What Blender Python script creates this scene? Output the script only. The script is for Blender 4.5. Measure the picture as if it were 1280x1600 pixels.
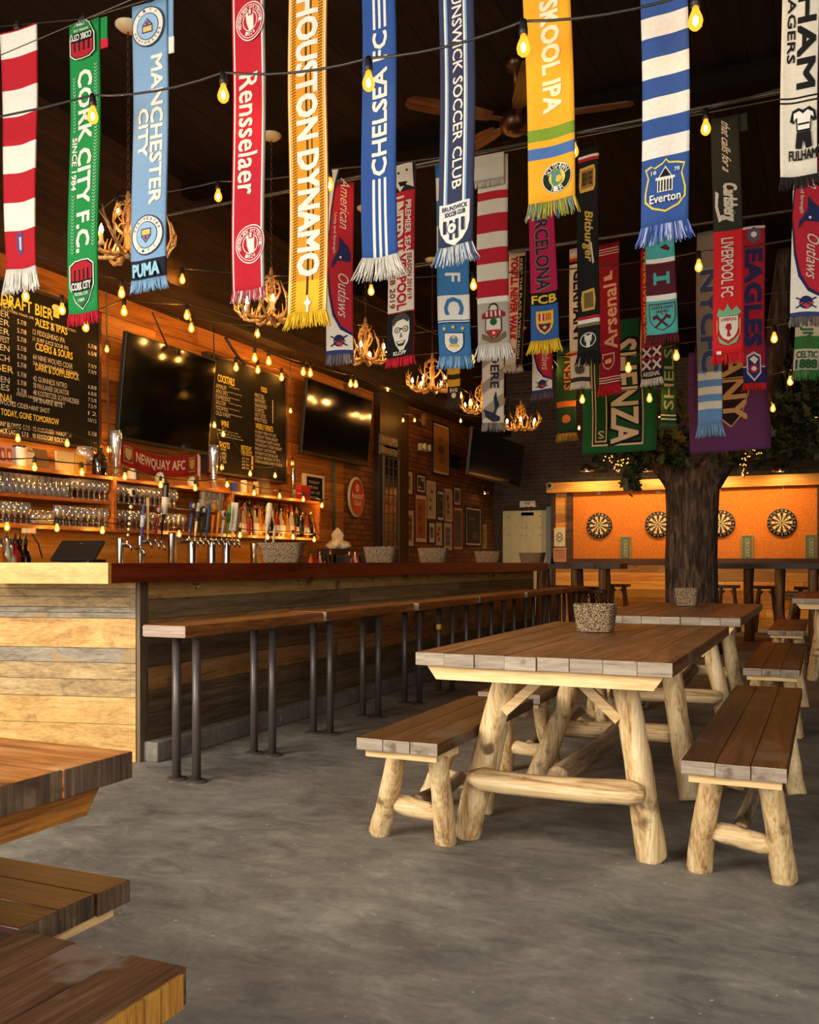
import bpy, bmesh, math, random
from math import sin, cos, pi, radians, sqrt, atan2
from mathutils import Vector, Matrix, noise
random.seed(11)
R = random.Random(5)
for o in list(bpy.data.objects): bpy.data.objects.remove(o)
SC = bpy.context.scene
COL = SC.collection

# ------------------------------------------------------------------ camera
# the room's axes are the world axes: x to the right along the back wall, y into the depth, z up
YAW = radians(24.15); F = 1450.0; H = 1.07
ca, sa = cos(YAW), sin(YAW)
cd = bpy.data.cameras.new('camera'); cam = bpy.data.objects.new('camera', cd); COL.objects.link(cam)
cam.location = (0, 0, H); cam.rotation_euler = (pi/2, 0, YAW)
cd.sensor_fit = 'VERTICAL'; cd.sensor_height = 24; cd.lens = 24*F/1600; cd.shift_y = 79/1600
cd.clip_start = 0.05; cd.clip_end = 200
SC.camera = cam

# ------------------------------------------------------------------ light and exposure
SC.view_settings.view_transform = 'Standard'; SC.view_settings.look = 'None'
SC.view_settings.exposure = 0.0; SC.view_settings.gamma = 1.0; SC.view_settings.use_curve_mapping = False
SC.cycles.use_denoising = True
SC.cycles.max_bounces = 5; SC.cycles.diffuse_bounces = 3; SC.cycles.glossy_bounces = 2
SC.cycles.transmission_bounces = 2; SC.cycles.transparent_max_bounces = 12
SC.cycles.caustics_reflective = False; SC.cycles.caustics_refractive = False
SC.cycles.sample_clamp_indirect = 4; SC.cycles.sample_clamp_direct = 0
w = bpy.data.worlds.new('world'); SC.world = w; w.use_nodes = True
bg = w.node_tree.nodes['Background']; bg.inputs[0].default_value = (0.80, 0.88, 1.0, 1); bg.inputs[1].default_value = 0.6
BULB_STRENGTH = 960.0
def area(name, loc, target, sx, sy, power, color):
    l = bpy.data.lights.new(name, 'AREA'); l.shape = 'RECTANGLE'; l.size = sx; l.size_y = sy; l.energy = power; l.color = color
    o = bpy.data.objects.new(name, l); COL.objects.link(o); o.location = loc
    o.rotation_euler = (Vector(target)-Vector(loc)).to_track_quat('-Z', 'Y').to_euler()
    return o
area('daylight_street_opening', (-4.5, -1.7, 2.3), (-1.9, 4.6, 1.1), 3.4, 3.0, 590, (1.0, 0.92, 0.77))
area('bar_front_fill', (2.0, -1.8, 2.2), (-2.6, 6.0, 1.0), 2.6, 2.2, 210, (1.0, 0.92, 0.78))  # added fill light, placed to brighten the bar front and other right-facing sides

# ------------------------------------------------------------------ picture measurements turned into room positions
def _d(px, py, t):
    u = (px-640)/F; v = (879-py)/F
    return Vector((t*(u*ca-sa), t*(u*sa+ca), H+v*t))
def onz(px, py, z=0.0): return _d(px, py, (z-H)/((879-py)/F))
def onx(px, py, x): return _d(px, py, x/((px-640)/F*ca-sa))
def ony(px, py, y): return _d(px, py, y/((px-640)/F*sa+ca))

# ------------------------------------------------------------------ object helpers
def tag(o, label=None, cat=None, group=None, kind=None):
    if label: o['label'] = label
    if cat: o['category'] = cat
    if group: o['group'] = group
    if kind: o['kind'] = kind
    return o
def thing(name, loc, label, cat, group=None, rz=0.0):
    o = bpy.data.objects.new(name, None); COL.objects.link(o); o.empty_display_size = 0.1
    o.location = loc; o.rotation_euler = (0, 0, rz)
    return tag(o, label, cat, group)
def copy_tree(o, parent=None, loc=None, label=None, group=None, rz=None):
    c = o.copy(); COL.objects.link(c); c.parent = parent
    if loc is not None: c.location = loc
    if rz is not None: c.rotation_euler = (0, 0, rz)
    if label: c['label'] = label
    if group: c['group'] = group
    for ch in o.children: copy_tree(ch, c)
    return c

class MB:
    def __init__(s): s.v = []; s.f = []; s.m = []; s.sm = []
    def add(s, vs, fs, m=0, smooth=False):
        b = len(s.v); s.v += [tuple(v) for v in vs]
        for f in fs: s.f.append([b+i for i in f]); s.m.append(m); s.sm.append(smooth)
    def box(s, c, d, m=0, rz=0, rot=None, ends=None, bev=0.0):
        """box centred at c of full size d; ends=(axis, material) gives the two faces of that axis their own material"""
        hx, hy, hz = d[0]/2, d[1]/2, d[2]/2
        if bev > 0:
            bm = bmesh.new(); bmesh.ops.create_cube(bm, size=1)
            for v in bm.verts: v.co = Vector((v.co.x*d[0], v.co.y*d[1], v.co.z*d[2]))
            bmesh.ops.bevel(bm, geom=list(bm.edges), offset=bev, segments=2, affect='EDGES', profile=0.6)
            bm.normal_update()
            M = rot if rot is not None else Matrix.Rotation(rz, 3, 'Z')
            C = Vector(c); b = len(s.v)
            bm.verts.index_update()
            s.v += [tuple(C+M@v.co) for v in bm.verts]
            for f in bm.faces:
                mm = m
                if ends and abs(f.normal[ends[0]]) > .8: mm = ends[1]
                s.f.append([b+v.index for v in f.verts]); s.m.append(mm); s.sm.append(False)
            bm.free(); return
        vs = [Vector((x, y, z)) for z in (-hz, hz) for y in (-hy, hy) for x in (-hx, hx)]
        M = rot if rot is not None else Matrix.Rotation(rz, 3, 'Z')
        vs = [Vector(c)+M@v for v in vs]
        fs = [(0, 2, 3, 1), (4, 5, 7, 6), (0, 1, 5, 4), (2, 6, 7, 3), (0, 4, 6, 2), (1, 3, 7, 5)]
        b = len(s.v); s.v += [tuple(v) for v in vs]
        for k, f in enumerate(fs):
            ax = (2, 2, 1, 1, 0, 0)[k]
            s.f.append([b+i for i in f]); s.m.append(ends[1] if ends and ends[0] == ax else m); s.sm.append(False)
    def b2(s, a, b, m=0, **k):
        s.box(((a[0]+b[0])/2, (a[1]+b[1])/2, (a[2]+b[2])/2), (abs(a[0]-b[0]), abs(a[1]-b[1]), abs(a[2]-b[2])), m, **k)
    def tube(s, pts, r, n=10, m=0, cap=True, smooth=True, jit=0.0, capm=None, seed=0):
        pts = [Vector(p) for p in pts]; k = len(pts)
        rs = r if isinstance(r, (list, tuple)) else [r]*k
        T = []
        for i in range(k):
            a = pts[max(i-1, 0)]; b = pts[min(i+1, k-1)]; T.append((b-a).normalized())
        up = Vector((0, 0, 1)) if abs(T[0].z) < .9 else Vector((1, 0, 0))
        nx = T[0].cross(up).normalized(); vs = []
        for i in range(k):
            nx = (nx-T[i]*nx.dot(T[i])).normalized(); ny = T[i].cross(nx)
            for j in range(n):
                a = 2*pi*j/n; q = rs[i]
                if jit: q *= 1+jit*noise.noise(Vector((cos(a)*1.4+seed, sin(a)*1.4, i*.55+seed*3)))
                vs.append(pts[i]+(nx*cos(a)+ny*sin(a))*q)
        fs = [(i*n+j, i*n+(j+1) % n, (i+1)*n+(j+1) % n, (i+1)*n+j) for i in range(k-1) for j in range(n)]
        s.add(vs, fs, m, smooth)
        if cap:
            b = len(s.v)-len(vs)
            s.f.append([b+j for j in range(n)][::-1]); s.m.append(m if capm is None else capm); s.sm.append(False)
            s.f.append([b+(k-1)*n+j for j in range(n)]); s.m.append(m if capm is None else capm); s.sm.append(False)
    def log(s, a, b, r0, r1, m=0, n=14, rings=8, jit=.16, bow=.012, seed=0, round_end=.25, taper=False, capm=None):
        """a peeled log from a to b: slightly bowed, knobbly, its ends rounded over"""
        a, b = Vector(a), Vector(b); L = (b-a).length; d = (b-a)/L
        side = d.cross(Vector((0.3, 1, 0.2))).normalized(); pts = []; rs = []
        e = .55 if taper else .82; cutl = (r0*(1.3 if taper else .35))/L
        fr = [0, cutl*.5, cutl]+[cutl+(1-2*cutl)*i/rings for i in range(1, rings)]+[1-cutl, 1-cutl*.5, 1]
        for f in fr:
            r = r0+(r1-r0)*f
            if f in (0, 1): r *= e
            elif f == cutl*.5 or f == 1-cutl*.5: r *= (e+1)/2+.05
            pts.append(a+d*L*f+side*bow*sin(pi*f+seed)); rs.append(r)
        s.tube(pts, rs, n, m, True, True, jit, capm, seed)
    def lathe(s, prof, c=(0, 0, 0), n=16, m=0, smooth=True, axis='Z', mfun=None):
        c = Vector(c); k = len(prof); vs = []
        for (r, z) in prof:
            for j in range(n):
                a = 2*pi*j/n; p = Vector((r*cos(a), r*sin(a), z))
                if axis == 'X': p = Vector((z, r*cos(a), r*sin(a)))
                if axis == 'Y': p = Vector((r*cos(a), z, r*sin(a)))
                vs.append(c+p)
        b = len(s.v); s.v += [tuple(v) for v in vs]
        for i in range(k-1):
            for j in range(n):
                s.f.append([b+i*n+j, b+i*n+(j+1) % n, b+(i+1)*n+(j+1) % n, b+(i+1)*n+j]); s.m.append(mfun(i) if mfun else m); s.sm.append(smooth)
    def prism(s, poly, z0, z1, m=0, side=None, mside=None):
        n = len(poly); b = len(s.v)
        s.v += [(x, y, z0) for x, y in poly]+[(x, y, z1) for x, y in poly]
        s.f.append([b+i for i in range(n)][::-1]); s.m.append(m); s.sm.append(False)
        s.f.append([b+n+i for i in range(n)]); s.m.append(m); s.sm.append(False)
        for i in range(n):
            j = (i+1) % n
            s.f.append([b+i, b+j, b+n+j, b+n+i]); s.m.append(mside(i) if mside else (side if side is not None else m)); s.sm.append(False)
    def ico(s, c, r, m=0, sc=(1, 1, 1), sub=1, smooth=True):
        bm = bmesh.new(); bmesh.ops.create_icosphere(bm, subdivisions=sub, radius=r); bm.verts.index_update()
        s.add([Vector(c)+Vector((v.co.x*sc[0], v.co.y*sc[1], v.co.z*sc[2])) for v in bm.verts], [[v.index for v in f.verts] for f in bm.faces], m, smooth); bm.free()
    def torus(s, c, R_, r, n=16, k=6, m=0, M=None, sc=(1, 1)):
        vs = []
        for i in range(n):
            a = 2*pi*i/n
            for j in range(k):
                b = 2*pi*j/k; p = Vector(((R_+r*cos(b))*cos(a)*sc[0], (R_+r*cos(b))*sin(a)*sc[1], r*sin(b)))
                vs.append(Vector(c)+(M@p if M else p))
        s.add(vs, [(i*k+j, ((i+1) % n)*k+j, ((i+1) % n)*k+(j+1) % k, i*k+(j+1) % k) for i in range(n) for j in range(k)], m, True)
    def build(s, name, mats, parent=None, loc=None):
        me = bpy.data.meshes.new(name); me.from_pydata(s.v, [], s.f)
        for x in (mats if isinstance(mats, (list, tuple)) else [mats]): me.materials.append(x)
        me.polygons.foreach_set('material_index', s.m); me.polygons.foreach_set('use_smooth', s.sm); me.update()
        o = bpy.data.objects.new(name, me); COL.objects.link(o)
        if parent: o.parent = parent
        if loc is not None: o.location = loc
        return o

# ------------------------------------------------------------------ materials
def lin(c):
    if isinstance(c, str): c = tuple(int(c[i:i+2], 16) for i in (0, 2, 4))
    return tuple((x/255/12.92 if x/255 <= .04045 else ((x/255+.055)/1.055)**2.4) for x in c)+(1,)
_M = {}
def newmat(name):
    m = bpy.data.materials.new(name); m.use_nodes = True
    return m, m.node_tree.nodes, m.node_tree.links, m.node_tree.nodes['Principled BSDF']
def ramp(N, stops, interp='LINEAR'):
    r = N.new('ShaderNodeValToRGB'); r.color_ramp.interpolation = interp; e = r.color_ramp.elements
    while len(e) < len(stops): e.new(.5)
    for i, (p, c) in enumerate(stops): e[i].position = p; e[i].color = c if len(c) == 4 else lin(c)
    return r
def plain(name, c, rough=.6, metal=0.0, spec=.5):
    if name in _M: return _M[name]
    m, N, L, B = newmat(name); B.inputs['Base Color'].default_value = lin(c); B.inputs['Roughness'].default_value = rough
    B.inputs['Metallic'].default_value = metal; B.inputs['Specular IOR Level'].default_value = spec
    t = N.new('ShaderNodeTexCoord'); n = N.new('ShaderNodeTexNoise'); n.inputs['Scale'].default_value = 14
    L.new(t.outputs['Object'], n.inputs['Vector'])
    mp = N.new('ShaderNodeMapRange'); mp.inputs[3].default_value = .84; mp.inputs[4].default_value = 1.12
    L.new(n.outputs['Fac'], mp.inputs[0])
    mx = N.new('ShaderNodeVectorMath'); mx.operation = 'SCALE'; mx.inputs[0].default_value = lin(c)[:3]
    L.new(mp.outputs[0], mx.inputs['Scale']); L.new(mx.outputs[0], B.inputs['Base Color'])
    _M[name] = m; return m
def wood(name, cols, axis='y', scale=1.0, rough=.55, contrast=1.0, island=.35, bump=.25, patches=None, spec=.4):
    """grained wood: noise stretched along axis; each plank (island) has its own tone; patches adds blotches of wear"""
    if name in _M: return _M[name]
    m, N, L, B = newmat(name)
    t = N.new('ShaderNodeTexCoord'); mp = N.new('ShaderNodeMapping')
    sc = {'x': (.55, 9, 9), 'y': (9, .55, 9), 'z': (9, 9, .55)}[axis]
    mp.inputs['Scale'].default_value = [x*scale for x in sc]
    g = N.new('ShaderNodeNewGeometry')
    off = N.new('ShaderNodeVectorMath'); off.operation = 'SCALE'; off.inputs[0].default_value = (7, 13, 5)
    L.new(g.outputs['Random Per Island'], off.inputs['Scale'])
    ad = N.new('ShaderNodeVectorMath'); ad.operation = 'ADD'
    L.new(t.outputs['Object'], ad.inputs[0]); L.new(off.outputs[0], ad.inputs[1]); L.new(ad.outputs[0], mp.inputs['Vector'])
    n1 = N.new('ShaderNodeTexNoise'); n1.inputs['Scale'].default_value = 1.6; n1.inputs['Detail'].default_value = 9; n1.inputs['Roughness'].default_value = .70; n1.inputs['Distortion'].default_value = 1.1
    n2 = N.new('ShaderNodeTexNoise'); n2.inputs['Scale'].default_value = 16; n2.inputs['Detail'].default_value = 5
    L.new(mp.outputs[0], n1.inputs['Vector']); L.new(mp.outputs[0], n2.inputs['Vector'])
    md = N.new('ShaderNodeMath'); md.operation = 'MULTIPLY_ADD'; md.inputs[1].default_value = .42
    L.new(n2.outputs['Fac'], md.inputs[0]); L.new(n1.outputs['Fac'], md.inputs[2])
    k = len(cols); r = ramp(N, [(.71+(i/(k-1)-.5)*.36/contrast, c) for i, c in enumerate(cols)])
    L.new(md.outputs[0], r.inputs[0]); out = r.outputs[0]
    if patches:
        n3 = N.new('ShaderNodeTexNoise'); n3.inputs['Scale'].default_value = patches[2]; n3.inputs['Detail'].default_value = 6
        L.new(ad.outputs[0], n3.inputs['Vector'])
        r3 = ramp(N, [(patches[1], (0, 0, 0, 1)), (patches[1]+.09, (1, 1, 1, 1))]); L.new(n3.outputs['Fac'], r3.inputs[0])
        mm = N.new('ShaderNodeMix'); mm.data_type = 'RGBA'; L.new(r3.outputs[0], mm.inputs[0]); L.new(out, mm.inputs[6]); mm.inputs[7].default_value = lin(patches[0])
        out = mm.outputs[2]
    mr = N.new('ShaderNodeMapRange'); mr.inputs[3].default_value = 1-island; mr.inputs[4].default_value = 1+island*.6
    L.new(g.outputs['Random Per Island'], mr.inputs[0])
    vm = N.new('ShaderNodeVectorMath'); vm.operation = 'SCALE'; L.new(out, vm.inputs[0]); L.new(mr.outputs[0], vm.inputs['Scale'])
    L.new(vm.outputs[0], B.inputs['Base Color'])
    B.inputs['Roughness'].default_value = rough; B.inputs['Specular IOR Level'].default_value = spec
    if bump:
        bp = N.new('ShaderNodeBump'); bp.inputs['Strength'].default_value = bump; bp.inputs['Distance'].default_value = .006
        L.new(md.outputs[0], bp.inputs['Height']); L.new(bp.outputs[0], B.inputs['Normal'])
    _M[name] = m; return m
def emit(name, c, s):
    if name in _M: return _M[name]
    m, N, L, B = newmat(name); N.remove(B); e = N.new('ShaderNodeEmission'); e.inputs[0].default_value = c if len(c) == 4 else tuple(c)+(1,); e.inputs[1].default_value = s
    L.new(e.outputs[0], N['Material Output'].inputs[0]); _M[name] = m; return m
def glassy(name, tint=(1, 1, 1), gloss=.16, refl=(1, 1, 1), haze=0):
    """clear thin glass: see-through with a sharp sheen that grows towards the rim"""
    if name in _M: return _M[name]
    m, N, L, B = newmat(name); N.remove(B)
    tr = N.new('ShaderNodeBsdfTransparent'); tr.inputs[0].default_value = tuple(tint)+(1,)
    gl = N.new('ShaderNodeBsdfGlossy'); gl.inputs['Roughness'].default_value = .06; gl.inputs[0].default_value = tuple(refl)+(1,)
    lw = N.new('ShaderNodeLayerWeight'); lw.inputs[0].default_value = .45
    mr = N.new('ShaderNodeMapRange'); mr.inputs[3].default_value = gloss; mr.inputs[4].default_value = .85; L.new(lw.outputs['Facing'], mr.inputs[0])
    mx = N.new('ShaderNodeMixShader'); L.new(mr.outputs[0], mx.inputs[0]); L.new(gl.outputs[0], mx.inputs[2])
    if haze:
        df = N.new('ShaderNodeBsdfDiffuse'); df.inputs[0].default_value = (.8, .8, .78, 1); m2 = N.new('ShaderNodeMixShader'); m2.inputs[0].default_value = haze
        L.new(tr.outputs[0], m2.inputs[1]); L.new(df.outputs[0], m2.inputs[2]); L.new(m2.outputs[0], mx.inputs[1])
    else: L.new(tr.outputs[0], mx.inputs[1])
    L.new(mx.outputs[0], N['Material Output'].inputs[0]); _M[name] = m; return m
def fab(c):
    k = 'knit_'+(c if isinstance(c, str) else '%02x%02x%02x' % c)
    if k in _M: return _M[k]
    m, N, L, B = newmat(k); B.inputs['Roughness'].default_value = .92; B.inputs['Specular IOR Level'].default_value = .15
    t = N.new('ShaderNodeTexCoord'); n = N.new('ShaderNodeTexNoise'); n.inputs['Scale'].default_value = 70; n.inputs['Detail'].default_value = 2
    L.new(t.outputs['Object'], n.inputs['Vector'])
    mp = N.new('ShaderNodeMapRange'); mp.inputs[3].default_value = .82; mp.inputs[4].default_value = 1.1; L.new(n.outputs['Fac'], mp.inputs[0])
    v = N.new('ShaderNodeVectorMath'); v.operation = 'SCALE'; q = lin(c)[:3]; g = sum(q)/3; v.inputs[0].default_value = tuple(.75*(x*.95+g*.05)+.002 for x in q); L.new(mp.outputs[0], v.inputs['Scale']); L.new(v.outputs[0], B.inputs['Base Color'])
    _M[k] = m; return m
def brick(name, c1, c2, mortar, axes='yz', bw=.22, bh=.072, rough=.7):
    if name in _M: return _M[name]
    m, N, L, B = newmat(name)
    t = N.new('ShaderNodeTexCoord'); sp = N.new('ShaderNodeSeparateXYZ'); cb = N.new('ShaderNodeCombineXYZ'); L.new(t.outputs['Object'], sp.inputs[0])
    L.new(sp.outputs['Y' if axes[0] == 'y' else 'X'], cb.inputs[0]); L.new(sp.outputs['Z'], cb.inputs[1])
    b = N.new('ShaderNodeTexBrick'); L.new(cb.outputs[0], b.inputs['Vector'])
    b.inputs['Color1'].default_value = lin(c1); b.inputs['Color2'].default_value = lin(c2); b.inputs['Mortar'].default_value = lin(mortar)
    b.inputs['Scale'].default_value = 1; b.inputs['Brick Width'].default_value = bw; b.inputs['Row Height'].default_value = bh; b.inputs['Mortar Size'].default_value = .006
    n = N.new('ShaderNodeTexNoise'); n.inputs['Scale'].default_value = 5; n.inputs['Detail'].default_value = 6; L.new(t.outputs['Object'], n.inputs['Vector'])
    mr = N.new('ShaderNodeMapRange'); mr.inputs[3].default_value = .5; mr.inputs[4].default_value = 1.4; L.new(n.outputs['Fac'], mr.inputs[0])
    v = N.new('ShaderNodeVectorMath'); v.operation = 'SCALE'; L.new(b.outputs['Color'], v.inputs[0]); L.new(mr.outputs[0], v.inputs['Scale']); L.new(v.outputs[0], B.inputs['Base Color'])
    bp = N.new('ShaderNodeBump'); bp.inputs['Strength'].default_value = .8; bp.inputs['Distance'].default_value = .01; bp.invert = True
    L.new(b.outputs['Fac'], bp.inputs['Height']); L.new(bp.outputs[0], B.inputs['Normal']); B.inputs['Roughness'].default_value = rough
    _M[name] = m; return m
def concrete(name, cols, scale=1.0, rough=.72):
    if name in _M: return _M[name]
    m, N, L, B = newmat(name); t = N.new('ShaderNodeTexCoord')
    n1 = N.new('ShaderNodeTexNoise'); n1.inputs['Scale'].default_value = 1.3*scale; n1.inputs['Detail'].default_value = 9; n1.inputs['Roughness'].default_value = .62; n1.inputs['Distortion'].default_value = .5
    mp = N.new('ShaderNodeMapping'); mp.inputs['Rotation'].default_value = (0, 0, .55); mp.inputs['Scale'].default_value = (1.2, 2.2, 1)
    n2 = N.new('ShaderNodeTexNoise'); n2.inputs['Scale'].default_value = 3.4*scale; n2.inputs['Detail'].default_value = 10; n2.inputs['Roughness'].default_value = .7; n2.inputs['Distortion'].default_value = 1.2
    L.new(t.outputs['Object'], n1.inputs['Vector']); L.new(t.outputs['Object'], mp.inputs[0]); L.new(mp.outputs[0], n2.inputs['Vector'])
    a = N.new('ShaderNodeMath'); a.operation = 'MULTIPLY_ADD'; a.inputs[1].default_value = .55; L.new(n1.outputs['Fac'], a.inputs[0])
    b = N.new('ShaderNodeMath'); b.operation = 'MULTIPLY'; b.inputs[1].default_value = .45; L.new(n2.outputs['Fac'], b.inputs[0]); L.new(b.outputs[0], a.inputs[2])
    k = len(cols); r = ramp(N, [(.5+(i/(k-1)-.5)*.34, c) for i, c in enumerate(cols)]); L.new(a.outputs[0], r.inputs[0])
    n3 = N.new('ShaderNodeTexNoise'); n3.inputs['Scale'].default_value = 42; n3.inputs['Detail'].default_value = 3; L.new(t.outputs['Object'], n3.inputs['Vector'])
    r3 = ramp(N, [(.715, (0, 0, 0, 1)), (.73, (1, 1, 1, 1))]); L.new(n3.outputs['Fac'], r3.inputs[0])
    mr = N.new('ShaderNodeMapRange'); mr.inputs[3].default_value = .8; mr.inputs[4].default_value = 1.2; L.new(n3.outputs['Fac'], mr.inputs[0])
    v = N.new('ShaderNodeVectorMath'); v.operation = 'SCALE'; L.new(r.outputs[0], v.inputs[0]); L.new(mr.outputs[0], v.inputs['Scale'])
    mm = N.new('ShaderNodeMix'); mm.data_type = 'RGBA'; L.new(r3.outputs[0], mm.inputs[0]); L.new(v.outputs[0], mm.inputs[6]); mm.inputs[7].default_value = lin((190, 182, 165))
    L.new(mm.outputs[2], B.inputs['Base Color']); B.inputs['Roughness'].default_value = rough; B.inputs['Specular IOR Level'].default_value = .3
    bp = N.new('ShaderNodeBump'); bp.inputs['Strength'].default_value = .25; bp.inputs['Distance'].default_value = .01; L.new(a.outputs[0], bp.inputs['Height']); L.new(bp.outputs[0], B.inputs['Normal'])
    _M[name] = m; return m

W_TOP = wood('stained_plank_top', [(62, 34, 19), (118, 72, 43), (170, 118, 78)], 'y', 1.0, .42, island=.22, patches=((120, 96, 78), .585, 5), bump=.35)
W_TOPX = wood('stained_plank_top_crosswise', [(56, 28, 12), (110, 60, 28), (168, 110, 62)], 'x', 1.0, .35, island=.2, patches=((186, 138, 88), .61, 4), bump=.3)
W_END = wood('weathered_plank_end', [(112, 96, 80), (154, 138, 120), (178, 162, 142)], 'x', 2.6, .85, contrast=.7, island=.15, patches=((110, 92, 74), .62, 14))
W_BTOP = wood('bench_plank_top', [(40, 22, 14), (80, 44, 26), (112, 70, 46)], 'y', 1.0, .42, island=.2, patches=((98, 78, 66), .58, 5), bump=.3)
W_PALE = wood('pale_softwood_batten', [(196, 150, 96), (226, 188, 134), (238, 208, 160)], 'x', 1.0, .7, island=.1)
W_LOG = wood('peeled_log', [(158, 112, 62), (216, 182, 130), (240, 218, 176)], 'z', .9, .62, island=.12, patches=((122, 92, 60), .60, 9), bump=.6)
W_LOGH = wood('peeled_log_lying', [(150, 106, 62), (212, 178, 128), (238, 214, 170)], 'x', .9, .62, island=.12, patches=((116, 88, 58), .59, 9), bump=.5)
W_LOGY = wood('worn_log_stretcher', [(84, 66, 48), (136, 110, 82), (176, 148, 112)], 'y', .9, .7, island=.15, bump=.5)
W_LOGD = wood('dark_log', [(60, 36, 20), (116, 76, 42), (166, 120, 70)], 'z', .9, .6, island=.3, bump=.4)
W_LOGDX = wood('dark_slab', [(34, 20, 12), (64, 38, 20), (92, 60, 34)], 'x', .9, .55, island=.3, bump=.4)
STEEL = plain('dark_pipe_steel', (84, 74, 70), .42, .35)
BLACK = plain('black_plastic', (14, 13, 13), .5)
CHROME = plain('brushed_steel', (205, 200, 190), .22, 1.0)
BRASS = plain('antler_horn', (190, 146, 88), .5)
GLASS = glassy('clear_glass', haze=.16)  # haze mixes in diffuse white, standing in for daylight reflected by the glasses

# ================================================================== THE ROOM
XW, YB, ZC = -5.70, 16.60, 4.62      # bar wall, back wall, ceiling
def struct(name, mb, mats, **k): return tag(mb.build(name, mats, **k), kind='structure')
m = MB(); m.b2((-14, -9, -.3), (8, 18, 0), 0)
struct('floor', m, concrete('sealed_concrete', [(76, 70, 64), (108, 102, 94), (136, 129, 118), (166, 158, 145)]))
W_CEIL = wood('dark_ceiling_board', [(18, 10, 6), (26, 16, 10), (34, 22, 14)], 'y', .5, .9, island=.15, bump=.1, spec=.1)
m = MB()
for i in range(46):
    x = -5.9+i*.2
    m.b2((x, 1.0, ZC), (x+.197, 16.9, ZC+.06), 0)
m.b2((-5.9, 1.0, ZC+.06), (3.4, 16.9, ZC+.2), 0)
struct('ceiling', m, W_CEIL)
for i, y in enumerate((3.2, 7.0, 10.4, 14.0)):
    m = MB(); m.b2((-5.7, y, ZC-.14), (3.3, y+.16, ZC+.02), 0); struct('trim_%d' % (i+1), m, wood('dark_beam', [(12, 7, 4), (18, 11, 7), (24, 15, 10)], 'x', .5, .95, spec=.05))
# bar wall: stained boards up to y 10.9, brick beyond, a dark soffit above
W_WALL = wood('amber_board_wall', [(120, 66, 22), (172, 104, 40), (200, 134, 60)], 'y', .55, .5, island=.3)
m = MB()
zz = 0.0; i = 0
while zz < 3.55:
    hgt = min(.19, 3.56-zz); yy = 2.4-R.random()*1.5 if False else 2.4
    while yy < 10.62:
        ln = min(1.4+R.random()*1.4, 10.62-yy)
        if 10.62-(yy+ln) < .5: ln = 10.62-yy
        m.b2((XW-.12, yy+.002, zz+.002), (XW, yy+ln-.002, zz+hgt-.003), 0); yy += ln
    zz += hgt
m.b2((XW-.3, 2.4, 0), (XW-.12, 10.62, ZC), 0)
struct('wall_left', m, W_WALL)
m = MB(); m.b2((XW-.3, 10.62, 0), (XW, 16.9, 3.56), 0)
struct('wall_left_far', m, brick('brown_painted_brick', (148, 88, 40), (112, 64, 30), (60, 34, 18), 'yz'))
m = MB(); m.b2((XW-.3, 2.4, 3.56), (XW+.24, 16.7, ZC), 0); m.b2((XW-.3, 2.4, 3.42), (XW+.34, 16.7, 3.58), 0)
struct('trim_5', m, wood('soffit_board', [(30, 18, 10), (52, 32, 17), (72, 46, 24)], 'y', .5, .7))
m = MB(); m.b2((XW-.3, YB, 0), (3.4, YB+.3, ZC), 0)
struct('wall_back', m, brick('dark_back_brick', (74, 52, 36), (50, 34, 24), (96, 82, 66), 'xz'))
m = MB(); m.b2((3.2, 1.0, 0), (3.5, 16.9, ZC), 0)
struct('wall_right', m, wood('dark_side_wall', [(20, 13, 9), (34, 22, 14), (46, 31, 20)], 'y', .5, .8))
m = MB(); m.b2((-5.9, .85, 3.95), (3.4, 1.05, ZC+.2), 0)
struct('wall_front_header', m, W_CEIL)

# pilaster with a tall leaded window
yp0 = onx(584, 700, XW).y; yp1 = onx(629, 700, XW).y
W_DK = wood('dark_pilaster_paint', [(30, 17, 9), (48, 28, 15), (60, 37, 20)], 'z', .6, .6)
m = MB(); m.b2((XW-.02, yp0, 0), (XW+.10, yp1, 3.45), 0); struct('trim_6', m, W_DK)

# ---------------------------------------------------------------- bar
PINE = wood('yellow_pine_board', [(160, 114, 56), (196, 152, 84), (214, 174, 106)], 'x', .8, .6, island=.12, patches=((150, 106, 58), .66, 5))
GREYW = wood('grey_weathered_board', [(104, 92, 78), (144, 130, 110), (170, 156, 134)], 'x', .8, .7, island=.12, patches=((168, 134, 88), .60, 4))
TANW = wood('tan_weathered_board', [(116, 92, 60), (164, 134, 90), (190, 160, 112)], 'x', .8, .7, island=.12, patches=((92, 74, 54), .62, 4))
f1 = wood('front_board_tan', [(150, 108, 54), (190, 144, 80), (208, 166, 104)], 'y', .8, .6, island=.15, patches=((96, 72, 46), .62, 5))
f2 = wood('front_board_grey', [(84, 66, 46), (126, 102, 70), (152, 124, 88)], 'y', .8, .7, island=.2, patches=((120, 92, 58), .60, 3))
f3 = wood('front_board_brown', [(98, 66, 36), (146, 102, 58), (172, 126, 76)], 'y', .8, .65, island=.2, patches=((66, 54, 42), .58, 3))
f4 = wood('front_board_dark', [(62, 48, 34), (96, 76, 54), (124, 100, 72)], 'y', .8, .7, island=.2)
bar = thing('bar_counter', (-3.376, 3.955, 0), 'long bar counter clad in reclaimed boards of mixed grey, tan and yellow', 'bar counter')
LB = 7.35
m = MB(); m.prism([(0.0, 0), (0, LB), (-.72, LB), (-.92, -.23)], 0, .97, 0); m.build('carcass', W_DK, bar)
hs = [(0, .11, 3), (.11, .25, 3), (.25, .37, 3), (.37, .50, 2), (.50, .66, 2), (.66, .76, 1), (.76, .87, 1), (.87, .967, 0)]
m = MB()
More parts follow.
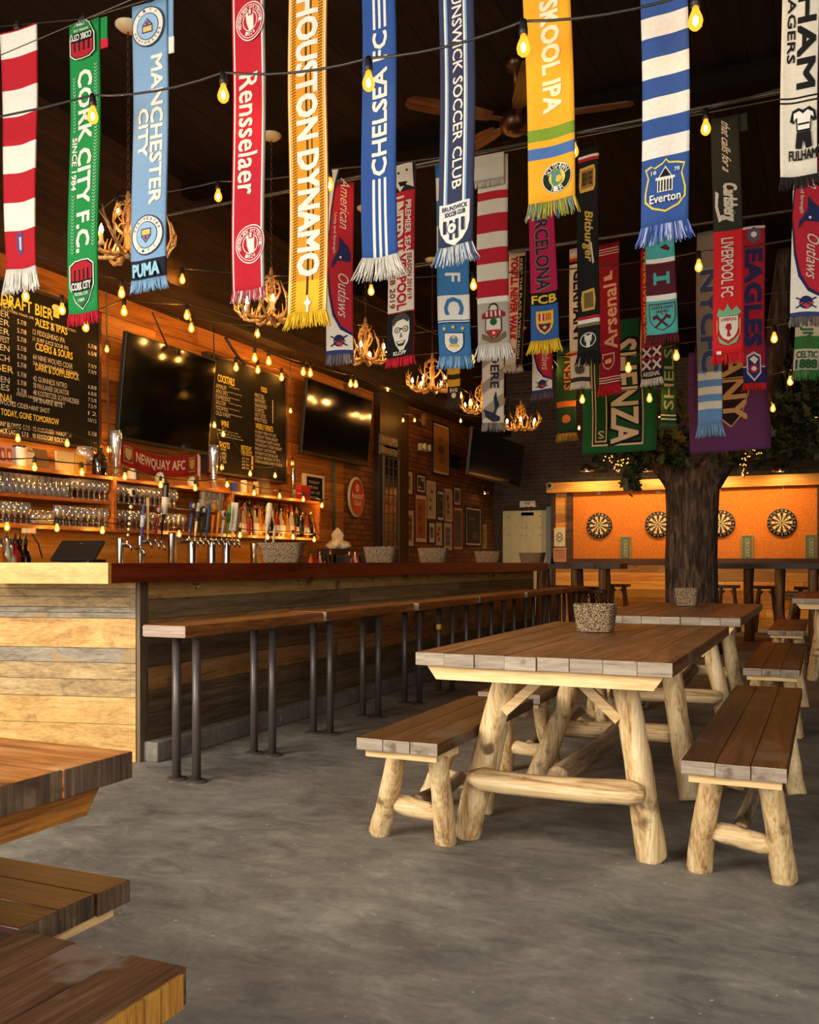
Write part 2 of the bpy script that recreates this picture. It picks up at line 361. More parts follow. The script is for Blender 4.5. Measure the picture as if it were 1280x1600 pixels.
for z0, z1, k in hs:
    y = 0.0
    while y < LB:
        ln = 1.3+R.random()*1.6
        if LB-y-ln < .6: ln = LB-y
        kk = k if R.random() < .75 else max(0, min(3, k+R.choice((-1, 1))))
        if k == 0: kk = 0
        m.b2((0, y, z0+.0015), (.02+R.random()*.003, y+ln-.003, z1-.0015), kk); y += ln
tag(m.build('front_cladding', [f1, f2, f3, f4], bar), 'brown and grey reclaimed boards')
m = MB(); th = atan2(-.18, -.72); Mx = Matrix.Rotation(th-pi, 3, 'Z'); EL = sqrt(.23**2+.92**2)
for z0, z1, k in [(0, .20, 0), (.20, .345, 0), (.345, .44, 2), (.44, .53, 2), (.53, .61, 1), (.61, .77, 0), (.77, .80, 1), (.80, .83, 1), (.83, .885, 2), (.885, .93, 2), (.93, .968, 0)]:
    cx = EL/2; p = Vector((-.92/2, -.23/2, 0))+Mx@Vector((0, -.012, 0))
    m.box((p.x, p.y, (z0+z1)/2), (EL, .022, z1-z0-.003), k, rot=Mx)
tag(m.build('end_cladding', [PINE, GREYW, TANW], bar), 'yellow pine and grey boards on the end of the bar')
m = MB(); m.b2((-.006, -.016, 0), (.03, .05, .967), 0); m.box((-.02, -.022, .4835), (.045, .008, .967), 0, rot=Mx)
m.build('corner_trim', wood('corner_trim_wood', [(60, 46, 34), (94, 76, 56), (120, 98, 72)], 'z', .8, .6), bar)
for i in range(6):
    m = MB(); m.tube([(.02, .45+i*1.15, .945), (.055, .45+i*1.15, .945), (.062, .45+i*1.15, .93), (.045, .45+i*1.15, .915)], .004, 6); m.build('bag_hook', CHROME, bar)
m = MB(); m.b2((-3.376+.021, 3.97, 0), (-3.255, 11.3, .108), 0, bev=.012)
tag(m.build('curb', concrete('curb_concrete', [(84, 80, 73), (112, 106, 97), (142, 135, 122)], 2)), 'low grey concrete kerb running along the foot of the bar', 'curb')
MAHOG = wood('mahogany_bar_edge', [(72, 22, 8), (110, 38, 14), (132, 56, 24)], 'y', .5, .28, island=.1, bump=.05, spec=.5)
MAPLE = wood('honey_maple_edge', [(176, 116, 38), (204, 146, 58), (216, 164, 82)], 'x', .5, .35, island=.1, bump=.05)
wt = thing('worktop', (0, 0, .968), 'thick varnished bar worktop with red-brown long edge and honey coloured end', 'worktop')
m = MB(); m.prism([(-3.2, 3.56), (-3.2, 11.4), (-4.12, 11.4), (-4.12, 3.42), (-3.75, 3.42)], 0, .1, 0); m.build('long_slab', MAHOG, wt)
m = MB(); m.prism([(-3.2, 3.535), (-3.2, 3.559), (-4.35, 3.272), (-4.35, 3.248)], -.002, .1015, 0, mside=lambda i: 0)
m.build('end_edging', MAPLE, wt)

# bar benches on steel pipes
W_SEAT = wood('bar_bench_slab', [(76, 40, 16), (130, 76, 36), (170, 112, 64)], 'y', .9, .45, island=.2, bump=.3)
W_SEATE = wood('bar_bench_end_grain', [(120, 96, 84), (164, 140, 124), (184, 162, 146)], 'x', 2, .8)
def bar_bench():
    t = thing('bar_bench', (-2.845, 3.515, 0), '', 'bench', 'pipe-legged bench seats along the bar')
    m = MB(); m.b2((-.13, 0, .715), (.125, 1.31, .775), 0, ends=(1, 1), bev=.012); m.build('seat', [W_SEAT, W_SEATE], t)
    for x in (-.075, .045):
        for y in (.19, .87):
            m = MB(); m.tube([(x, y, .006), (x, y, .716)], .0215, 14); l = m.build('leg', STEEL, t)
            m = MB(); m.lathe([(.021, .012), (.05, .01), (.055, 0)], (x, y, 0), 18); m.build('floor_flange', STEEL, l)
            m = MB(); m.lathe([(.021, .700), (.045, .706), (.045, .716)], (x, y, 0), 18); m.build('seat_flange', STEEL, l)
    return t
b0 = bar_bench(); nth = ['nearest the camera', 'second from the bar corner', 'third from the bar corner', 'fourth from the bar corner', 'fifth from the bar corner', 'last at the far end']
for i in range(6):
    lb = 'stained plank bench on steel pipe legs beside the bar, '+nth[i]
    if i == 0: b0['label'] = lb
    else:
        c = copy_tree(b0, None, (-2.845-.012*(i % 2), 3.515+1.36*i, 0), lb)
        if i == 2:
            mm = MB(); mm.tube([(-.075, .87, .52), (-.075, .87, .56)], .0225, 14, 0, False)
            tag(mm.build('tape_band', plain('yellow_tape', (226, 180, 30)), c), 'yellow tape')

# ---------------------------------------------------------------- log picnic tables and benches
def planks(m, n, W, L, z0, z1, x0=0, seed=0):
    rr = random.Random(seed)
    w_ = W/n
    for i in range(n):
        a = x0+i*w_+.0005; j = rr.random()*.012
        m.b2((a, -j, z0+rr.random()*.002), (a+w_-.0010, L+rr.random()*.01, z1-rr.random()*.0015), 0, ends=(1, 1), bev=.0028)
def picnic_table(loc, L, label, seed, shift=0.0, rz=0, W=.87, n=8, WT=None, WE=None, WB=None):
    WT = WT or W_TOP; WE = WE or W_END; WB = WB or W_PALE
    t = thing('picnic_table', loc, label, 'table', 'log picnic tables', rz)
    m = MB(); planks(m, n, W, L, .713, .76, -W/2, seed); m.build('table_top', [WT, WE], t)
    for k, y in enumerate((.03, L-.09)):
        m = MB(); a = W/2-.03
        m.v = []; b = [(-a, y, .713), (a, y, .713), (a-.035, y, .665), (-a+.035, y, .665)]
        m.add(b+[(p[0], y+.045, p[2]) for p in b], [(0, 3, 2, 1), (4, 5, 6, 7), (0, 1, 5, 4), (3, 7, 6, 2), (0, 4, 7, 3), (1, 2, 6, 5)], 0)
        m.build('batten', WB, t)
    for k, (yt, yf) in enumerate(((.34, .45), (L-.34, L-.45))):
        m = MB(); m.b2((-W/2+.06, yt-.04, .672), (W/2-.06, yt+.04, .713), 0); m.build('cross_beam', W_PALE, t)
        for s in (-1, 1):
            m = MB(); m.log((shift+s*.36, yf, 0), (s*.205, yt, .675), .054, .043, 0, 16, 9, seed=seed+k*3+s, bow=.010); m.build('leg', W_LOG, t)
            m = MB(); m.box((s*.125+shift*.2, yt, .595), (.235, .028, .034), 0, rot=Matrix.Rotation(s*-(-.74), 3, 'Y')); m.build('brace', W_PALE, t)
        yl = yt*.4+yf*.6-(.03 if k == 0 else -.03)
        m = MB(); m.log((shift*.6-.325, yl-.05 if k == 0 else yl+.05, .27), (shift*.6+.325, yl-.05 if k == 0 else yl+.05, .26), .042, .044, 0, 14, 8, seed=seed+k+9, taper=True); m.build('rail', W_LOGH, t)
    m = MB(); m.log((shift*.5, .36, .285), (shift*.5, L-.36, .285), .040, .040, 0, 12, 8, seed=seed+5); m.build('stretcher', W_LOGY, t)
    return t
def log_bench(loc, L, label, seed, rz=0, W=.31, n=3, sh=0.0, WT=None, WE=None, WB=None):
    WT = WT or W_BTOP; WE = WE or W_END; WB = WB or W_PALE
    t = thing('log_bench', loc, label, 'bench', 'log benches at the picnic tables', rz)
    m = MB(); planks(m, n, W, L, .405, .45, -W/2, seed); m.build('seat', [WT, WE], t)
    i0 = min(.22, L*.2)
    for k, y in enumerate((.02, L-.07)):
        m = MB(); m.b2((-W/2+.02, y, .378), (W/2-.015, y+.05, .405), 0, bev=.003); m.build('batten', WB, t)
    for k, y in enumerate((i0, L-i0)):
        yf = y+(.13 if k == 0 else -.13)
        m = MB(); m.b2((-W/2+.04, y-.03, .365), (W/2-.03, y+.05, .405), 0); m.build('cross_beam', W_PALE, t)
        for s in (-1, 1):
            m = MB(); m.log((s*.138+sh, yf, 0), (s*.085+sh*.2, y, .37), .043, .037, 0, 14, 7, seed=seed*1.7+k*3+s, bow=.006); m.build('leg', W_LOG, t)
        yy = yf-.04 if k == 0 else yf+.04
        m = MB(); m.log((sh*.7-.11, yy, .14), (sh*.7+.11, yy, .13), .036, .036, 0, 12, 4, seed=seed+k, taper=True); m.build('rail', W_LOGH, t)
    m = MB(); m.log((sh*.7, i0+.11, .15), (sh*.7, L-i0-.11, .15), .026, .028, 0, 10, 7, seed=seed+4); m.build('stretcher', W_LOGY, t)
    return t
picnic_table((-.865, 2.95, 0), 1.83, 'log picnic table in the middle foreground with a woven basket on it', 1, -.055)
picnic_table((-.865, 5.46, 0), 1.95, 'log picnic table behind the foreground one, in front of the tree', 2, -.03)
picnic_table((.17, 8.75, 0), 1.85, 'log picnic table far right, its corner just inside the frame', 3, .09)
log_bench((-.26, 3.01, 0), 1.96, 'log bench right of the foreground picnic table, pale end towards the camera', 1)
log_bench((-1.365, 2.94, 0), 1.13, 'short log bench left of the foreground picnic table', 2, sh=-.10)
log_bench((-1.375, 4.22, 0), 1.75, 'dark log bench partly hidden behind the foreground table legs', 3)
log_bench((-.29, 5.80, 0), 1.95, 'log bench right of the second picnic table, directly behind the foreground bench', 4)
log_bench((-.33, 9.13, 0), 1.85, 'farthest small log bench on the right, behind two others', 5)
log_bench((-1.42, 6.4, 0), 1.3, 'log bench left of the second picnic table, its seat half hidden', 6)
# the near left group
W_DTOP = wood('dark_rubbed_top', [(24, 12, 6), (54, 28, 13), (84, 48, 24)], 'y', 1.0, .3, island=.12, patches=((60, 34, 18), .6, 5), bump=.25)
W_DEND = wood('dark_end_grain', [(44, 32, 22), (84, 64, 46), (112, 90, 68)], 'z', 1.6, .7, island=.15, patches=((60, 40, 24), .6, 9))
W_OCH = wood('ochre_batten', [(84, 46, 12), (150, 92, 30), (184, 124, 50)], 'x', 1.2, .7, island=.1, patches=((40, 24, 12), .66, 12))
t = picnic_table((-1.05, .83, 0), 1.83, 'picnic table top poking in at the left edge before the bar end', 7, 0, pi/2, W=.76, n=5, WT=wood('golden_worn_top', [(96, 50, 20), (166, 100, 48), (216, 160, 98)], 'y', 1.0, .4, island=.15, patches=((206, 156, 100), .6, 4)), WE=W_DEND, WB=W_OCH)
log_bench((-1.25, 1.30, 0), 1.7, 'dark stained bench end at the left edge, below the table corner', 8, pi/2, W=.27, WT=W_DTOP, WE=W_DEND)
t = thing('log_bench', (-1.065, 1.155, 0), 'worn bench in the bottom left corner with a scuffed grey corner', 'bench', 'log benches at the picnic tables', pi)
m = MB(); planks(m, 3, .34, 1.5, .39, .45, -.17, 12); m.build('seat', [wood('scuffed_plank_top', [(50, 30, 18), (90, 60, 40), (126, 98, 74)], 'y', .9, .55, island=.2, patches=((128, 114, 100), .58, 6)), wood('ochre_end_grain', [(120, 74, 20), (170, 112, 34), (196, 138, 56)], 'z', 2, .7)], t)
m = MB(); m.b2((-.178, .012, .393), (-.1705, 1.49, .447), 0, bev=.002); tag(m.build('edge_strip', wood('ochre_side_grain', [(104, 66, 20), (160, 108, 36), (190, 138, 60)], 'z', 2.2, .7, island=0), t), 'ochre rough edge')
for y in (.05, 1.35):
    m = MB(); m.b2((-.15, y, .345), (.155, y+.07, .39), 0, bev=.006); m.build('batten', W_END, t)
for y in (.3, 1.2):
    for s in (-1, 1):
        m = MB(); m.log((s*.13, y, 0), (s*.09, y, .35), .043, .037, 0, 14, 7, seed=y+s); m.build('leg', W_LOG, t)

# ---------------------------------------------------------------- woven baskets
def seagrass():
    m, N, L, B = newmat('knotted_seagrass'); t = N.new('ShaderNodeTexCoord'); mp = N.new('ShaderNodeMapping'); mp.inputs['Rotation'].default_value = (.5, .6, .4); mp.inputs['Scale'].default_value = (1, 1, 1.7)
    v = N.new('ShaderNodeTexVoronoi'); v.inputs['Scale'].default_value = 135; v.inputs['Randomness'].default_value = .8; L.new(t.outputs['Object'], mp.inputs[0]); L.new(mp.outputs[0], v.inputs['Vector'])
    r = ramp(N, [(.0, (214, 190, 150)), (.42, (160, 128, 90)), (.68, (44, 30, 20))]); L.new(v.outputs['Distance'], r.inputs[0]); L.new(r.outputs[0], B.inputs['Base Color']); B.inputs['Roughness'].default_value = .85
    bp = N.new('ShaderNodeBump'); bp.invert = True; bp.inputs['Strength'].default_value = .9; bp.inputs['Distance'].default_value = .006; L.new(v.outputs['Distance'], bp.inputs['Height']); L.new(bp.outputs[0], B.inputs['Normal']); return m
SEA = seagrass()
def basket(loc, w_, h, label, group=None, rz=0, d_=None):
    d_ = d_ or w_*.8
    t = thing('woven_basket', loc, label, 'basket', group, rz)
    m = MB(); nz, na = 22, 88; vs = []
    for layer in (0, 1):
        for i in range(nz+1):
            f = i/nz; sc = .82+.18*f
            for j in range(na):
                a = 2*pi*j/na; c_, s_ = cos(a), sin(a); p = 5.0
                rr = (abs(c_)**p+abs(s_)**p)**(-1/p)
                bumpy = (.0032*(1+sin(j*pi/2+(i//2)*pi/2+i*1.6)) + .0014*noise.noise(Vector((j*.9, i*.9, 0))))*(1 if layer == 0 else 0)
                q = sc*(1-.06*layer)
                vs.append((rr*c_*w_/2*q+c_*bumpy, rr*s_*d_/2*q+s_*bumpy, (f*h if layer == 0 else max(.006, f*h))+(noise.noise(Vector((j*.35, 7, layer)))*.004 if i == nz else 0)))
    n1 = (nz+1)*na; fs = []
    for i in range(nz):
        for j in range(na):
            a = i*na+j; b = i*na+(j+1) % na
            fs.append((a, b, b+na, a+na)); fs.append((n1+a, n1+a+na, n1+b+na, n1+b))
    for j in range(na):
        a = nz*na+j; b = nz*na+(j+1) % na; fs.append((a, b, n1+b, n1+a))
    fs.append(tuple(range(na))[::-1]); fs.append(tuple(n1+j for j in range(na)))
    m.add(vs, fs, 0, True); m.build('body', SEA, t)
    m = MB(); pts = []
    for j in range(na+1):
        a = 2*pi*j/na; c_, s_ = cos(a), sin(a); rr = (abs(c_)**5+abs(s_)**5)**(-.2)
        pts.append((rr*c_*w_/2, rr*s_*d_/2, h+.002*sin(j*2.2)))
    m.tube(pts, [.0045+.0012*sin(j*1.9) for j in range(na+1)], 6, cap=False); m.build('rim', SEA, t)
    return t
p = onz(925, 988, .762); basket((p.x, p.y+.07, .762), .178, .118, 'woven seagrass basket on the foreground picnic table', rz=.05)
p = onz(1072, 947, .762); basket((p.x, p.y+.06, .762), .16, .122, 'woven seagrass basket on the second picnic table, before the tree trunk')
for px, wpx, hpx, rzz, lb in ((442, 66, 30, .38, 'wide woven basket on the bar, nearest to the beer taps'), (595, 50, 24, .3, 'woven basket on the bar below the round red sign'),
                         (677, 46, 22, .3, 'woven basket on the bar below the wall of framed pictures'), (763, 41, 17, .2, 'dim woven basket on the bar left of the cream door'), (832, 38, 15, 0, 'woven basket at the far end of the bar, against the cream door')):
    q = onx(px, 878, -3.62); tt = (q.x**2+q.y**2)**.5
    tcam = q.x/((px-640)/F*ca-sa)
    basket((-3.62, q.y, 1.07), wpx*tcam/F, hpx*tcam/F, lb, None, rzz)

# ---------------------------------------------------------------- high tables, stools at the back
W_SLAB = wood('live_edge_slab', [(26, 15, 9), (52, 30, 16), (78, 50, 28)], 'x', .7, .5, island=.2)
def high_table(x0, x1, y, label, legs):
    t = thing('high_table', ((x0+x1)/2, y, 0), label, 'table', 'high log tables at the back')
    L_ = x1-x0; m = MB(); n = 26; top = []
    for i in range(n+1):
        f = i/n; top.append((-L_/2+L_*f, -.26+.018*noise.noise(Vector((f*9, y, 0))), ))
    poly = [(a[0], a[1]) for a in top]+[(L_/2-L_*i/n, .26+.018*noise.noise(Vector((i*.4, y, 3)))) for i in range(n+1)]
    m.prism(poly, .985, 1.055, 0); m.build('slab', W_SLAB, t)
    for lx in legs:
        for s in (-1, 1):
            m = MB(); m.log((lx-(x0+x1)/2, s*.17, 0), (lx-(x0+x1)/2, s*.15, .985), .062, .055, 0, 12, 7, seed=lx+s); m.build('leg', W_LOGD, t)
    return t
yA = 13.6
xa0 = ony(1120, 900, yA).x; xa = [ony(q, 900, yA).x for q in (1171, 1220, 1272)]
high_table(xa0-.6, xa[2]+.9, yA, 'long dark live-edge high table right of the tree, before the dartboards', xa)
xb = [ony(q, 900, 12.4).x for q in (849, 902, 945)]
high_table(xb[0]-.2, ony(975, 885, 12.4).x, 12.4, 'dark high table on round logs beyond the end of the bar', xb)
def stool(loc, label, w_=.36, h=.72):
    t = thing('log_stool', loc, label, 'stool', 'log stools by the high tables')
    m = MB(); m.b2((-w_/2, -.15, h-.045), (w_/2, .15, h), 0, bev=.008); m.build('seat', W_SLAB, t)
    for sx in (-1, 1):
        for sy in (-1, 1):
            m = MB(); m.log((sx*(w_/2-.01), sy*.14, 0), (sx*(w_/2-.09), sy*.09, h-.045), .03, .026, 0, 9, 5, seed=sx+sy*2+loc[0]); m.build('leg', W_LOGD, t)
        m = MB(); m.box((sx*.085, 0, h-.13), (.13, .03, .03), 0, rot=Matrix.Rotation(sx*.85, 3, 'Y')); m.build('brace', W_LOGD, t)
        m = MB(); m.log((sx*(w_/2-.05), -.12, .26), (sx*(w_/2-.05), .12, .26), .018, .018, 0, 8, 3, seed=sx); m.build('rail', W_LOGD, t)
    return t
st = None
for px, y, lb in ((966, 15.2, 'dark log stool left of the tree, below the first dartboard'), (1137, 15.2, 'log stool just right of the tree trunk'), (1197, 15.0, 'log stool between the legs of the long high table'),
                  (1262, 14.6, 'log stool at the right end of the long high table'), (1254, 12.0, 'pale topped log stool nearest the right edge, before the high table'),
                  (915, 13.4, 'dark log stool behind the high table beyond the bar'), (880, 13.9, 'dark stool tucked in behind the high table legs, near the white door'), (925, 11.9, 'dark stool in front of the high table beyond the bar')):
    x = ony(px, 900, y).x
    if st is None: st = stool((x, y, 0), lb)
    else: copy_tree(st, None, (x, y, 0), lb)
st = None

# ================================================================== STRING LIGHTS, CHANDELIERS, FAN
def bulb_mat():
    m, N, L, B = newmat('amber_bulb_glass'); N.remove(B)
    tr = N.new('ShaderNodeBsdfTransparent'); tr.inputs[0].default_value = (1, .74, .36, 1)
    e = N.new('ShaderNodeEmission'); e.inputs[0].default_value = (1, .43, .035, 1); e.inputs[1].default_value = 2.6
    mx = N.new('ShaderNodeMixShader'); mx.inputs[0].default_value = .5
    L.new(tr.outputs[0], mx.inputs[1]); L.new(e.outputs[0], mx.inputs[2]); L.new(mx.outputs[0], N['Material Output'].inputs[0]); return m
BULB = bulb_mat()
FIL = emit('glowing_filament', (1, .58, .17), BULB_STRENGTH)
FILD = emit('dim_filament', (1, .58, .17), BULB_STRENGTH*.55)
FIL1 = emit('big_bulb_filament', (1, .55, .18), BULB_STRENGTH*.45)
def bulb_proto(s=1.0, fil=FIL, nm='bulb'):
    r = thing(nm, (0, 0, 0), None, None)
    m = MB(); m.lathe([(.0, .062*s), (.013*s, .060*s), (.016*s, .04*s), (.019*s, .018*s), (.019*s, 0), (.012*s, -.002*s)], n=10); m.build('socket', BLACK, r)
    g = MB(); g.lathe([(.011*s, 0), (.014*s, -.014*s), (.024*s, -.038*s), (.028*s, -.056*s), (.024*s, -.074*s), (.012*s, -.086*s), (0, -.089*s)], n=12); g.build('glass', BULB, r)
    f = MB(); f.ico((0, 0, -.052*s), .0105*s, 0, (1, 1, 2.1), 1); f.build('filament', fil, r)
    return r
PB = bulb_proto(); PB1 = bulb_proto(1.0, FIL1); PBS = bulb_proto(.72)
def kill(o):
    for c in list(o.children): kill(c)
    bpy.data.objects.remove(o)
def hang_bulb(proto, parent, base, p):
    c = copy_tree(proto, parent, p-base); return c
def string_light(pts, label, proto, wire=None, group='bulb strings under the ceiling', sag=.05, r=.0055, drop=.075):
    """pts: world positions of the glowing bulbs; the cable runs above them and on to the wire's own end points"""
    base = pts[0].copy(); t = thing('string_light', base, label, 'string light', group)
    P_ = [p+Vector((0, 0, drop)) for p in pts]
    if wire: P_ = [wire[0]]+P_+[wire[1]]
    path = []
    for a, b in zip(P_[:-1], P_[1:]):
        for k in range(6):
            f = k/6; path.append(a.lerp(b, f)-Vector((0, 0, sag*4*f*(1-f)*min(1, (b-a).length/1.2)))-base)
    path.append(P_[-1]-base)
    m = MB(); m.tube(path, r, 6); m.build('cable', plain('black_cable', (30, 27, 25), .5), t)
    for p in pts: hang_bulb(proto, t, base, p+Vector((0, 0, .02)))
    return t
def bulbs_y(lst, y): return [ony(px, py, y) for px, py in lst]
def bulbs_x(lst, x): return [onx(px, py, x) for px, py in lst]
XR = 3.15
# across the room (each in its own plane y)
string_light(bulbs_y([(145, 172), (349, 138), (576, 118), (818, 62), (1087, 19)], 3.62), 'nearest string of big amber bulbs hanging across the front row of scarves', PB1,
             (Vector((-5.4, 3.62, 3.62)), Vector((XR, 3.62, 4.0))))
string_light(bulbs_y([(184, 322), (341, 300), (515, 282), (897, 228), (1103, 192)], 5.35), 'string of amber bulbs just in front of the second row of scarves', PB1,
             (Vector((-5.4, 5.35, 3.5)), Vector((XR, 5.35, 4.0))), sag=.03)
string_light(bulbs_y([(162, 443), (285, 432), (580, 449), (740, 440), (911, 434), (1092, 410), (1276, 384)], 6.9), 'long string of amber bulbs crossing below the front scarves, at the level of their fringes', PB,
             (Vector((-5.4, 6.9, 3.3)), Vector((XR, 6.9, 3.6))), sag=.02)
string_light(bulbs_y([(738, 558), (982, 570), (1057, 551), (1210, 523)], 8.2), 'string of amber bulbs ending beside the red and navy scarf on the right', PB,
             (Vector((-5.4, 8.2, 4.3)), Vector((XR, 8.2, 3.5))), sag=.02)
string_light(bulbs_y([(860, 568), (910, 620), (1015, 618), (1123, 606), (1235, 591), (1249, 550)], 9.3), 'string of amber bulbs crossing the tops of the hanging flags', PB,
             (ony(740, 590, 9.3), Vector((XR, 9.3, 3.5))), sag=.03)
string_light(bulbs_y([(720, 615), (736, 626), (893, 635), (986, 634), (1085, 631), (1190, 629), (1208, 634)], 10.6), 'string of amber bulbs crossing the green and purple flags', PB,
             (ony(600, 600, 10.6), ony(1300, 600, 10.6)), sag=.02)
string_light(bulbs_y([(615, 611), (633, 611), (720, 656), (905, 667), (932, 650), (1030, 648), (1143, 655), (1275, 650)], 12.6), 'faintest and farthest string of small bulbs, low over the back of the room', PBS,
             (ony(560, 590, 12.6), ony(1300, 630, 12.6)), sag=.02)
# along the bar wall
string_light(bulbs_x([(40, 456), (97, 478), (134, 505), (194, 481), (292, 488), (299, 508)], -5.25), 'string of bulbs along the soffit above the beer list', PB,
             (onx(-60, 420, -5.3), onx(400, 508, -5.3)), group='bulb strings on the bar wall', sag=.02)
string_light(bulbs_x([(190, 452), (402, 517), (398, 555), (420, 560), (474, 577), (485, 579), (548, 596), (556, 597)], -4.95), 'string of bulbs following the dark soffit towards the second television', PB,
             (onx(60, 400, -5.3), onx(640, 620, -5.2)), group='bulb strings on the bar wall', sag=.02)
string_light(bulbs_x([(369, 570), (403, 574), (440, 586)], -5.56), 'short string of bulbs along the top edge of the cocktail board', PB,
             (onx(338, 560, -5.6), onx(452, 590, -5.6)), group='bulb strings on the bar wall', sag=.01, drop=.06)
string_light(bulbs_x([(167, 543), (170, 700)], -5.55), 'two bulbs on a cable between the beer list and the first television', PBS, (Vector((-5.5, onx(166, 543, -5.5).y, 3.41)), onx(172, 722, -5.5)), group='bulb strings on the bar wall')
string_light(bulbs_x([(335, 662), (347, 728)], -5.55), 'two bulbs on a cable between the first television and the cocktail board', PBS, (Vector((-5.5, onx(334, 643, -5.5).y, 3.41)), onx(348, 745, -5.45)), group='bulb strings on the bar wall')
string_light(bulbs_x([(454, 640), (457, 722)], -5.55), 'two bulbs on a cable right of the cocktail board', PBS, (Vector((-5.5, onx(453, 643, -5.5).y, 3.41)), onx(458, 750, -5.45)), group='bulb strings on the bar wall')
string_light(bulbs_x([(28, 682), (105, 690)], -5.5), 'bulbs along the lower edge of the beer list', PBS, (onx(-30, 672, -5.5), onx(150, 692, -5.5)), group='bulb strings on the bar wall', sag=.02)
string_light(bulbs_x([(349, 676), (391, 738), (430, 741)], -5.5), 'bulbs along the lower edge of the cocktail board', PBS, None, group='bulb strings on the bar wall', sag=.02)
PBF = bulb_proto(.72, FILD)
string_light(bulbs_x([(54, 727), (128, 735), (195, 742), (251, 755), (305, 760), (355, 755), (397, 768), (437, 773), (474, 778), (503, 788)], -5.24), 'string of bulbs tacked along the front of the upper bar shelf', PBS,
             (onx(-40, 716, -5.3), onx(512, 780, -5.3)), group='bulb strings on the bar wall', sag=.01, drop=.05)
string_light(bulbs_x([(11, 820), (89, 822), (160, 826), (280, 832), (375, 834), (418, 837), (458, 837), (491, 841)], -5.24), 'string of bulbs tacked under the lower bar shelf', PBS,
             (onx(-40, 815, -5.3), onx(500, 836, -5.3)), group='bulb strings on the bar wall', sag=.01, drop=.05)
string_light(bulbs_x([(606, 607), (630, 655), (648, 655)], -5.4), 'three small bulbs by the dark pilaster', PBS, (onx(590, 600, -5.5), onx(690, 668, -5.5)), group='bulb strings on the bar wall', sag=.02)
kill(PBF)

# bare wires and conduits the scarves hang from
WIREM = plain('galvanised_wire', (92, 86, 78), .35, .8)
def wire(a, b, r, label, sag=.06, nm='scarf_wire'):
    t = MB(); pts = [Vector(a).lerp(Vector(b), k/16)-Vector(a)-Vector((0, 0, sag*4*(k/16)*(1-k/16))) for k in range(17)]
    t.tube(pts, r, 6); return tag(t.build(nm, WIREM, None, a), label, 'wire', 'wires spanning the room')
ROW = {1: 3.85, 2: 5.6, 3: 7.4, 4: 9.4, 5: 10.2}
WZ = {1: 3.99, 2: 3.66, 3: 3.66, 4: 3.60, 5: 3.55}
for k, lb in ((1, 'taut wire carrying the front row of scarves'), (2, 'taut wire carrying the second row of scarves'), (3, 'taut wire carrying the third row of scarves'), (4, 'taut wire carrying the fourth row of scarves'), (5, 'taut wire carrying the green and purple flags')):
    if k == 1:
        m = MB(); m.tube([(0, 0, .31), (1.82, 0, 0), (8.65, 0, 0)], .003, 6); tag(m.build('scarf_wire', WIREM, None, (-5.45, ROW[1]+.004, WZ[1]+.012)), lb, 'wire', 'wires spanning the room'); continue
    wire((-5.45, ROW[k]+.004, WZ[k]+.012), (3.2, ROW[k]+.004, WZ[k]+.012), .003 if k == 1 else .004, lb, 0)
wire((-5.45, 3.5, 3.55), (3.2, 3.5, 4.35), .0025, 'thin support wire running above the nearest bulb string', .02)
wire((-5.45, 6.2, 3.95), (3.2, 6.2, 4.02), .013, 'steel conduit crossing behind the second row of scarves', .0, 'conduit_pipe')
wire((-5.45, 9.0, 4.2), (3.2, 9.0, 4.25), .013, 'steel conduit crossing high over the fourth row of scarves', .0, 'conduit_pipe')

# antler chandeliers
HORN = wood('antler', [(120, 84, 48), (180, 138, 84), (220, 184, 130)], 'z', 2.5, .45, island=.15, bump=.2)
CANDLE = plain('candle_sleeve', (226, 204, 160), .6)
FLAME = emit('candle_bulb_glow', (1, .48, .12), BULB_STRENGTH*.22)
CHAIN = plain('aged_chain', (86, 62, 40), .45, .7)
def antler_mesh(sd):
    rr = random.Random(sd); m = MB()
    def beam(pts, r0, r1, n=7):
        k = len(pts); m.tube(pts, [r0+(r1-r0)*(i/(k-1))**1.3 for i in range(k)], n)
    base = [Vector((.03, 0, .0)), Vector((.10, .02, -.035)), Vector((.18, .045, -.04)), Vector((.25, .05, .0)), Vector((.295, .03, .07)), Vector((.30, 0, .15)), Vector((.285, -.02, .21))]
    beam(base, .017, .004)
    for f, d, l in ((1.3, Vector((.1, .35, 1)), .10), (2.3, Vector((.15, .5, 1)), .13), (3.2, Vector((.5, .3, .8)), .12), (4.1, Vector((.45, -.5, .9)), .10)):
        i = int(f); p = base[i].lerp(base[i+1], f-i); d = d.normalized()*l*(.85+.3*rr.random())
        beam([p, p+d*.45+Vector((.01, .012, -.006)), p+d+Vector((-.015, -.01, .01))], .010, .003, 6)
    return m
AM = [antler_mesh(i) for i in range(2)]
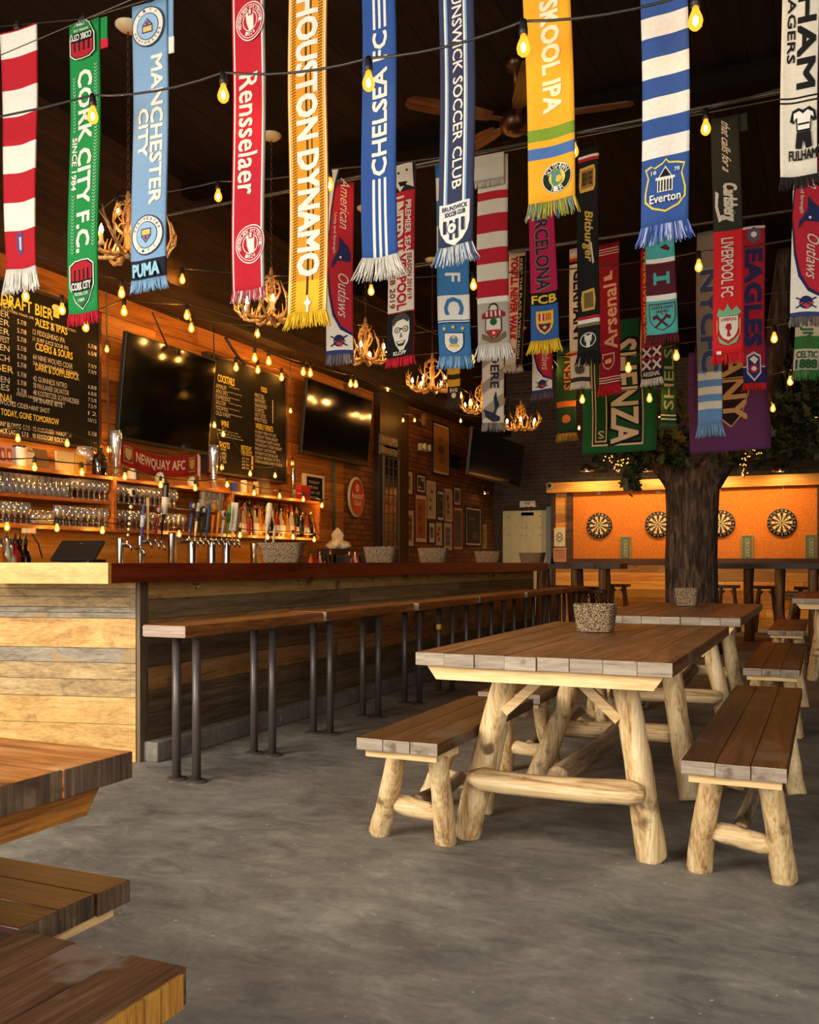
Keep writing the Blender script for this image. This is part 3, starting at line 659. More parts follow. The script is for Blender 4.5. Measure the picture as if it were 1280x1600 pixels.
def chandelier():
    t = thing('antler_chandelier', (0, 0, 3.1), '', 'chandelier', 'antler chandeliers above the bar')
    Z0 = 3.1
    m = MB(); m.lathe([(0, ZC-Z0-.035), (.06, ZC-Z0-.033), (.085, ZC-Z0-.012), (.085, ZC-Z0)], n=24); tag(m.build('canopy', plain('cream_canopy', (196, 176, 140), .5), t), 'cream canopy')
    m = MB(); z = .43; k = 0; M1 = Matrix.Rotation(pi/2, 3, 'X'); M2 = Matrix.Rotation(pi/2, 3, 'Z')@M1
    while z < ZC-Z0-.05:
        m.torus((0, 0, z), .014, .0032, 10, 5, 0, M1 if k % 2 == 0 else M2, (.75, 1.35)); z += .031; k += 1
    m.build('chain', CHAIN, t)
    a0 = None
    for i in range(8):
        if i < 2:
            o = AM[i].build('antler', HORN, t); a0 = a0 or []; a0.append(o)
        else: o = a0[i % 2].copy(); COL.objects.link(o); o.parent = t
        o.rotation_euler = (0, 0, i*2*pi/8); o.location = (0, 0, .02)
    for i in range(4):
        o = a0[i % 2].copy(); COL.objects.link(o); o.parent = t; o.scale = (.72, .72, .72)
        o.rotation_euler = (0, -1.05-.2*(i % 2), i*2*pi/4+.5); o.location = (0, 0, .10)
    m = MB(); m.lathe([(0, -.03), (.02, -.02), (.035, .0), (.03, .05), (.018, .2), (.018, .38), (.008, .42)], n=12); m.build('core', HORN, t)
    pc = None
    for i in range(6):
        a = i*2*pi/6+.26; p = Vector((.235*cos(a), .235*sin(a), .0))
        if pc is None:
            pc = bpy.data.objects.new('candle_light', None); COL.objects.link(pc); pc.parent = t; pc.location = p
            m = MB(); m.lathe([(.0, .0), (.022, .0), (.024, .012), (.013, .014), (.012, .075), (0, .075)], n=10); m.build('sleeve', CANDLE, pc)
            m = MB(); m.lathe([(.009, .075), (.014, .092), (.010, .112), (0, .135)], n=9); m.build('flame_bulb', FLAME, pc)
        else: copy_tree(pc, t, p)
    return t
c0 = chandelier(); lbs = ['nearest, behind the light blue scarf', 'second from the front, behind the red scarf', 'third from the front, between two red scarves', 'fourth from the front, left of the black and yellow scarf', 'fifth from the front, behind the grey scarf', 'farthest, over the back of the bar']
for i in range(6):
    q = (-4.2, 4.83+1.73*i, 3.1)
    if i == 0: c0.location = q; c0['label'] = 'antler chandelier with candle bulbs, '+lbs[0]; c0.rotation_euler = (0, 0, .2)
    else: copy_tree(c0, None, q, 'antler chandelier with candle bulbs, '+lbs[i], rz=.2+i*.7)
for p_ in (PB, PB1, PBS): kill(p_)

# ceiling fan
q = _d(806, 188, 6.6); fan = thing('ceiling_fan', q, 'dark ceiling fan with long varnished blades behind the yellow scarf', 'ceiling fan')
FANW = wood('fan_blade_wood', [(46, 22, 12), (84, 44, 24), (120, 70, 40)], 'x', 1, .3, island=.1)
m = MB(); m.lathe([(0, -.10), (.05, -.10), (.10, -.07), (.115, -.02), (.11, .03), (.06, .06), (.02, .07), (.018, ZC-q.z-.06), (.07, ZC-q.z-.04), (.075, ZC-q.z)], n=24); m.build('motor_housing', plain('bronze_metal', (70, 44, 28), .35, .8), fan)
bl = None
for i in range(5):
    if bl is None:
        m = MB(); m.b2((.09, -.02, -.012), (.22, .02, -.004), 0)
        P0 = [(.19, -.045), (.3, -.062), (.62, -.072), (.78, -.062), (.82, -.03), (.82, .03), (.78, .062), (.62, .072), (.3, .062), (.19, .045)]
        m.prism(P0, -.004, .006, 0); bl = m.build('blade', FANW, fan); bl.rotation_euler = (.2, 0, .12)
    else:
        o = bl.copy(); COL.objects.link(o); o.parent = fan; o.rotation_euler = (.2, 0, .12+i*2*pi/5)

for pts, r, lb, x in ((((238, 488), (250, 515), (262, 542)), .008, 'black cable end dangling before the first television', -5.25), (((352, 528), (368, 552), (383, 570)), .014, 'thin black spotlight arm over the cocktail board', -5.3), (((46, 828), (60, 850), (66, 872)), .006, 'black cable hanging from the white adapter behind the bar', -5.36)):
    P_ = [onx(a_, b_, x) for a_, b_ in pts]; m = MB(); m.tube([q-P_[0] for q in P_], r, 6); tag(m.build('hanging_cable', BLACK, None, P_[0]), lb, 'cable')
q = onx(45, 829, -5.35); m = MB(); m.b2((-.02, -.05, -.02), (.02, .05, .02), 0, bev=.004); tag(m.build('power_adapter', plain('white_plastic', (210, 200, 170), .5), None, q), 'small white power adapter under the lower shelf at the left', 'adapter')

# ================================================================== LETTERING AND FLAT ARTWORK
_T = {}
def glyphs(body, bold=0.0):
    bold = 0
    k = (body, bold)
    if k not in _T:
        cu = bpy.data.curves.new('lettering', 'FONT'); cu.body = body; cu.offset = bold; cu.resolution_u = 2
        ob = bpy.data.objects.new('lettering', cu); me = ob.to_mesh()
        vs = [(v.co.x, v.co.y) for v in me.vertices]; fs = [tuple(p.vertices) for p in me.polygons]
        ob.to_mesh_clear(); bpy.data.objects.remove(ob); bpy.data.curves.remove(cu)
        x0 = min(v[0] for v in vs); x1 = max(v[0] for v in vs); y0 = min(v[1] for v in vs); y1 = max(v[1] for v in vs)
        _T[k] = ([((x-x0)/(x1-x0), (y-y0)/(y1-y0)) for x, y in vs], fs)
    return _T[k]
class Deco:
    """flat shapes and letters laid on a surface; f(a, b, layer height) gives the 3D point"""
    def __init__(s, f, l0=.0015, step=.0005, matf=fab, fine=0):
        s.f = f; s.l = l0; s.st = step; s.matf = matf; s.fine = fine; s.hold = False; s.sets = {'lettering': (MB(), []), 'crest': (MB(), [])}
    def _add(s, pts, fs, col, which):
        mb, mats = s.sets[which]
        m_ = s.matf(col)
        if m_ not in mats: mats.append(m_)
        if s.fine:
            bm = bmesh.new(); bv = [bm.verts.new((a, b, 0)) for a, b in pts]
            for f_ in fs:
                try: bm.faces.new([bv[i] for i in f_])
                except ValueError: pass
            bmesh.ops.triangulate(bm, faces=bm.faces[:])
            for _ in range(6):
                lg = [e for e in bm.edges if e.calc_length() > s.fine]
                if not lg: break
                bmesh.ops.subdivide_edges(bm, edges=lg, cuts=1); bmesh.ops.triangulate(bm, faces=[f_ for f_ in bm.faces if len(f_.verts) > 3])
            bm.verts.index_update(); pts = [(v.co.x, v.co.y) for v in bm.verts]; fs = [[v.index for v in f_.verts] for f_ in bm.faces]; bm.free()
        mb.add([s.f(a, b, s.l) for a, b in pts], fs, mats.index(m_))
    def up(s): s.l += 0 if s.hold else s.st
    def text(s, body, a0, b0, a1, b1, col, rot=0, bold=.02, outline=None, grow=.06, slant=0, which='lettering'):
        if outline is not None:
            ga = abs(a1-a0)*(.015 if rot == 0 else grow); gb = abs(b1-b0)*(grow if rot == 0 else .015)
            s.text(body, a0-ga, b0-gb, a1+ga, b1+gb, outline, rot, bold+.05, None, 0, slant, which)
        vs, fs = glyphs(body, bold); s.up(); out = []
        for x, y in vs:
            if slant: x = (x+y*slant)/(1+abs(slant))
            if rot == 0: p = (a0+(a1-a0)*x, b0+(b1-b0)*y)
            elif rot == -90: p = (a0+(a1-a0)*y, b1-(b1-b0)*x)
            elif rot == 90: p = (a1-(a1-a0)*y, b0+(b1-b0)*x)
            else: p = (a1-(a1-a0)*x, b1-(b1-b0)*y)
            out.append(p)
        if bold >= .02:
            e_ = min(abs(a1-a0), abs(b1-b0))*min(bold, .11)*.6
            for sx, sy in ((1, 1), (1, -1), (-1, 1), (-1, -1)):
                s.l += .00025; s._add([(x_+sx*e_, y_+sy*e_) for x_, y_ in out], fs, col, which)
            return
        s._add(out, fs, col, which)
    def poly(s, pts, col, which='crest'): s.up(); s._add(pts, [tuple(range(len(pts)))], col, which)
    def rect(s, a0, b0, a1, b1, col, which='crest'): s.poly([(a0, b0), (a1, b0), (a1, b1), (a0, b1)], col, which)
    def disc(s, a, b, ra, rb, col, n=28, which='crest'): s.poly([(a+ra*cos(2*pi*i/n), b+rb*sin(2*pi*i/n)) for i in range(n)], col, which)
    def shield(s, a, b, w_, h_, col, which='crest', flat=True):
        P_ = [(-.5, .5), (0, .5 if flat else .58), (.5, .5), (.5, .0), (.44, -.2), (.28, -.38), (0, -.5), (-.28, -.38), (-.44, -.2), (-.5, .0)]
        s.poly([(a+x*w_, b+y*h_) for x, y in P_][::-1], col, which)
    def ringtext(s, a, b, r, body, col, a0, a1, size, which='crest'):
        """letters set one by one round a circle, from angle a0 to a1 (degrees, clockwise from the left)"""
        n = len(body); s.up()
        for i, ch in enumerate(body):
            if ch == ' ': continue
            an = radians(a0+(a1-a0)*i/max(1, n-1)); vs, fs = glyphs(ch, .02); out = []
            cx, cy = a+r*cos(an), b+r*sin(an); ro = an-pi/2 if a1 < a0 else an+pi/2
            for x, y in vs:
                x = (x-.5)*size*.75; y = (y-.5)*size
                out.append((cx+x*cos(ro)-y*sin(ro), cy+x*sin(ro)+y*cos(ro)))
            s._add(out, fs, col, which)
    def build(s, parent, names=('lettering', 'crest')):
        for k, nm in zip(('crest', 'lettering'), (names[1], names[0])):
            mb, mats = s.sets[k]
            if mb.f: mb.build(nm, mats, parent)
def paint(c):
    return plain('paint_'+(c if isinstance(c, str) else '%02x%02x%02x' % c), c, .7)

# ================================================================== BACK BAR
XS = -5.32
SHW = wood('orange_shelf_board', [(120, 58, 18), (168, 92, 32), (196, 122, 52)], 'y', .7, .4, island=.15)
PLY = wood('orange_plywood', [(168, 100, 30), (206, 136, 50), (222, 160, 74)], 'y', .3, .4, island=.1)
ye = onx(500, 800, XS).y; ym = onx(177, 800, XS).y
t = thing('back_counter', (-5.38, 3.0, 0), 'low counter behind the bar carrying the beer taps', 'counter')
m = MB(); m.b2((-.31, 0, 0), (.28, ye+1.0-3, .88), 0); m.build('cabinet', W_DK, t)
m = MB(); m.b2((-.31, -.02, .88), (.31, ye+1.02-3, .92), 0); m.build('counter_top', plain('steel_counter', (150, 140, 125), .3, .9), t)
m = MB(); m.b2((-.318, 0, .92), (-.300, ye-3, 1.318), 0); m.build('backsplash', PLY, t)
sh = thing('bar_shelving', (-5.70, 2.5, 0), 'orange wooden shelving on the bar wall holding glasses and liquor bottles', 'shelving')
D_ = .38
for z, nm in ((1.322, 'shelf'), (1.745, 'shelf')):
    m = MB(); m.b2((0.003, 0, z), (D_, ye-2.5, z+.028), 0); m.build(nm, SHW, sh)
m = MB(); m.b2((0.003, 0, 1.545), (D_-.02, ym-2.5, 1.570), 0); m.build('shelf', SHW, sh)
m = MB(); m.b2((0.003, ym-2.5+.04, 1.56), (D_-.1, onx(365, 800, XS).y-2.5, 1.567), 0); tag(m.build('shelf', GLASS, sh), 'clear glass shelf')
for yy in (ym-2.5, onx(362, 800, XS).y-2.5, ye-2.53):
    m = MB(); m.b2((0.003, yy, 1.321), (D_+.005, yy+.035, 1.775), 0); m.build('upright', SHW, sh)

# glassware
def glass_mb(kind):
    m = MB()
    if kind == 'pint': m.lathe([(.0, .004), (.026, .0), (.030, .004), (.040, .145), (.0375, .145), (.0275, .012), (0, .010)], n=12)
    elif kind == 'shaker': m.lathe([(0, .004), (.03, 0), (.034, .06), (.038, .11), (.0355, .11), (.031, .06), (.028, .01), (0, .01)], n=12)
    elif kind == 'stem': m.lathe([(0, .0), (.032, .0), (.030, .005), (.006, .012), (.005, .055), (.012, .065), (.034, .095), (.036, .12), (.030, .16), (.0285, .16), (.034, .12), (.032, .096), (0, .072)], n=12)
    elif kind == 'mug': m.lathe([(0, 0), (.04, 0), (.042, .01), (.042, .09), (.045, .1), (.042, .1), (.038, .09), (.038, .015), (0, .014)], n=12)
    return m
GM = {k: glass_mb(k).build('beer_glass', GLASS) for k in ('pint', 'shaker', 'stem', 'mug')}
def glass_row(kind, px0, px1, n, x, z, label, group, flip=False, jitter=.004):
    ya, yb = onx(px0, 800, x).y, onx(px1, 800, x).y
    for i in range(n):
        o = GM[kind].copy(); COL.objects.link(o)
        o.location = (x+(R.random()-.5)*jitter, ya+(yb-ya)*(i+.5)/n, z+(.0 if not flip else .16)); 
        if flip: o.rotation_euler = (pi, 0, 0)
        tag(o, label, 'glass', group)
glass_row('pint', -22, 104, 13, -5.37, 1.5705, 'tall straight beer glass, front row of the middle shelf at the left', 'tall beer glasses')
glass_row('pint', -10, 108, 12, -5.47, 1.5705, 'tall straight beer glass, rear row of the middle shelf at the left', 'tall beer glasses behind')
glass_row('stem', 108, 168, 7, -5.37, 1.5705, 'stemmed glass on the middle shelf beside the shelf upright', 'stemmed glasses by the upright')
glass_row('stem', -20, 46, 7, -5.37, 1.3505, 'stemmed tulip glass with red marks, left end of the lowest shelf', 'tulip glasses on the low shelf')
glass_row('shaker', 48, 82, 4, -5.38, 1.3505, 'straight glass in the middle of the low left shelf', 'straight glasses on the low shelf')
glass_row('stem', 84, 168, 9, -5.37, 1.3505, 'stemmed glass at the right end of the low left shelf', 'stemmed glasses on the low shelf')
glass_row('stem', 88, 166, 8, -5.47, 1.3505, 'stemmed glass in the rear row of the low left shelf', 'stemmed glasses behind on the low shelf')
glass_row('stem', 180, 275, 12, -5.40, 1.5685, 'stemmed glass on the clear shelf below the red banner', 'stemmed glasses on the clear shelf')
glass_row('stem', 182, 277, 12, -5.50, 1.5685, 'stemmed glass in the rear row of the clear shelf', 'stemmed glasses behind on the clear shelf')
glass_row('stem', 182, 290, 13, -5.38, 1.3505, 'stemmed glass on the low shelf behind the beer taps', 'stemmed glasses behind the taps')
glass_row('mug', 312, 345, 4, -5.40, 1.5685, 'glass stacked on the clear shelf near the cocktail board', 'glasses near the cocktail board')
glass_row('mug', 314, 347, 4, -5.40, 1.6690, 'upper glass of the stack near the cocktail board', 'upper glasses near the cocktail board')
glass_row('shaker', 46, 96, 7, -5.15, .9205, 'small tumbler standing on the back counter at the left', 'tumblers on the back counter')
glass_row('shaker', 168, 262, 9, -5.28, .9205, 'small glass standing on the back counter between the tap columns', 'small glasses between the taps')
# bottles: body, label and cap of each
def bottle_proto(kind, glass, label, cap):
    t = thing('liquor_bottle', (0, 0, 0), None, None)
    if kind == 0: P_ = [(0, 0), (.034, 0), (.037, .01), (.037, .17), (.030, .20), (.014, .225), (.0125, .275), (0, .275)]
    elif kind == 1: P_ = [(0, 0), (.040, 0), (.042, .01), (.042, .12), (.036, .16), (.016, .19), (.014, .25), (0, .25)]
    elif kind == 2: P_ = [(0, 0), (.030, 0), (.032, .01), (.033, .15), (.022, .21), (.012, .25), (.012, .29), (0, .29)]
    else: P_ = [(0, 0), (.026, 0), (.036, .02), (.040, .08), (.030, .15), (.016, .19), (.013, .27), (0, .27)]
    top = P_[-1][1]; rr = P_[2][0]+.0012
    m = MB(); m.lathe(P_, n=12); m.build('body', glass, t)
    m = MB(); m.lathe([(rr, .035), (rr+.0005, .045), (rr+.0005, .115 if kind != 3 else .07), (rr, .118 if kind != 3 else .072)], n=12); m.build('label', label, t)
    m = MB(); m.lathe([(.0145, top-.012), (.015, top+.012), (.008, top+.016), (.005, top+.045), (.003, top+.05), (0, top+.05)], n=8); m.build('pourer' if kind != 2 else 'cap', cap, t)
    return t
def bglass(nm, c, ru=.12):
    m, N, L, B = newmat(nm); B.inputs['Base Color'].default_value = lin(c); B.inputs['Roughness'].default_value = ru
    B.inputs['Transmission Weight'].default_value = 0; B.inputs['Coat Weight'].default_value = .6; B.inputs['Coat Roughness'].default_value = .08; return m
gl = [bglass('clear_spirit', (178, 160, 130)), bglass('amber_spirit', (150, 72, 16)), bglass('green_bottle', (22, 48, 22)), bglass('dark_bottle', (22, 12, 8)), bglass('gold_spirit', (196, 130, 40)), bglass('red_spirit', (150, 24, 14))]
lbm = [plain('cream_label', (226, 214, 184)), plain('red_label', (170, 30, 24)), plain('black_label', (24, 22, 22)), plain('gold_label', (200, 160, 70)), plain('white_label', (232, 228, 220))]
cpm = [CHROME, BLACK, plain('red_cap', (160, 24, 20)), plain('gold_cap', (200, 160, 70), .3, .9)]
protos = [bottle_proto(k, gl[g], lbm[l], cpm[c]) for k, g, l, c in ((0, 1, 0, 1), (1, 0, 4, 0), (2, 2, 0, 3), (0, 3, 2, 1), (3, 4, 3, 2), (1, 1, 1, 0), (2, 0, 4, 0), (0, 5, 0, 1), (3, 3, 0, 3), (0, 0, 0, 2))]
dsc = ['amber bottle with cream label', 'broad clear bottle with white label', 'slim green bottle with cream label', 'black bottle with black label', 'pear-shaped golden bottle', 'squat amber bottle with red label', 'slim clear bottle with white label', 'red bottle with cream label', 'dark pear-shaped bottle with cream label', 'clear bottle with red cap']
def bottle(k, p, label, grp, s=1.0):
    c = copy_tree(protos[k], None, p, label, grp); c['category'] = 'bottle'; c.scale = (s, s, s); return c
seq = [0, 9, 5, 3, 1, 4, 0, 2, 8, 6, 7, 1, 0, 4, 9, 5, 2, 3, 6, 0, 8, 1]
ya, yb = onx(369, 800, -5.40).y, onx(489, 800, -5.40).y
for i in range(22):
    bottle(seq[i], (-5.40+(i % 3)*.012, ya+(yb-ya)*(i+.5)/22, 1.3505), dsc[seq[i]]+', front row of the liquor shelf', 'liquor bottles, front row, '+dsc[seq[i]], .93+.14*R.random())
for i in range(20):
    k = seq[(i*7+3) % 22]
    bottle(k, (-5.53, ya+(yb-ya)*(i+.5)/20, 1.3505), dsc[k]+', rear row of the liquor shelf', 'liquor bottles, rear row, '+dsc[k], 1.12+.1*R.random())
for i, (px, k) in enumerate(((2, 5), (11, 6), (17, 1), (24, 7), (31, 3), (40, 3))):
    p = onx(px, 870, -5.10); bottle(k, (-5.10, p.y, .9205), dsc[k]+', on the back counter at the left edge', 'bottles at the left edge, '+dsc[k], 1.08)
for i, (px, k) in enumerate(((486, 0), (493, 7), (500, 1), (508, 3), (516, 8))):
    p = onx(px, 870, -5.2); bottle(k, (-5.2, p.y, .9205), dsc[k]+', on the back counter right of the wide basket', 'bottles right of the basket, '+dsc[k], .95)
for p_ in protos: kill(p_)
for g_ in GM.values(): bpy.data.objects.remove(g_)

# beer taps
def tap_column(px, wpx, toppy, label, x=-5.2):
    t_ = onx(px, 870, x); tc = x/((px-640)/F*ca-sa); r = wpx*tc/F/2; zt = H+(879-toppy)/F*tc
    t = thing('tap_tower', (x, t_.y, .92), label, 'beer tap')
    m = MB(); m.lathe([(r*1.25, 0), (r*1.25, .012), (r, .02), (r, zt-.92-.012), (r*.93, zt-.92), (0, zt-.92)], n=24); m.build('column', CHROME, t)
    return t, tc, zt-.92
def tap_head(t, p, hcol, kind, hl, lean=0.0, lcol=None, paddle=None):
    hl *= 1.2
    """a chrome faucet with its handle; p in the tower's space"""
    p = Vector(p)
    m = MB(); m.tube([p+Vector((-.01, 0, 0)), p+Vector((.05, 0, .0)), p+Vector((.075, 0, -.015)), p+Vector((.085, 0, -.06))], [.011, .011, .010, .007], 8)
    m.lathe([(.0, 0), (.012, 0), (.014, .01), (.009, .03), (0, .03)], p+Vector((.045, 0, .006)), 8); m.build('faucet', CHROME, t)
    b = p+Vector((.045, 0, .036)); d = Vector((.12, lean, 1)).normalized()
    m = MB()
    if kind == 'slim': m.tube([b, b+d*hl*.25, b+d*hl*.8, b+d*hl], [.008, .012, .017, .012], 10)
    elif kind == 'round': m.tube([b, b+d*hl*.3, b+d*hl*.62], [.008, .013, .016], 10); m.lathe([(0, -.012), (.034, -.012), (.038, 0), (.034, .012), (0, .012)], b+d*hl*.82, 16, axis='X')
    elif kind == 'paddle':
        m.tube([b, b+d*hl*.2], [.008, .010], 8); M_ = d.to_track_quat('Z', 'Y').to_matrix(); m.box(b+d*hl*.6, (.022, .075, hl*.8), 0, rot=M_, bev=.005)
    elif kind == 'club': m.tube([b, b+d*hl*.35, b+d*hl*.5, b+d*hl*.95, b+d*hl], [.007, .010, .024, .028, .020], 12)
    elif kind == 'beads':
        for q in range(6): m.ico(b+d*hl*(.08+.105*q), .0135+.001*q, 0, (1, 1, 1), 1)
        m.lathe([(0, -.008), (.033, -.008), (.036, 0), (.033, .008), (0, .008)], b+d*hl*.88, 18, axis='X')
    h = m.build('handle', plain('handle_%s' % (hcol if isinstance(hcol, str) else '%02x%02x%02x' % hcol), hcol, .35), t)
    if lcol:
        m = MB()
        if kind == 'round' or kind == 'beads': m.lathe([(0, .0), (.022, .0), (.022, .003), (0, .003)], b+d*hl*(.82 if kind == 'round' else .88)+Vector((.012, 0, 0)), 16, axis='X')
        elif kind == 'paddle': M_ = d.to_track_quat('Z', 'Y').to_matrix(); m.box(b+d*hl*.74+Vector((.013, 0, 0)), (.004, .045, hl*.22), 0, rot=M_); m.box(b+d*hl*.42+Vector((.013, 0, 0)), (.004, .045, hl*.18), 0, rot=M_)
        else: m.tube([b+d*hl*.45, b+d*hl*.75], [.0185 if kind != 'club' else .0285]*2, 12)
        m.build('badge', plain('badge_%s' % (lcol if isinstance(lcol, str) else '%02x%02x%02x' % lcol), lcol, .4), h)
t, tc, h_ = tap_column(188, 11, 840, 'slim steel tap tower at the left with a beaded cream handle')
tap_head(t, (.03, .0, h_-.05), (222, 206, 164), 'beads', .36, .02, (40, 34, 30)); tap_head(t, (.03, .16, h_-.09), (60, 66, 130), 'slim', .27, -.04, (190, 200, 220))
m = MB(); m.tube([(0, 0, h_-.06), (.02, .08, h_-.07), (.03, .18, h_-.09)], .012, 8); m.build('manifold', CHROME, t)
t, tc, h_ = tap_column(220, 10, 836, 'slim steel tap tower with a wooden paddle handle and a black glass-shaped handle')
tap_head(t, (.03, .0, h_-.05), (206, 160, 92), 'paddle', .27, -.15, (90, 40, 100)); tap_head(t, (.03, .10, h_-.06), (150, 30, 26), 'round', .24, -.05, (236, 230, 220)); tap_head(t, (.03, .17, h_-.07), (20, 18, 18), 'club', .40, .0, (236, 226, 200))
m = MB(); m.tube([(0, 0, h_-.06), (.02, .08, h_-.06), (.03, .2, h_-.07)], .012, 8); m.build('manifold', CHROME, t)
tap_column(269, 13, 832, 'plain wide steel column between the tap towers')
# the long tap rail
ya, yb = onx(284, 860, -5.2).y, onx(366, 860, -5.2).y
t = thing('tap_rail', (-5.2, ya, .92), 'long steel tap rail with a row of colourful beer tap handles', 'beer tap'); L_ = yb-ya
zr = onx(300, 845, -5.2).z-.92
m = MB(); m.tube([(0, -.04, zr), (0, L_+.06, zr)], .024, 14); m.build('rail', CHROME, t)
for f in (.18, .55, .84):
    m = MB(); m.lathe([(.05, 0), (.048, .015), (.042, .03), (.042, zr)], (0, L_*f, 0), 20); m.build('column', CHROME, t)
hn = [((38, 66, 140), 'round', .27, (236, 222, 190)), ((226, 222, 210), 'slim', .25, (60, 60, 66)), ((24, 60, 34), 'round', .24, (240, 240, 236)), ((36, 90, 150), 'slim', .25, None), ((230, 130, 20), 'round', .27, (240, 180, 40)),
      ((236, 150, 40), 'slim', .20, None), ((220, 214, 200), 'round', .22, (80, 60, 50)), ((70, 160, 60), 'slim', .26, (40, 110, 40)), ((228, 218, 200), 'paddle', .28, (60, 50, 50)), ((120, 110, 90), 'slim', .22, None)]
for i, (hc, kd, hl, lc) in enumerate(hn): tap_head(t, (.01, L_*(i+.5)/len(hn), zr+.004), hc, kd, hl, 0, lc)
t, tc, h_ = tap_column(398, 14, 848, 'steel tap tower beside the wide basket with a pale fluted handle')
tap_head(t, (.03, .08, h_-.03), (232, 222, 196), 'club', .33, .02, (240, 234, 214)); tap_head(t, (.03, .22, h_-.06), (200, 190, 170), 'slim', .17)
m = MB(); m.tube([(0, 0, h_-.05), (.03, .24, h_-.06)], .010, 8); m.build('manifold', CHROME, t)

# the till
p = onx(128, 878, -3.98)
t = thing('till_screen', (-3.98, p.y, 1.07), 'black till screen tilted back on the bar, seen from behind', 'till')
m = MB(); m.prism([(-.12, -.07), (.12, -.07), (.12, .07), (-.12, .07)], 0, .018, 0); m.build('foot', BLACK, t)
m = MB(); M_ = Matrix.Rotation(-.95, 3, 'X')@Matrix.Identity(3); m.box((0, -.03, .068), (.26, .02, .19), 0, rot=Matrix.Rotation(.35, 3, 'Z')@Matrix.Rotation(-.95, 3, 'X'), bev=.004); m.build('screen', BLACK, t)
m = MB(); m.lathe([(0, 0), (.02, 0), (.024, .012), (.016, .02), (0, .02)], (-.02, .03, .10), 12); m.build('card_reader', BLACK, t)

# things on the upper shelf
def shelf_box(name, px0, px1, h, label, cat, mat_, x=-5.42, th=.02, lean=.12, z=1.7735, deco=None):
    y0, y1 = onx(px0, 740, x).y, onx(px1, 740, x).y
    t = thing(name, (x, (y0+y1)/2, z), label, cat)
    m = MB(); m.box((-h*.5*lean, 0, h/2), (th, y1-y0, h), 0, rot=Matrix.Rotation(-lean, 3, 'Y')); m.build('board' if cat == 'sign' else 'body', mat_, t)
    if deco:
        d = Deco(lambda a, b, l: (th/2+l-(b)*sin(lean), a, b*cos(lean)), matf=paint); deco(d, (y1-y0), h); d.build(t, ('lettering', 'picture'))
    return t
shelf_box('picture_card', -2, 20, .15, 'pink and cream card with two portraits at the left end of the upper shelf', 'card', paint((200, 150, 130)), deco=lambda d, w_, h: (d.rect(-w_*.42, .03, -w_*.06, h*.85, (150, 60, 70)), d.rect(w_*.06, .03, w_*.42, h*.85, (160, 70, 70)), d.disc(-w_*.24, h*.5, w_*.1, h*.2, (230, 190, 160)), d.disc(w_*.24, h*.5, w_*.1, h*.2, (230, 190, 160))))
def jar(px, r, h, label, mt, cap=None, z=1.7735, x=-5.44, nm='jar'):
    p = onx(px, 740, x); t = thing(nm, (x, p.y, z), label, 'jar')
    m = MB(); m.lathe([(0, 0), (r*.96, 0), (r, .008), (r, h*.86), (r*.9, h*.93), (r*.88, h), (0, h)], n=18); m.build('body', mt, t)
    if cap: m = MB(); m.lathe([(r*.93, h*.93), (r*.95, h*1.02), (0, h*1.03)], n=18); m.build('lid', cap, t)
jar(31, .052, .155, 'large white tin on the upper shelf at the left', paint((226, 214, 190)), CHROME); jar(46, .036, .13, 'small white tin beside the large one', paint((214, 200, 176)), CHROME)
shelf_box('card_sign', 56, 78, .16, 'dull brown folded card on the upper shelf', 'sign', paint((132, 104, 66)), lean=.3)
shelf_box('card_sign', 88, 115, .16, 'blank cream card sign on the upper shelf', 'sign', paint((206, 184, 132)), lean=.05)
shelf_box('card_sign', 117, 134, .15, 'small yellow paper bag sign beside the blank cream card', 'sign', paint((220, 170, 60)), lean=.05, deco=lambda d, w_, h: d.disc(0, h*.45, w_*.25, h*.22, (170, 110, 40)))
p = onx(139, 735, -5.42); t = thing('goblet', (-5.46, p.y, 1.7735), 'huge clear goblet on the upper shelf beside the dark growler', 'glass')
m = MB(); m.lathe([(0, 0), (.05, 0), (.048, .006), (.01, .015), (.009, .07), (.02, .085), (.06, .12), (.075, .17), (.068, .23), (.065, .23), (.07, .17), (.055, .12), (0, .09)], n=20); m.build('bowl', GLASS, t)
p = onx(162, 735, -5.36); t = thing('growler', (-5.40, p.y, 1.7735), 'dark brown glass growler jug at the end of the left shelf', 'bottle')
m = MB(); m.lathe([(0, 0), (.058, 0), (.062, .01), (.062, .13), (.05, .165), (.02, .19), (.018, .215), (0, .215)], n=20); m.build('body', bglass('growler_glass', (30, 14, 6)), t)
m = MB(); m.lathe([(.021, .205), (.022, .23), (0, .232)], n=14); m.build('cap', BLACK, t)
m = MB(); m.torus((0, .03, .19), .016, .004, 12, 6, 0, Matrix.Rotation(pi/2, 3, 'Y')); m.build('handle', gl[3], t)
def boot(px, h, label, z=1.7735, x=-5.42):
    p = onx(px, 740, x); t = thing('beer_boot', (x, p.y, z), label, 'glass')
    m = MB(); m.lathe([(0, .0), (.05, 0), (.052, .01), (.03, .03), (.026, h*.25), (.034, h*.5), (.052, h*.75), (.052, h*.9), (.047, h), (.044, h), (.048, h*.9), (.048, h*.75), (.03, h*.5), (.02, h*.25), (0, .04)], n=18); m.build('body', GLASS, t)
boot(181, .40, 'tall clear beer glass left of the red banner scarf'); boot(334, .44, 'tall clear beer glass right of the red banner scarf')
p = onx(461, 745, -5.4); t = thing('glass_tower', (-5.42, p.y, 1.7735), 'tall slim mirrored glass cylinder near the small framed chalkboard', 'glass')
m = MB(); m.lathe([(0, 0), (.04, 0), (.04, .012), (.022, .02), (.022, .34), (.028, .35), (0, .355)], n=16); m.build('body', CHROME, t)
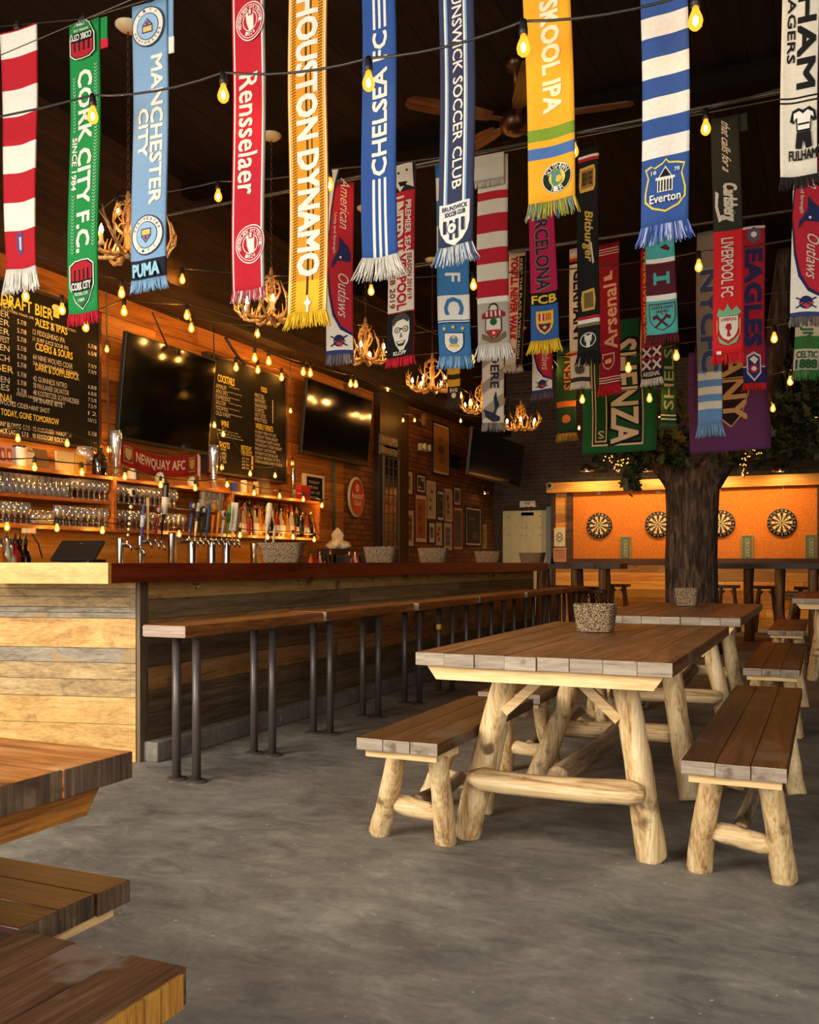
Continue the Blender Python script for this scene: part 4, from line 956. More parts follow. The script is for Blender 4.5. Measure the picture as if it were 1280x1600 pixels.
for px, r, h, mt, lb, z in ((366, .04, .10, paint((60, 70, 150)), 'squat blue jar on the upper shelf', 1.7735), (381, .036, .14, paint((230, 216, 180)), 'white tin on the upper shelf beside the blue jar', 1.7735), (390, .03, .13, paint((196, 150, 80)), 'tan tin on the upper shelf', 1.7735), (400, .032, .14, paint((226, 196, 120)), 'pale yellow tin on the upper shelf beside the dark sign', 1.7735)):
    jar(px, r, h, lb, mt, None)
shelf_box('card_sign', 406, 424, .16, 'grey brown printed sign leaning on the upper shelf below the cocktail board', 'sign', paint((112, 92, 72)), lean=.2, deco=lambda d, w_, h: [d.rect(-w_*.35, h*q, w_*.35, h*q+.008, (170, 150, 120)) for q in (.3, .45, .6, .75)])
for k, (px, lb) in enumerate(((209, 'left'), (253, 'middle'), (303, 'right'))):
    p = onx(px, 740, -5.36); t = thing('striped_cap', (-5.37, p.y, 1.7735), 'white, grey and dark red striped knitted cap, %s of three' % lb, 'cap', 'three striped caps under the banner')
    m = MB(); m.lathe([(.055, 0), (.058, .02), (.05, .06), (.03, .09), (0, .1)], n=16, mfun=None); 
    for i_, f_ in enumerate(m.f):
        cy = sum(m.v[q][1] for q in f_)/len(f_); m.m[i_] = 0 if cy < -.012 else (1 if cy < .028 else 2)
    m.build('knit', [fab((222, 214, 196)), fab((88, 84, 80)), fab((120, 24, 30))], t)

# televisions
SCREEN = plain('dark_glossy_screen', (5, 4, 4), .09, 0, .6)
def television(tl, tr, br, bl_, xb, label, n_):
    y0 = onx(bl_[0], bl_[1], xb).y; y1 = onx(br[0], br[1], xb).y
    b0 = onx(*bl_, xb); b1 = onx(*br, xb); t0 = ony(*tl, y0); t1 = ony(*tr, y1)
    zb = (b0.z+b1.z)/2; zt = (t0.z+t1.z)/2; xt = (t0.x+t1.x)/2
    xt = min(max(xt, xb+.08), xb+.34)
    hgt = sqrt((zt-zb)**2+(xt-xb)**2); an = atan2(xt-xb, zt-zb)
    c = Vector(((xb+xt)/2, (y0+y1)/2, (zb+zt)/2)); t = thing('television', c, label, 'television')
    M_ = Matrix.Rotation(an, 3, 'Y')
    m = MB(); m.box((-.02, 0, 0), (.045, y1-y0, hgt), 0, rot=M_, bev=.006); m.build('casing', BLACK, t)
    m = MB(); m.box(M_@Vector((.0045, 0, .008)), (.003, y1-y0-.03, hgt-.045), 0, rot=M_); m.build('screen', SCREEN, t)
    m = MB(); back = XW-c.x
    m.b2((back+.002, -.2, -.12), (back+.02, .2, .12), 0); m.tube([(back+.01, 0, .05), (-.05, 0, .02)], .022, 8); m.tube([(back+.01, 0, -.08), (-.05, 0, -.05)], .022, 8)
    m.build('wall_bracket', BLACK, t)
    return t
television((197, 515), (339, 564), (325, 710), (184, 687), -5.60, 'large dark television tilted down between the beer list and the cocktail board', 0)
television((481, 599), (581, 617), (574, 724), (471, 713), -5.60, 'second dark television, right of the cocktail board, before the pilaster', 1)
television((738, 679), (818, 686), (813, 757), (731, 748), -4.95, 'third dark television, dim on the far brick wall above the pictures', 2)

# chalkboards
BOARD = plain('blackboard', (26, 23, 19), .85, 0, .15)
def chalk(c): return paint(c)
def wall_board(px0, px1, zb, zt, x, label, name='chalkboard', fr=(54, 26, 12), fw=.022, bm=BOARD):
    y0, y1 = onx(px0, 600, x).y, onx(px1, 600, x).y
    t = thing(name, (x, y0, zb), label, 'chalkboard'); w_, h = y1-y0, zt-zb
    m = MB(); m.b2((XW-x+.001, 0, 0), (0, w_, h), 0); m.build('slate', bm, t)
    m = MB(); m.b2((XW-x+.001, -fw, -fw), (.012, 0, h+fw), 0); m.b2((XW-x+.001, w_, -fw), (.012, w_+fw, h+fw), 0); m.b2((XW-x+.001, 0, -fw), (.012, w_, 0), 0); m.b2((XW-x+.001, 0, h), (.012, w_, h+fw), 0)
    m.build('frame', paint(fr), t)
    return t, w_, h, Deco(lambda a, b, l: (l, a, b), matf=chalk, step=.0001)
YC, WC = (244, 220, 90), (214, 208, 190)
xb_ = -5.62; zt_ = onx(155, 491, xb_).z; zb_ = onx(152, 700, xb_).z
t, w_, h, d = wall_board(-60, 154, zb_, zt_, xb_, 'large blackboard beer list with yellow headings at the left edge')
Ya = lambda px: onx(px, 600, xb_).y-t.location.y
Zb = lambda px, py: onx(px, py, xb_).z-zb_
def ln(s_, px0, px1, py, hh, col=WC, bold=.0):
    b = Zb(max(px0, 0), py); d.text(s_, Ya(px0), b-hh/2, Ya(px1), b+hh/2, col, 0, bold)
ln('DRAFT BIER', 2, 82, 466, .085, YC, .03)
d.rect(Ya(83), Zb(83, 495), Ya(92), Zb(83, 480), YC, 'lettering'); d.disc(Ya(87.5), Zb(83, 480), .045, .028, (240, 226, 170), which='lettering')
ln('1/2 LITERS MASS OR XL OR "BOOT" BIER LITERS', 2, 118, 482, .02)
for py, s_, c, hh, b_ in ((480, 'PILSNER', YC, .06, .02), (497, 'PILSNER', WC, .045, 0), (510, 'LAGER', WC, .045, 0), (524, 'HEFER', WC, .045, 0), (537, 'OKTOBERFEST', WC, .045, 0), (550, 'WEIZEN', WC, .045, 0), (566, 'KOLSCH', WC, .045, 0), (582, 'AMBER', YC, .05, .02), (600, 'MARZEN', WC, .045, 0), (612, 'HELLES', WC, .045, 0), (628, 'SEASONAL', YC, .055, .02)):
    ln(s_, -34, 20 if hh > .046 else 14, py-8, hh, c, b_)
for py in (508, 522, 535, 549, 562, 575, 590, 603, 616): ln('5.7/8', 26, 40, py-6, .036)
for py, s_, c, hh, b_, x1 in ((503, 'ALES & IPAS', YC, .058, .02, 104), (518, '12 FIDDLEHEAD IPA', WC, .04, 0, 100), (530, '11 SURF JUICE SOUR IPA', WC, .04, 0, 106), (541, 'CIDERS & SOURS', YC, .058, .02, 112), (557, '64 NINE WOLVES CIDER', WC, .042, 0, 112), (567, '31 DOWNEAST CIDER', WC, .03, 0, 120),
                             (573, 'DARK & DOPPLEBOCK', YC, .055, .02, 122), (591, '42 GUINNESS NITRO', WC, .042, 0, 103), (602, '78 PAULANER SALVATOR', WC, .042, 0, 106), (613, '48 KOSTRITZER SCHWARZBIER', WC, .042, 0, 122), (624, '54 SNAKE BITE', WC, .04, 0, 96)):
    ln(s_, 54 if c == YC else 50, x1, py, hh, c, b_)
for py, s_ in ((540, '5.7/8'), (551, '6.5/8'), (571, '7.9/9'), (580, '7.9/9'), (604, '6.8/8'), (614, '6.8/8'), (624, '7.5/8'), (634, '7.5/9'), (645, '12'), (656, '10/12'), (677, '5.7/8')): ln(s_, 136, 149, py, .032)
ln('NINE WOLVES CIDER+ANY SHOT', -20, 76, 628, .038); ln('HIGH NOON ~ ANY SHOT', 24, 100, 616, .022); ln('HERE TODAY, GONE TOMORROW', -20, 90, 644, .055, YC, .02)
ln('SUNNY BLONDE  5.7.0   78 AUBURGER  MARDOCK', -12, 110, 662, .036); ln('BLACK LAGER  5.7.0    98 REISSDORF KOLSCH', -8, 102, 673, .036)
d.build(t, ('chalk_lettering', 'chalk_drawing'))
zt_ = onx(395, 576, xb_).z; zb_ = onx(440, 752, xb_).z
t, w_, h, d = wall_board(327, 446, zb_, zt_, xb_, 'blackboard of cocktails, food and weekly events between the two televisions')
Ya = lambda px: onx(px, 600, xb_).y-t.location.y
ln('COCKTAILS', 340, 366, 590, .075, YC, .03)
for i, s_ in enumerate(('AMALFI', 'APEROL SPRITZ', 'ESPRESSO', 'DARK & STORMY', 'MOSCOW MULE', 'OLD FASH')):
    ln(s_, 337, 353+(i % 3)*3, 602+i*8.5, .045); ln('vodka lime ginger beer', 357, 374+(i % 2)*4, 604+i*8.6, .02)
ln('WINE', 345, 357, 661, .06, YC, .03)
for i in range(3): ln('cabernet pinot noir', 338+i*3, 372+i*4, 671+i*5, .024)
ln('SHOTS', 342, 358, 694, .06, YC, .03)
for i, s_ in enumerate(('JAGER', 'RUMPLE', 'FERNET', 'TUACA')): ln(s_, 343, 353, 702+i*6, .032)
ln('BIRTHDAY', 376, 392, 699, .05, YC, .02); ln('BIER BOOT', 376, 393, 707, .05, YC, .02)
for i in range(4): ln('ask bar', 377, 389, 715+i*5, .026)
ln('FOOD', 407, 416, 608, .055, YC, .03)
for i, s_ in enumerate(('PRETZEL', 'BRATWURST', 'KNACKWURST', 'SCHNITZEL', 'HOT DOG', 'FRITES')): ln(s_, 397, 412+(i % 3)*2, 617+i*7.5, .042)
d.rect(Ya(424.5), Zb(424, 661), Ya(425.5), Zb(424, 625), WC, 'lettering')
ln('WEEKLY EVENTS', 398, 425, 665, .06, YC, .03)
for i, s_ in enumerate(('MONDAY OPEN 4 TO LATE', 'TUESDAY TRIVIA NIGHT', 'WEDNESDAY DARTS LEAGUE', 'THURSDAY STEIN NIGHT', 'FRIDAY LIVE MUSIC', 'SATURDAY SOCCER ALL DAY', 'SUNDAY BRUNCH 10 TO 2', 'STEIN HOLDING EVERY MONTH')): ln(s_, 397, 430+(i % 4)*3, 674+i*6.6, .034)
d.poly([(Ya(390), Zb(390, 735)), (Ya(394), Zb(390, 733)), (Ya(394.5), Zb(390, 712)), (Ya(391.5), Zb(390, 712))], (214, 180, 90), 'crest')
d.build(t, ('chalk_lettering', 'chalk_drawing'))
xb_ = -5.66; zt_ = onx(492, 746, xb_).z; zb_ = onx(492, 786, xb_).z
t, w_, h, d = wall_board(478, 504, zb_, zt_, xb_, 'small chalkboard in a white frame behind the red box', fr=(216, 200, 168), fw=.03)
Ya = lambda px: onx(px, 600, xb_).y-t.location.y
for i, s_ in enumerate(('TODAY', 'SPECIALS', 'ASK US', 'PROST')): d.text(s_, w_*.15, h*(.75-.2*i), w_*(.8-.1*(i % 2)), h*(.85-.2*i), WC)
d.build(t, ('chalk_lettering', 'chalk_drawing'))
p = onx(476, 770, -5.5); m = MB(); m.b2((-5.56, p.y-.1, 1.7735), (-5.48, p.y+.1, 1.96), 0, bev=.006); tag(m.build('red_box', paint((176, 24, 22))), 'red box standing at the end of the upper shelf', 'box')

# red banner scarf under the first television
p0, p1 = onx(188, 720, -5.50), onx(309, 720, -5.50)
t = thing('banner_scarf', (-5.50, p0.y, 1.93), 'red horizontal scarf with white lettering hung below the first television', 'scarf')
Lw = p1.y-p0.y
def bf(a, b, l): return (l+.012*sin(a*9), a, b-.17*4*(a/Lw)*(1-a/Lw)*.25*0-(-.02+.07*sin(pi*a/Lw))+.02)
m = MB(); NN = 40; vs = [];
zmid = onx(188, 700, -5.5).z-1.93
for i in range(NN+1):
    a = Lw*i/NN
    for j in range(5): vs.append(bf(a, -.05+.19*j/4, 0))
nv = len(vs); vs += [(v[0]-.006, v[1], v[2]) for v in vs]
fs = []
for i in range(NN):
    for j in range(4):
        q = i*5+j; fs += [(q, q+5, q+6, q+1), (nv+q, nv+q+1, nv+q+6, nv+q+5)]
for j in range(4): fs += [(j, j+1, nv+j+1, nv+j), (NN*5+j, nv+NN*5+j, nv+NN*5+j+1, NN*5+j+1)]
for i in range(NN): fs += [(i*5, nv+i*5, nv+i*5+5, i*5+5), (i*5+4, i*5+9, nv+i*5+9, nv+i*5+4)]
m.add(vs, fs, 0, True); m.build('panel', fab((150, 22, 34)), t)
d = Deco(bf, fine=.05, l0=.003); d.text('NEWQUAY AFC', Lw*.17, -.0, Lw*.80, .10, (226, 214, 198), 0, .04)
for a in (Lw*.03, Lw*.85):
    d.rect(a, -.02, a+Lw*.10, .12, (190, 150, 110)); d.rect(a+.008, -.01, a+Lw*.10-.008, .11, (110, 40, 50)); d.shield(a+Lw*.05, .05, Lw*.07, .1, (200, 180, 120))
d.build(t)
m = MB()
for s_, a in ((-1, 0), (1, Lw)):
    for q in range(14): z_ = -.05+.19*q/13; P_ = Vector(bf(a, z_, 0)); m.tube([P_, P_+Vector((.004, s_*.03, -.02)), P_+Vector((.0, s_*.04, -.06))], [.006, .006, .003], 5)
m.build('fringe', fab((226, 214, 196)), t)
for a in (.02, Lw-.02):
    m = MB(); q = Vector(bf(a, .13, -.003)); m.tube([q, (XW+5.50+.001, q.y, q.z+.03)], .003, 5); m.build('hanging_cord', BLACK, t)

# the white bundled cloth and the small things at the end of the counter
p = onx(528, 838, -5.35); t = thing('white_cloth_bag', (-5.35, p.y, 1.235), 'bunched white cloth bag standing behind the end of the bar', 'bag')
m = MB(); vs = []; nn = 28
for i in range(15):
    f = i/14; r = (.16*(1-f**2.2)**.8*(.8+.25*sin(f*9)) if f < .98 else .01)
    for j in range(nn): a = 2*pi*j/nn; q = r*(1+.5*noise.noise(Vector((cos(a)*2, sin(a)*2, f*4)))); vs.append((q*cos(a)*.7, q*sin(a), f*.25+(.02*noise.noise(Vector((a, f*5, 1))))))
m.add(vs, [(i*nn+j, i*nn+(j+1) % nn, (i+1)*nn+(j+1) % nn, (i+1)*nn+j) for i in range(14) for j in range(nn)]+[tuple(range(nn))[::-1]], 0, True); m.build('cloth', paint((226, 212, 176)), t)
m = MB(); m.b2((-5.52, p.y-.2, .9205), (-5.31, p.y+.2, 1.234), 0); tag(m.build('ice_bin', plain('dark_bin', (40, 28, 20), .5)), 'dark box on the counter under the white cloth bag', 'box')
p = onx(548, 870, -5.2); t = thing('condiment_caddy', (-5.2, p.y, .92), 'dark caddy of red and white bottles at the end of the counter', 'caddy')
m = MB(); m.b2((-.1, -.2, 0), (.1, .2, .02), 0); m.b2((-.1, -.2, 0), (-.09, .2, .24), 0); m.b2((-.1, -.2, 0), (.1, -.19, .24), 0); m.b2((-.1, .19, 0), (.1, .2, .24), 0); m.build('tray', BLACK, t)
for k in range(5):
    m = MB(); m.lathe([(0, .02), (.03, .02), (.03, .15+.03*(k % 2)), (.012, .2+.03*(k % 2)), (.008, .25+.03*(k % 2)), (0, .25+.03*(k % 2))], (.02, -.15+.075*k, 0), 12); m.build('squeeze_bottle', paint([(190, 24, 20), (230, 224, 210)][k % 2]), t)
m = MB(); q = onx(522, 770, XW+.03); m.tube([(q.x, q.y, 1.3), (q.x, q.y, onx(522, 715, XW+.03).z)], .018, 8); tag(m.build('green_conduit', plain('green_conduit_paint', (60, 92, 62), .5)), 'green painted conduit running down the wall below the second television', 'pipe')
# round red beer sign
p = onx(558, 777, XW+.05); t = thing('beer_sign', p, 'oval red enamel beer sign with white lettering on the brick wall', 'sign')
m = MB(); m.lathe([(0, -.03), (.235, -.03), (.245, -.01), (.235, .0), (0, .0)], n=40, axis='X', m=0); 
for i_, v in enumerate(m.v): m.v[i_] = (v[0], v[1]*.93, v[2]*1.1)
m.build('rim', plain('cream_enamel', (206, 190, 150), .35), t)
d = Deco(lambda a, b, l: (l, a, b), matf=lambda c: plain('enamel_%02x%02x%02x' % c, c, .3), step=.0015, l0=.002); d.disc(0, 0, .20, .235, (60, 90, 60), 40); d.disc(0, 0, .185, .22, (196, 20, 22), 40); d.disc(0, .12, .052, .052, (226, 210, 180)); d.text('RB', -.03, .10, .03, .14, (180, 30, 24)); d.text('Reissdorf', -.16, -.02, .16, .06, (240, 232, 214), 0, .02); d.text('Kölsch', -.10, -.11, .10, -.04, (240, 232, 214), 0, .02)
d.build(t, ('lettering', 'enamel_face'))

# ================================================================== FAR LEFT WALL: PILASTER WINDOW, PICTURES, LAMPS
xp = XW+.10
y0, y1 = onx(599, 800, xp).y, onx(621, 800, xp).y; zt = onx(610, 702, xp).z; zb = onx(610, 878, xp).z-.1
t = thing('leaded_window', (xp, y0, zb), 'tall narrow leaded window with small panes set in the dark pilaster', 'window')
w_, h_ = y1-y0, zt-zb
m = MB(); m.b2((0.001, 0, 0), (.01, w_, h_), 0); m.build('pane', plain('leaded_glass', (30, 24, 18), .12), t)
m = MB(); m.b2((.0005, -.03, -.03), (.03, 0, h_+.03), 0); m.b2((.0005, w_, -.03), (.03, w_+.03, h_+.03), 0); m.b2((.0005, 0, h_), (.03, w_, h_+.03), 0); m.b2((.0005, 0, -.03), (.03, w_, 0), 0)
for i in range(1, 13): m.b2((.008, 0, h_*i/13-.007), (.018, w_, h_*i/13+.007), 0)
for i in (1, 2): m.b2((.008, w_*i/3-.007, 0), (.018, w_*i/3+.007, h_), 0)
m.build('lead_frame', plain('leaded_frame', (96, 82, 64), .5, .3), t)
y0, y1 = onx(594, 700, xp+.02).y, onx(621, 700, xp+.02).y; zt = onx(607, 682, xp+.02).z; zb = onx(607, 712, xp+.02).z
t = thing('wooden_sign', (xp, y0, zb), 'grey weathered two-line wooden sign above the leaded window', 'sign')
m = MB(); m.b2((0.001, 0, (zt-zb)*.52), (.03, y1-y0, zt-zb), 0); m.b2((0.001, 0, 0), (.03, y1-y0, (zt-zb)*.48), 0); m.build('board', paint((112, 98, 84)), t)
d = Deco(lambda a, b, l: (.03+l, a, b), matf=paint); d.text("WOLFF'S", .03, (zt-zb)*.6, y1-y0-.03, (zt-zb)*.92, (190, 176, 150), 0, .02); d.text("BIERGARTEN", .03, (zt-zb)*.10, y1-y0-.03, (zt-zb)*.38, (190, 176, 150)); d.build(t)
PIC = {}
def picture(px0, px1, py0, py1, label, frame, art, mat_=(222, 210, 180), fw=.02, x=XW+.008, depth=.018, mount=.12):
    y0, y1 = onx(px0, 700, x).y, onx(px1, 700, x).y; pm = (px0+px1)/2; zt, zb = onx(pm, py0, x).z, onx(pm, py1, x).z
    t = thing('framed_picture', (XW, y0, zb), label, 'picture', 'pictures on the brick wall'); w_, h = y1-y0, zt-zb
    m = MB(); m.b2((.001, 0, 0), (depth-.006, w_, h), 0); m.build('backing', paint(mat_), t)
    m = MB(); m.b2((.001, -fw, -fw), (depth, 0.003, h+fw), 0); m.b2((.001, w_-.003, -fw), (depth, w_+fw, h+fw), 0); m.b2((.001, 0, -fw), (depth, w_, 0.003), 0); m.b2((.001, 0, h-.003), (depth, w_, h+fw), 0)
    m.build('frame', paint(frame), t)
    d = Deco(lambda a, b, l: (depth-.006+l, a, b), matf=paint, l0=.0003); a_ = mount
    d.rect(w_*a_, h*a_, w_*(1-a_), h*(1-a_), art[0])
    rr = random.Random(px0)
    if len(art) > 1:
        for k in range(3 if art[-1] != 'lines' else 7):
            c = art[1+k % (len(art)-1)] if art[-1] != 'lines' else art[1]
            if art[-1] == 'lines': d.rect(w_*(a_+.08), h*(a_+.08+.1*k), w_*(1-a_-.08-.1*(k % 2)), h*(a_+.11+.1*k), c)
            else: d.disc(w_*(.35+.3*rr.random()), h*(.25+.22*k+.06*rr.random()), w_*(.12+.12*rr.random()), h*(.05+.06*rr.random()), c, 9)
    d.build(t, ('lettering', 'print'))
picture(632, 644, 736, 772, 'small pale print in a dark frame, highest at the left of the picture wall', (44, 28, 18), ((150, 140, 110), (96, 90, 80)), mount=.2)
picture(651, 664, 743, 769, 'little dark print with a light centre, beside the pale print', (24, 20, 18), ((60, 54, 48), (200, 190, 160), (40, 40, 40)))
picture(667, 680, 752, 810, 'tall unframed cream poster of beer glasses on the picture wall', (180, 156, 112), ((206, 184, 140), (110, 100, 84), (150, 120, 80)), fw=.006, mount=.06)
picture(649, 666, 774, 847, 'tall orange red panel in a red frame on the picture wall', (130, 44, 18), ((168, 98, 40), (130, 70, 26)), mount=.08)
picture(683, 693, 768, 813, 'dark poster with an oval figure, right of the tall cream poster', (30, 24, 20), ((70, 54, 44), (140, 90, 60), (40, 34, 30)), mount=.1)
picture(695, 706, 764, 815, 'narrow pale poster with bottles on the picture wall', (160, 140, 104), ((190, 168, 128), (120, 60, 40), (90, 90, 80)), fw=.006, mount=.06)
picture(709, 719, 762, 789, 'small black framed print above the red framed door-shaped picture', (18, 16, 14), ((70, 62, 56), (110, 100, 84)), mount=.16)
picture(631, 646, 797, 853, 'tall wood-framed sepia picture at the lower left of the picture wall', (70, 42, 22), ((160, 124, 70), (90, 70, 44), (110, 90, 60)), mount=.14)
picture(670, 679, 817, 848, 'white mounted small print in a black frame, lower row', (20, 18, 16), ((120, 96, 66), (70, 60, 50)), mat_=(220, 208, 178), mount=.24)
picture(681, 690, 817, 852, 'pale print with a red figure, lower row', (120, 100, 70), ((206, 182, 140), (170, 50, 36)), mount=.08)
picture(693, 706, 817, 860, 'grey green print in a pale mount, lower row', (54, 48, 38), ((130, 128, 104), (90, 92, 80)), mat_=(206, 196, 162), mount=.16)
picture(709, 722, 794, 858, 'narrow grey picture in a bright red frame on the picture wall', (150, 40, 20), ((110, 92, 72), (84, 72, 60)), mount=.05, fw=.03)
picture(728, 751, 794, 852, 'large dark picture of standing figures in a black frame', (24, 20, 16), ((66, 56, 46), (110, 98, 84), (90, 70, 70)), mount=.05)
picture(754, 760, 820, 857, 'narrow yellow strip poster beside the large dark picture', (120, 96, 40), ((190, 150, 50), (90, 80, 60)), fw=.006, mount=.05)
picture(677, 701, 664, 741, 'big golden brown poster in a dark frame, high on the brick wall', (28, 18, 12), ((206, 140, 44), (180, 112, 34), (150, 92, 30)), mat_=(230, 220, 190), fw=.03, mount=.05)
p = onx(664, 699, XW+.06); t = thing('emergency_light', (XW, p.y, p.z), 'twin-headed emergency light on the brick wall left of the golden poster', 'light fitting')
m = MB(); m.b2((.001, -.14, -.06), (.06, .14, .05), 0, bev=.01); m.build('case', paint((206, 196, 166)), t)
for s in (-1, 1): m = MB(); m.lathe([(.02, 0), (.05, .03), (.055, .06), (.0, .055)], (.06, s*.09, -.0), 14, axis='X'); m.build('lamp_head', paint((226, 216, 190)), t)
p = onx(664, 656, XW+.1); t = thing('wall_speaker', (XW, p.y, p.z), 'small round tan fitting high on the brick wall', 'speaker')
m = MB(); m.lathe([(.03, .001), (.03, .05), (.10, .07), (.11, .10), (0, .11)], n=20, axis='X'); m.build('body', paint((150, 112, 50)), t)
p = onx(757, 770, XW+.15); t = thing('wall_lamp', (XW, p.y, p.z), 'small pewter wall lamp on the dark brick near the corner', 'lamp')
m = MB(); m.tube([(0.002, 0, .1), (.10, 0, .14), (.16, 0, .08)], .01, 6); m.build('arm', STEEL, t)
m = MB(); m.lathe([(.015, .09), (.05, .05), (.085, -.02), (.08, -.02), (.045, .045), (0, .08)], (.16, 0, 0), 16); m.build('shade', CHROME, t)
m = MB(); m.ico((.16, 0, .0), .025, 0); m.build('bulb', emit('warm_lamp', (1, .55, .2), 25), t)

# ================================================================== BACK WALL: DOOR AND DART ALLEY
YF = YB-.005
def bx(px, y=YF): return ony(px, 800, y).x
def bz(px, py, y=YF): return ony(px, py, y).z
xd0, xd1, zd = bx(787), bx(855), bz(820, 798)
t = tag(bpy.data.objects.new('door_1', None), 'cream six-panel door in the dark brick back wall', 'door', kind='structure'); COL.objects.link(t); t.location = (xd0, YF, 0)
dw = xd1-xd0
m = MB(); m.b2((0, -.045, .01), (dw, 0, zd), 0)
CR = paint((206, 194, 150))
for (a0, a1) in ((.13, .46), (.54, .87)):
    for (b0, b1) in ((.08, .36), (.42, .78), (.84, .95)):
        x0, x1, z0, z1 = dw*a0, dw*a1, zd*b0, zd*b1
        m.b2((x0, -.050, z0), (x1, -.044, z0+.02), 0); m.b2((x0, -.050, z1-.02), (x1, -.044, z1), 0); m.b2((x0, -.050, z0), (x0+.02, -.044, z1), 0); m.b2((x1-.02, -.050, z0), (x1, -.044, z1), 0)
        m.b2((x0+.05, -.052, z0+.05), (x1-.05, -.044, z1-.05), 0)
m.build('leaf', CR, t)
m = MB(); m.b2((-.06, -.06, 0), (0, 0, zd+.06), 0); m.b2((0, -.06, zd), (dw, 0, zd+.06), 0); m.b2((dw, -.06, 0), (dw+.09, 0, zd+.06), 1); m.build('door_frame', [W_DK, paint((140, 148, 140))], t)
m = MB(); m.lathe([(.012, -.05), (.012, -.08), (.03, -.09), (.03, -.11), (0, -.115)], (.08, 0, 1.0), 12, axis='Y'); m.build('door_handle', BRASS, t)
p = ony(823, 791, YF-.1); t = thing('door_sign', (p.x, YF, p.z), 'small white sign with black letters above the cream door', 'sign')
m = MB(); m.b2((-.15, -.05, -.10), (.15, -.001, .10), 0, bev=.006); m.b2((-.12, -.045, -.17), (.12, -.001, -.11), 1); m.build('box', [paint((222, 214, 190)), BLACK], t)
d = Deco(lambda a, b, l: (a, -.05-l, b), matf=paint); d.text('LOO', -.115, -.085, .115, .0, (20, 18, 18), 0, .03); d.text('THE', -.05, .03, .05, .07, (20, 18, 18)); d.build(t)

YD = 16.38  # face of the dart alley
AW = wood('alley_pine_board', [(196, 110, 30), (224, 148, 48), (236, 178, 84)], 'x', .5, .5, island=.6, patches=((120, 60, 22), .66, 2.5))
m = MB(); xl, xr = ony(862, 800, YD).x, 3.19
z = 0.0
while z < 2.32:
    x = xl
    while x < xr:
        l_ = min(1.1+R.random()*1.6, xr-x); m.b2((x, YD+.02, z+.002), (x+l_-.004, YD+.06, min(z+.148, 2.32)), 0); x += l_
    z += .15
m.b2((xl, YD+.06, 0), (xr, YB-.002, 2.32), 0)
tag(m.build('plank_wall', AW), 'amber plank-clad wall of the dart alley', 'wall panelling', kind='structure')
m = MB(); m.b2((xl-.05, YD-.16, 2.32), (xr, YB-.002, 2.50), 0); struct('trim_7', m, AW)
zr0, zr1 = ony(900, 873, YD).z, ony(900, 765, YD).z
xo0, xo1 = ony(896, 800, YD).x, ony(1277, 800, YD).x
m = MB()
for (a, b) in (((xl, zr1), (xr, zr1+.09)), ((xl, zr0-.11), (xr, zr0)), ((xo0-.11, zr0), (xo0, zr1)), ((xo1, zr0), (xo1+.12, zr1)), ((xl, 0), (xl+.07, 2.32))):
    m.b2((a[0], YD-.04, a[1]), (b[0], YD+.02, b[1]), 0)
struct('trim_8', m, wood('dark_alley_trim', [(44, 24, 12), (76, 44, 22), (100, 62, 32)], 'x', .6, .6))
def cork():
    m, N, L, B = newmat('orange_cork'); t = N.new('ShaderNodeTexCoord'); n = N.new('ShaderNodeTexNoise'); n.inputs['Scale'].default_value = 38; n.inputs['Detail'].default_value = 5; L.new(t.outputs['Object'], n.inputs[0])
    r = ramp(N, [(.3, (204, 108, 26)), (.55, (220, 122, 34)), (.72, (232, 142, 52))]); L.new(n.outputs['Fac'], r.inputs[0]); L.new(r.outputs[0], B.inputs['Base Color']); B.inputs['Roughness'].default_value = .85; return m
m = MB(); m.b2((xo0, YD-.005, zr0), (xo1, YD+.02, zr1), 0)
tag(m.build('cork_backboard', cork()), 'long orange cork backboard behind the four dartboards', 'backboard')
# dartboards
def dartboard():
    t = thing('dartboard', (0, 0, 0), '', 'dartboard', 'dartboards on the orange backboard')
    cols = [paint((20, 18, 16)), paint((226, 200, 140)), paint((176, 24, 22)), paint((24, 104, 50)), paint((200, 196, 180))]
    m = MB(); m.lathe([(0, 0), (.225, 0), (.2255, -.02), (.222, -.036), (0, -.036)], n=48, axis='Y'); m.build('rim', cols[0], t)
    m = MB(); yy = -.0372
    def sec(r0, r1, a0, a1, c):
        k = 3; vs = []
        for i in range(k+1):
            a = a0+(a1-a0)*i/k
            for r in (r0, r1): vs.append((r*sin(a), yy, r*cos(a)))
        m.add(vs, [(2*i, 2*i+2, 2*i+3, 2*i+1) for i in range(k)], c)
    for s in range(20):
        a0 = (s-.5)*2*pi/20; a1 = a0+2*pi/20; dk = s % 2 == 0
        sec(.016, .097, a0, a1, 0 if dk else 1); sec(.097, .107, a0, a1, 2 if dk else 3); sec(.107, .160, a0, a1, 0 if dk else 1); sec(.160, .170, a0, a1, 2 if dk else 3)
    for s in range(20): sec(.006, .016, (s-.5)*2*pi/20, (s+.5)*2*pi/20, 3); sec(0, .006, (s-.5)*2*pi/20, (s+.5)*2*pi/20, 2)
    m.build('playing_face', cols, t)
    d = Deco(lambda a, b, l: (a, -.0365-l, b), matf=paint)
    for i, n_ in enumerate((20, 1, 18, 4, 13, 6, 10, 15, 2, 17, 3, 19, 7, 16, 8, 11, 14, 9, 12, 5)):
        an = i*2*pi/20; cx, cz = .197*sin(an), .197*cos(an); w2 = .011 if n_ < 10 else .017
        d.text(str(n_), cx-w2, cz-.014, cx+w2, cz+.014, (214, 208, 190), 0, .0)
    d.build(t, ('number_ring', 'crest')); return t
db = None; lbd = ['first dartboard, under the number 1', 'second dartboard, under the number 2, half hidden by the tree', 'third dartboard, under the number 3, half hidden by the tree', 'fourth dartboard, rightmost, under the number 4']
xb1, xb4 = ony(937, 820, YD).x, ony(1222, 817, YD).x
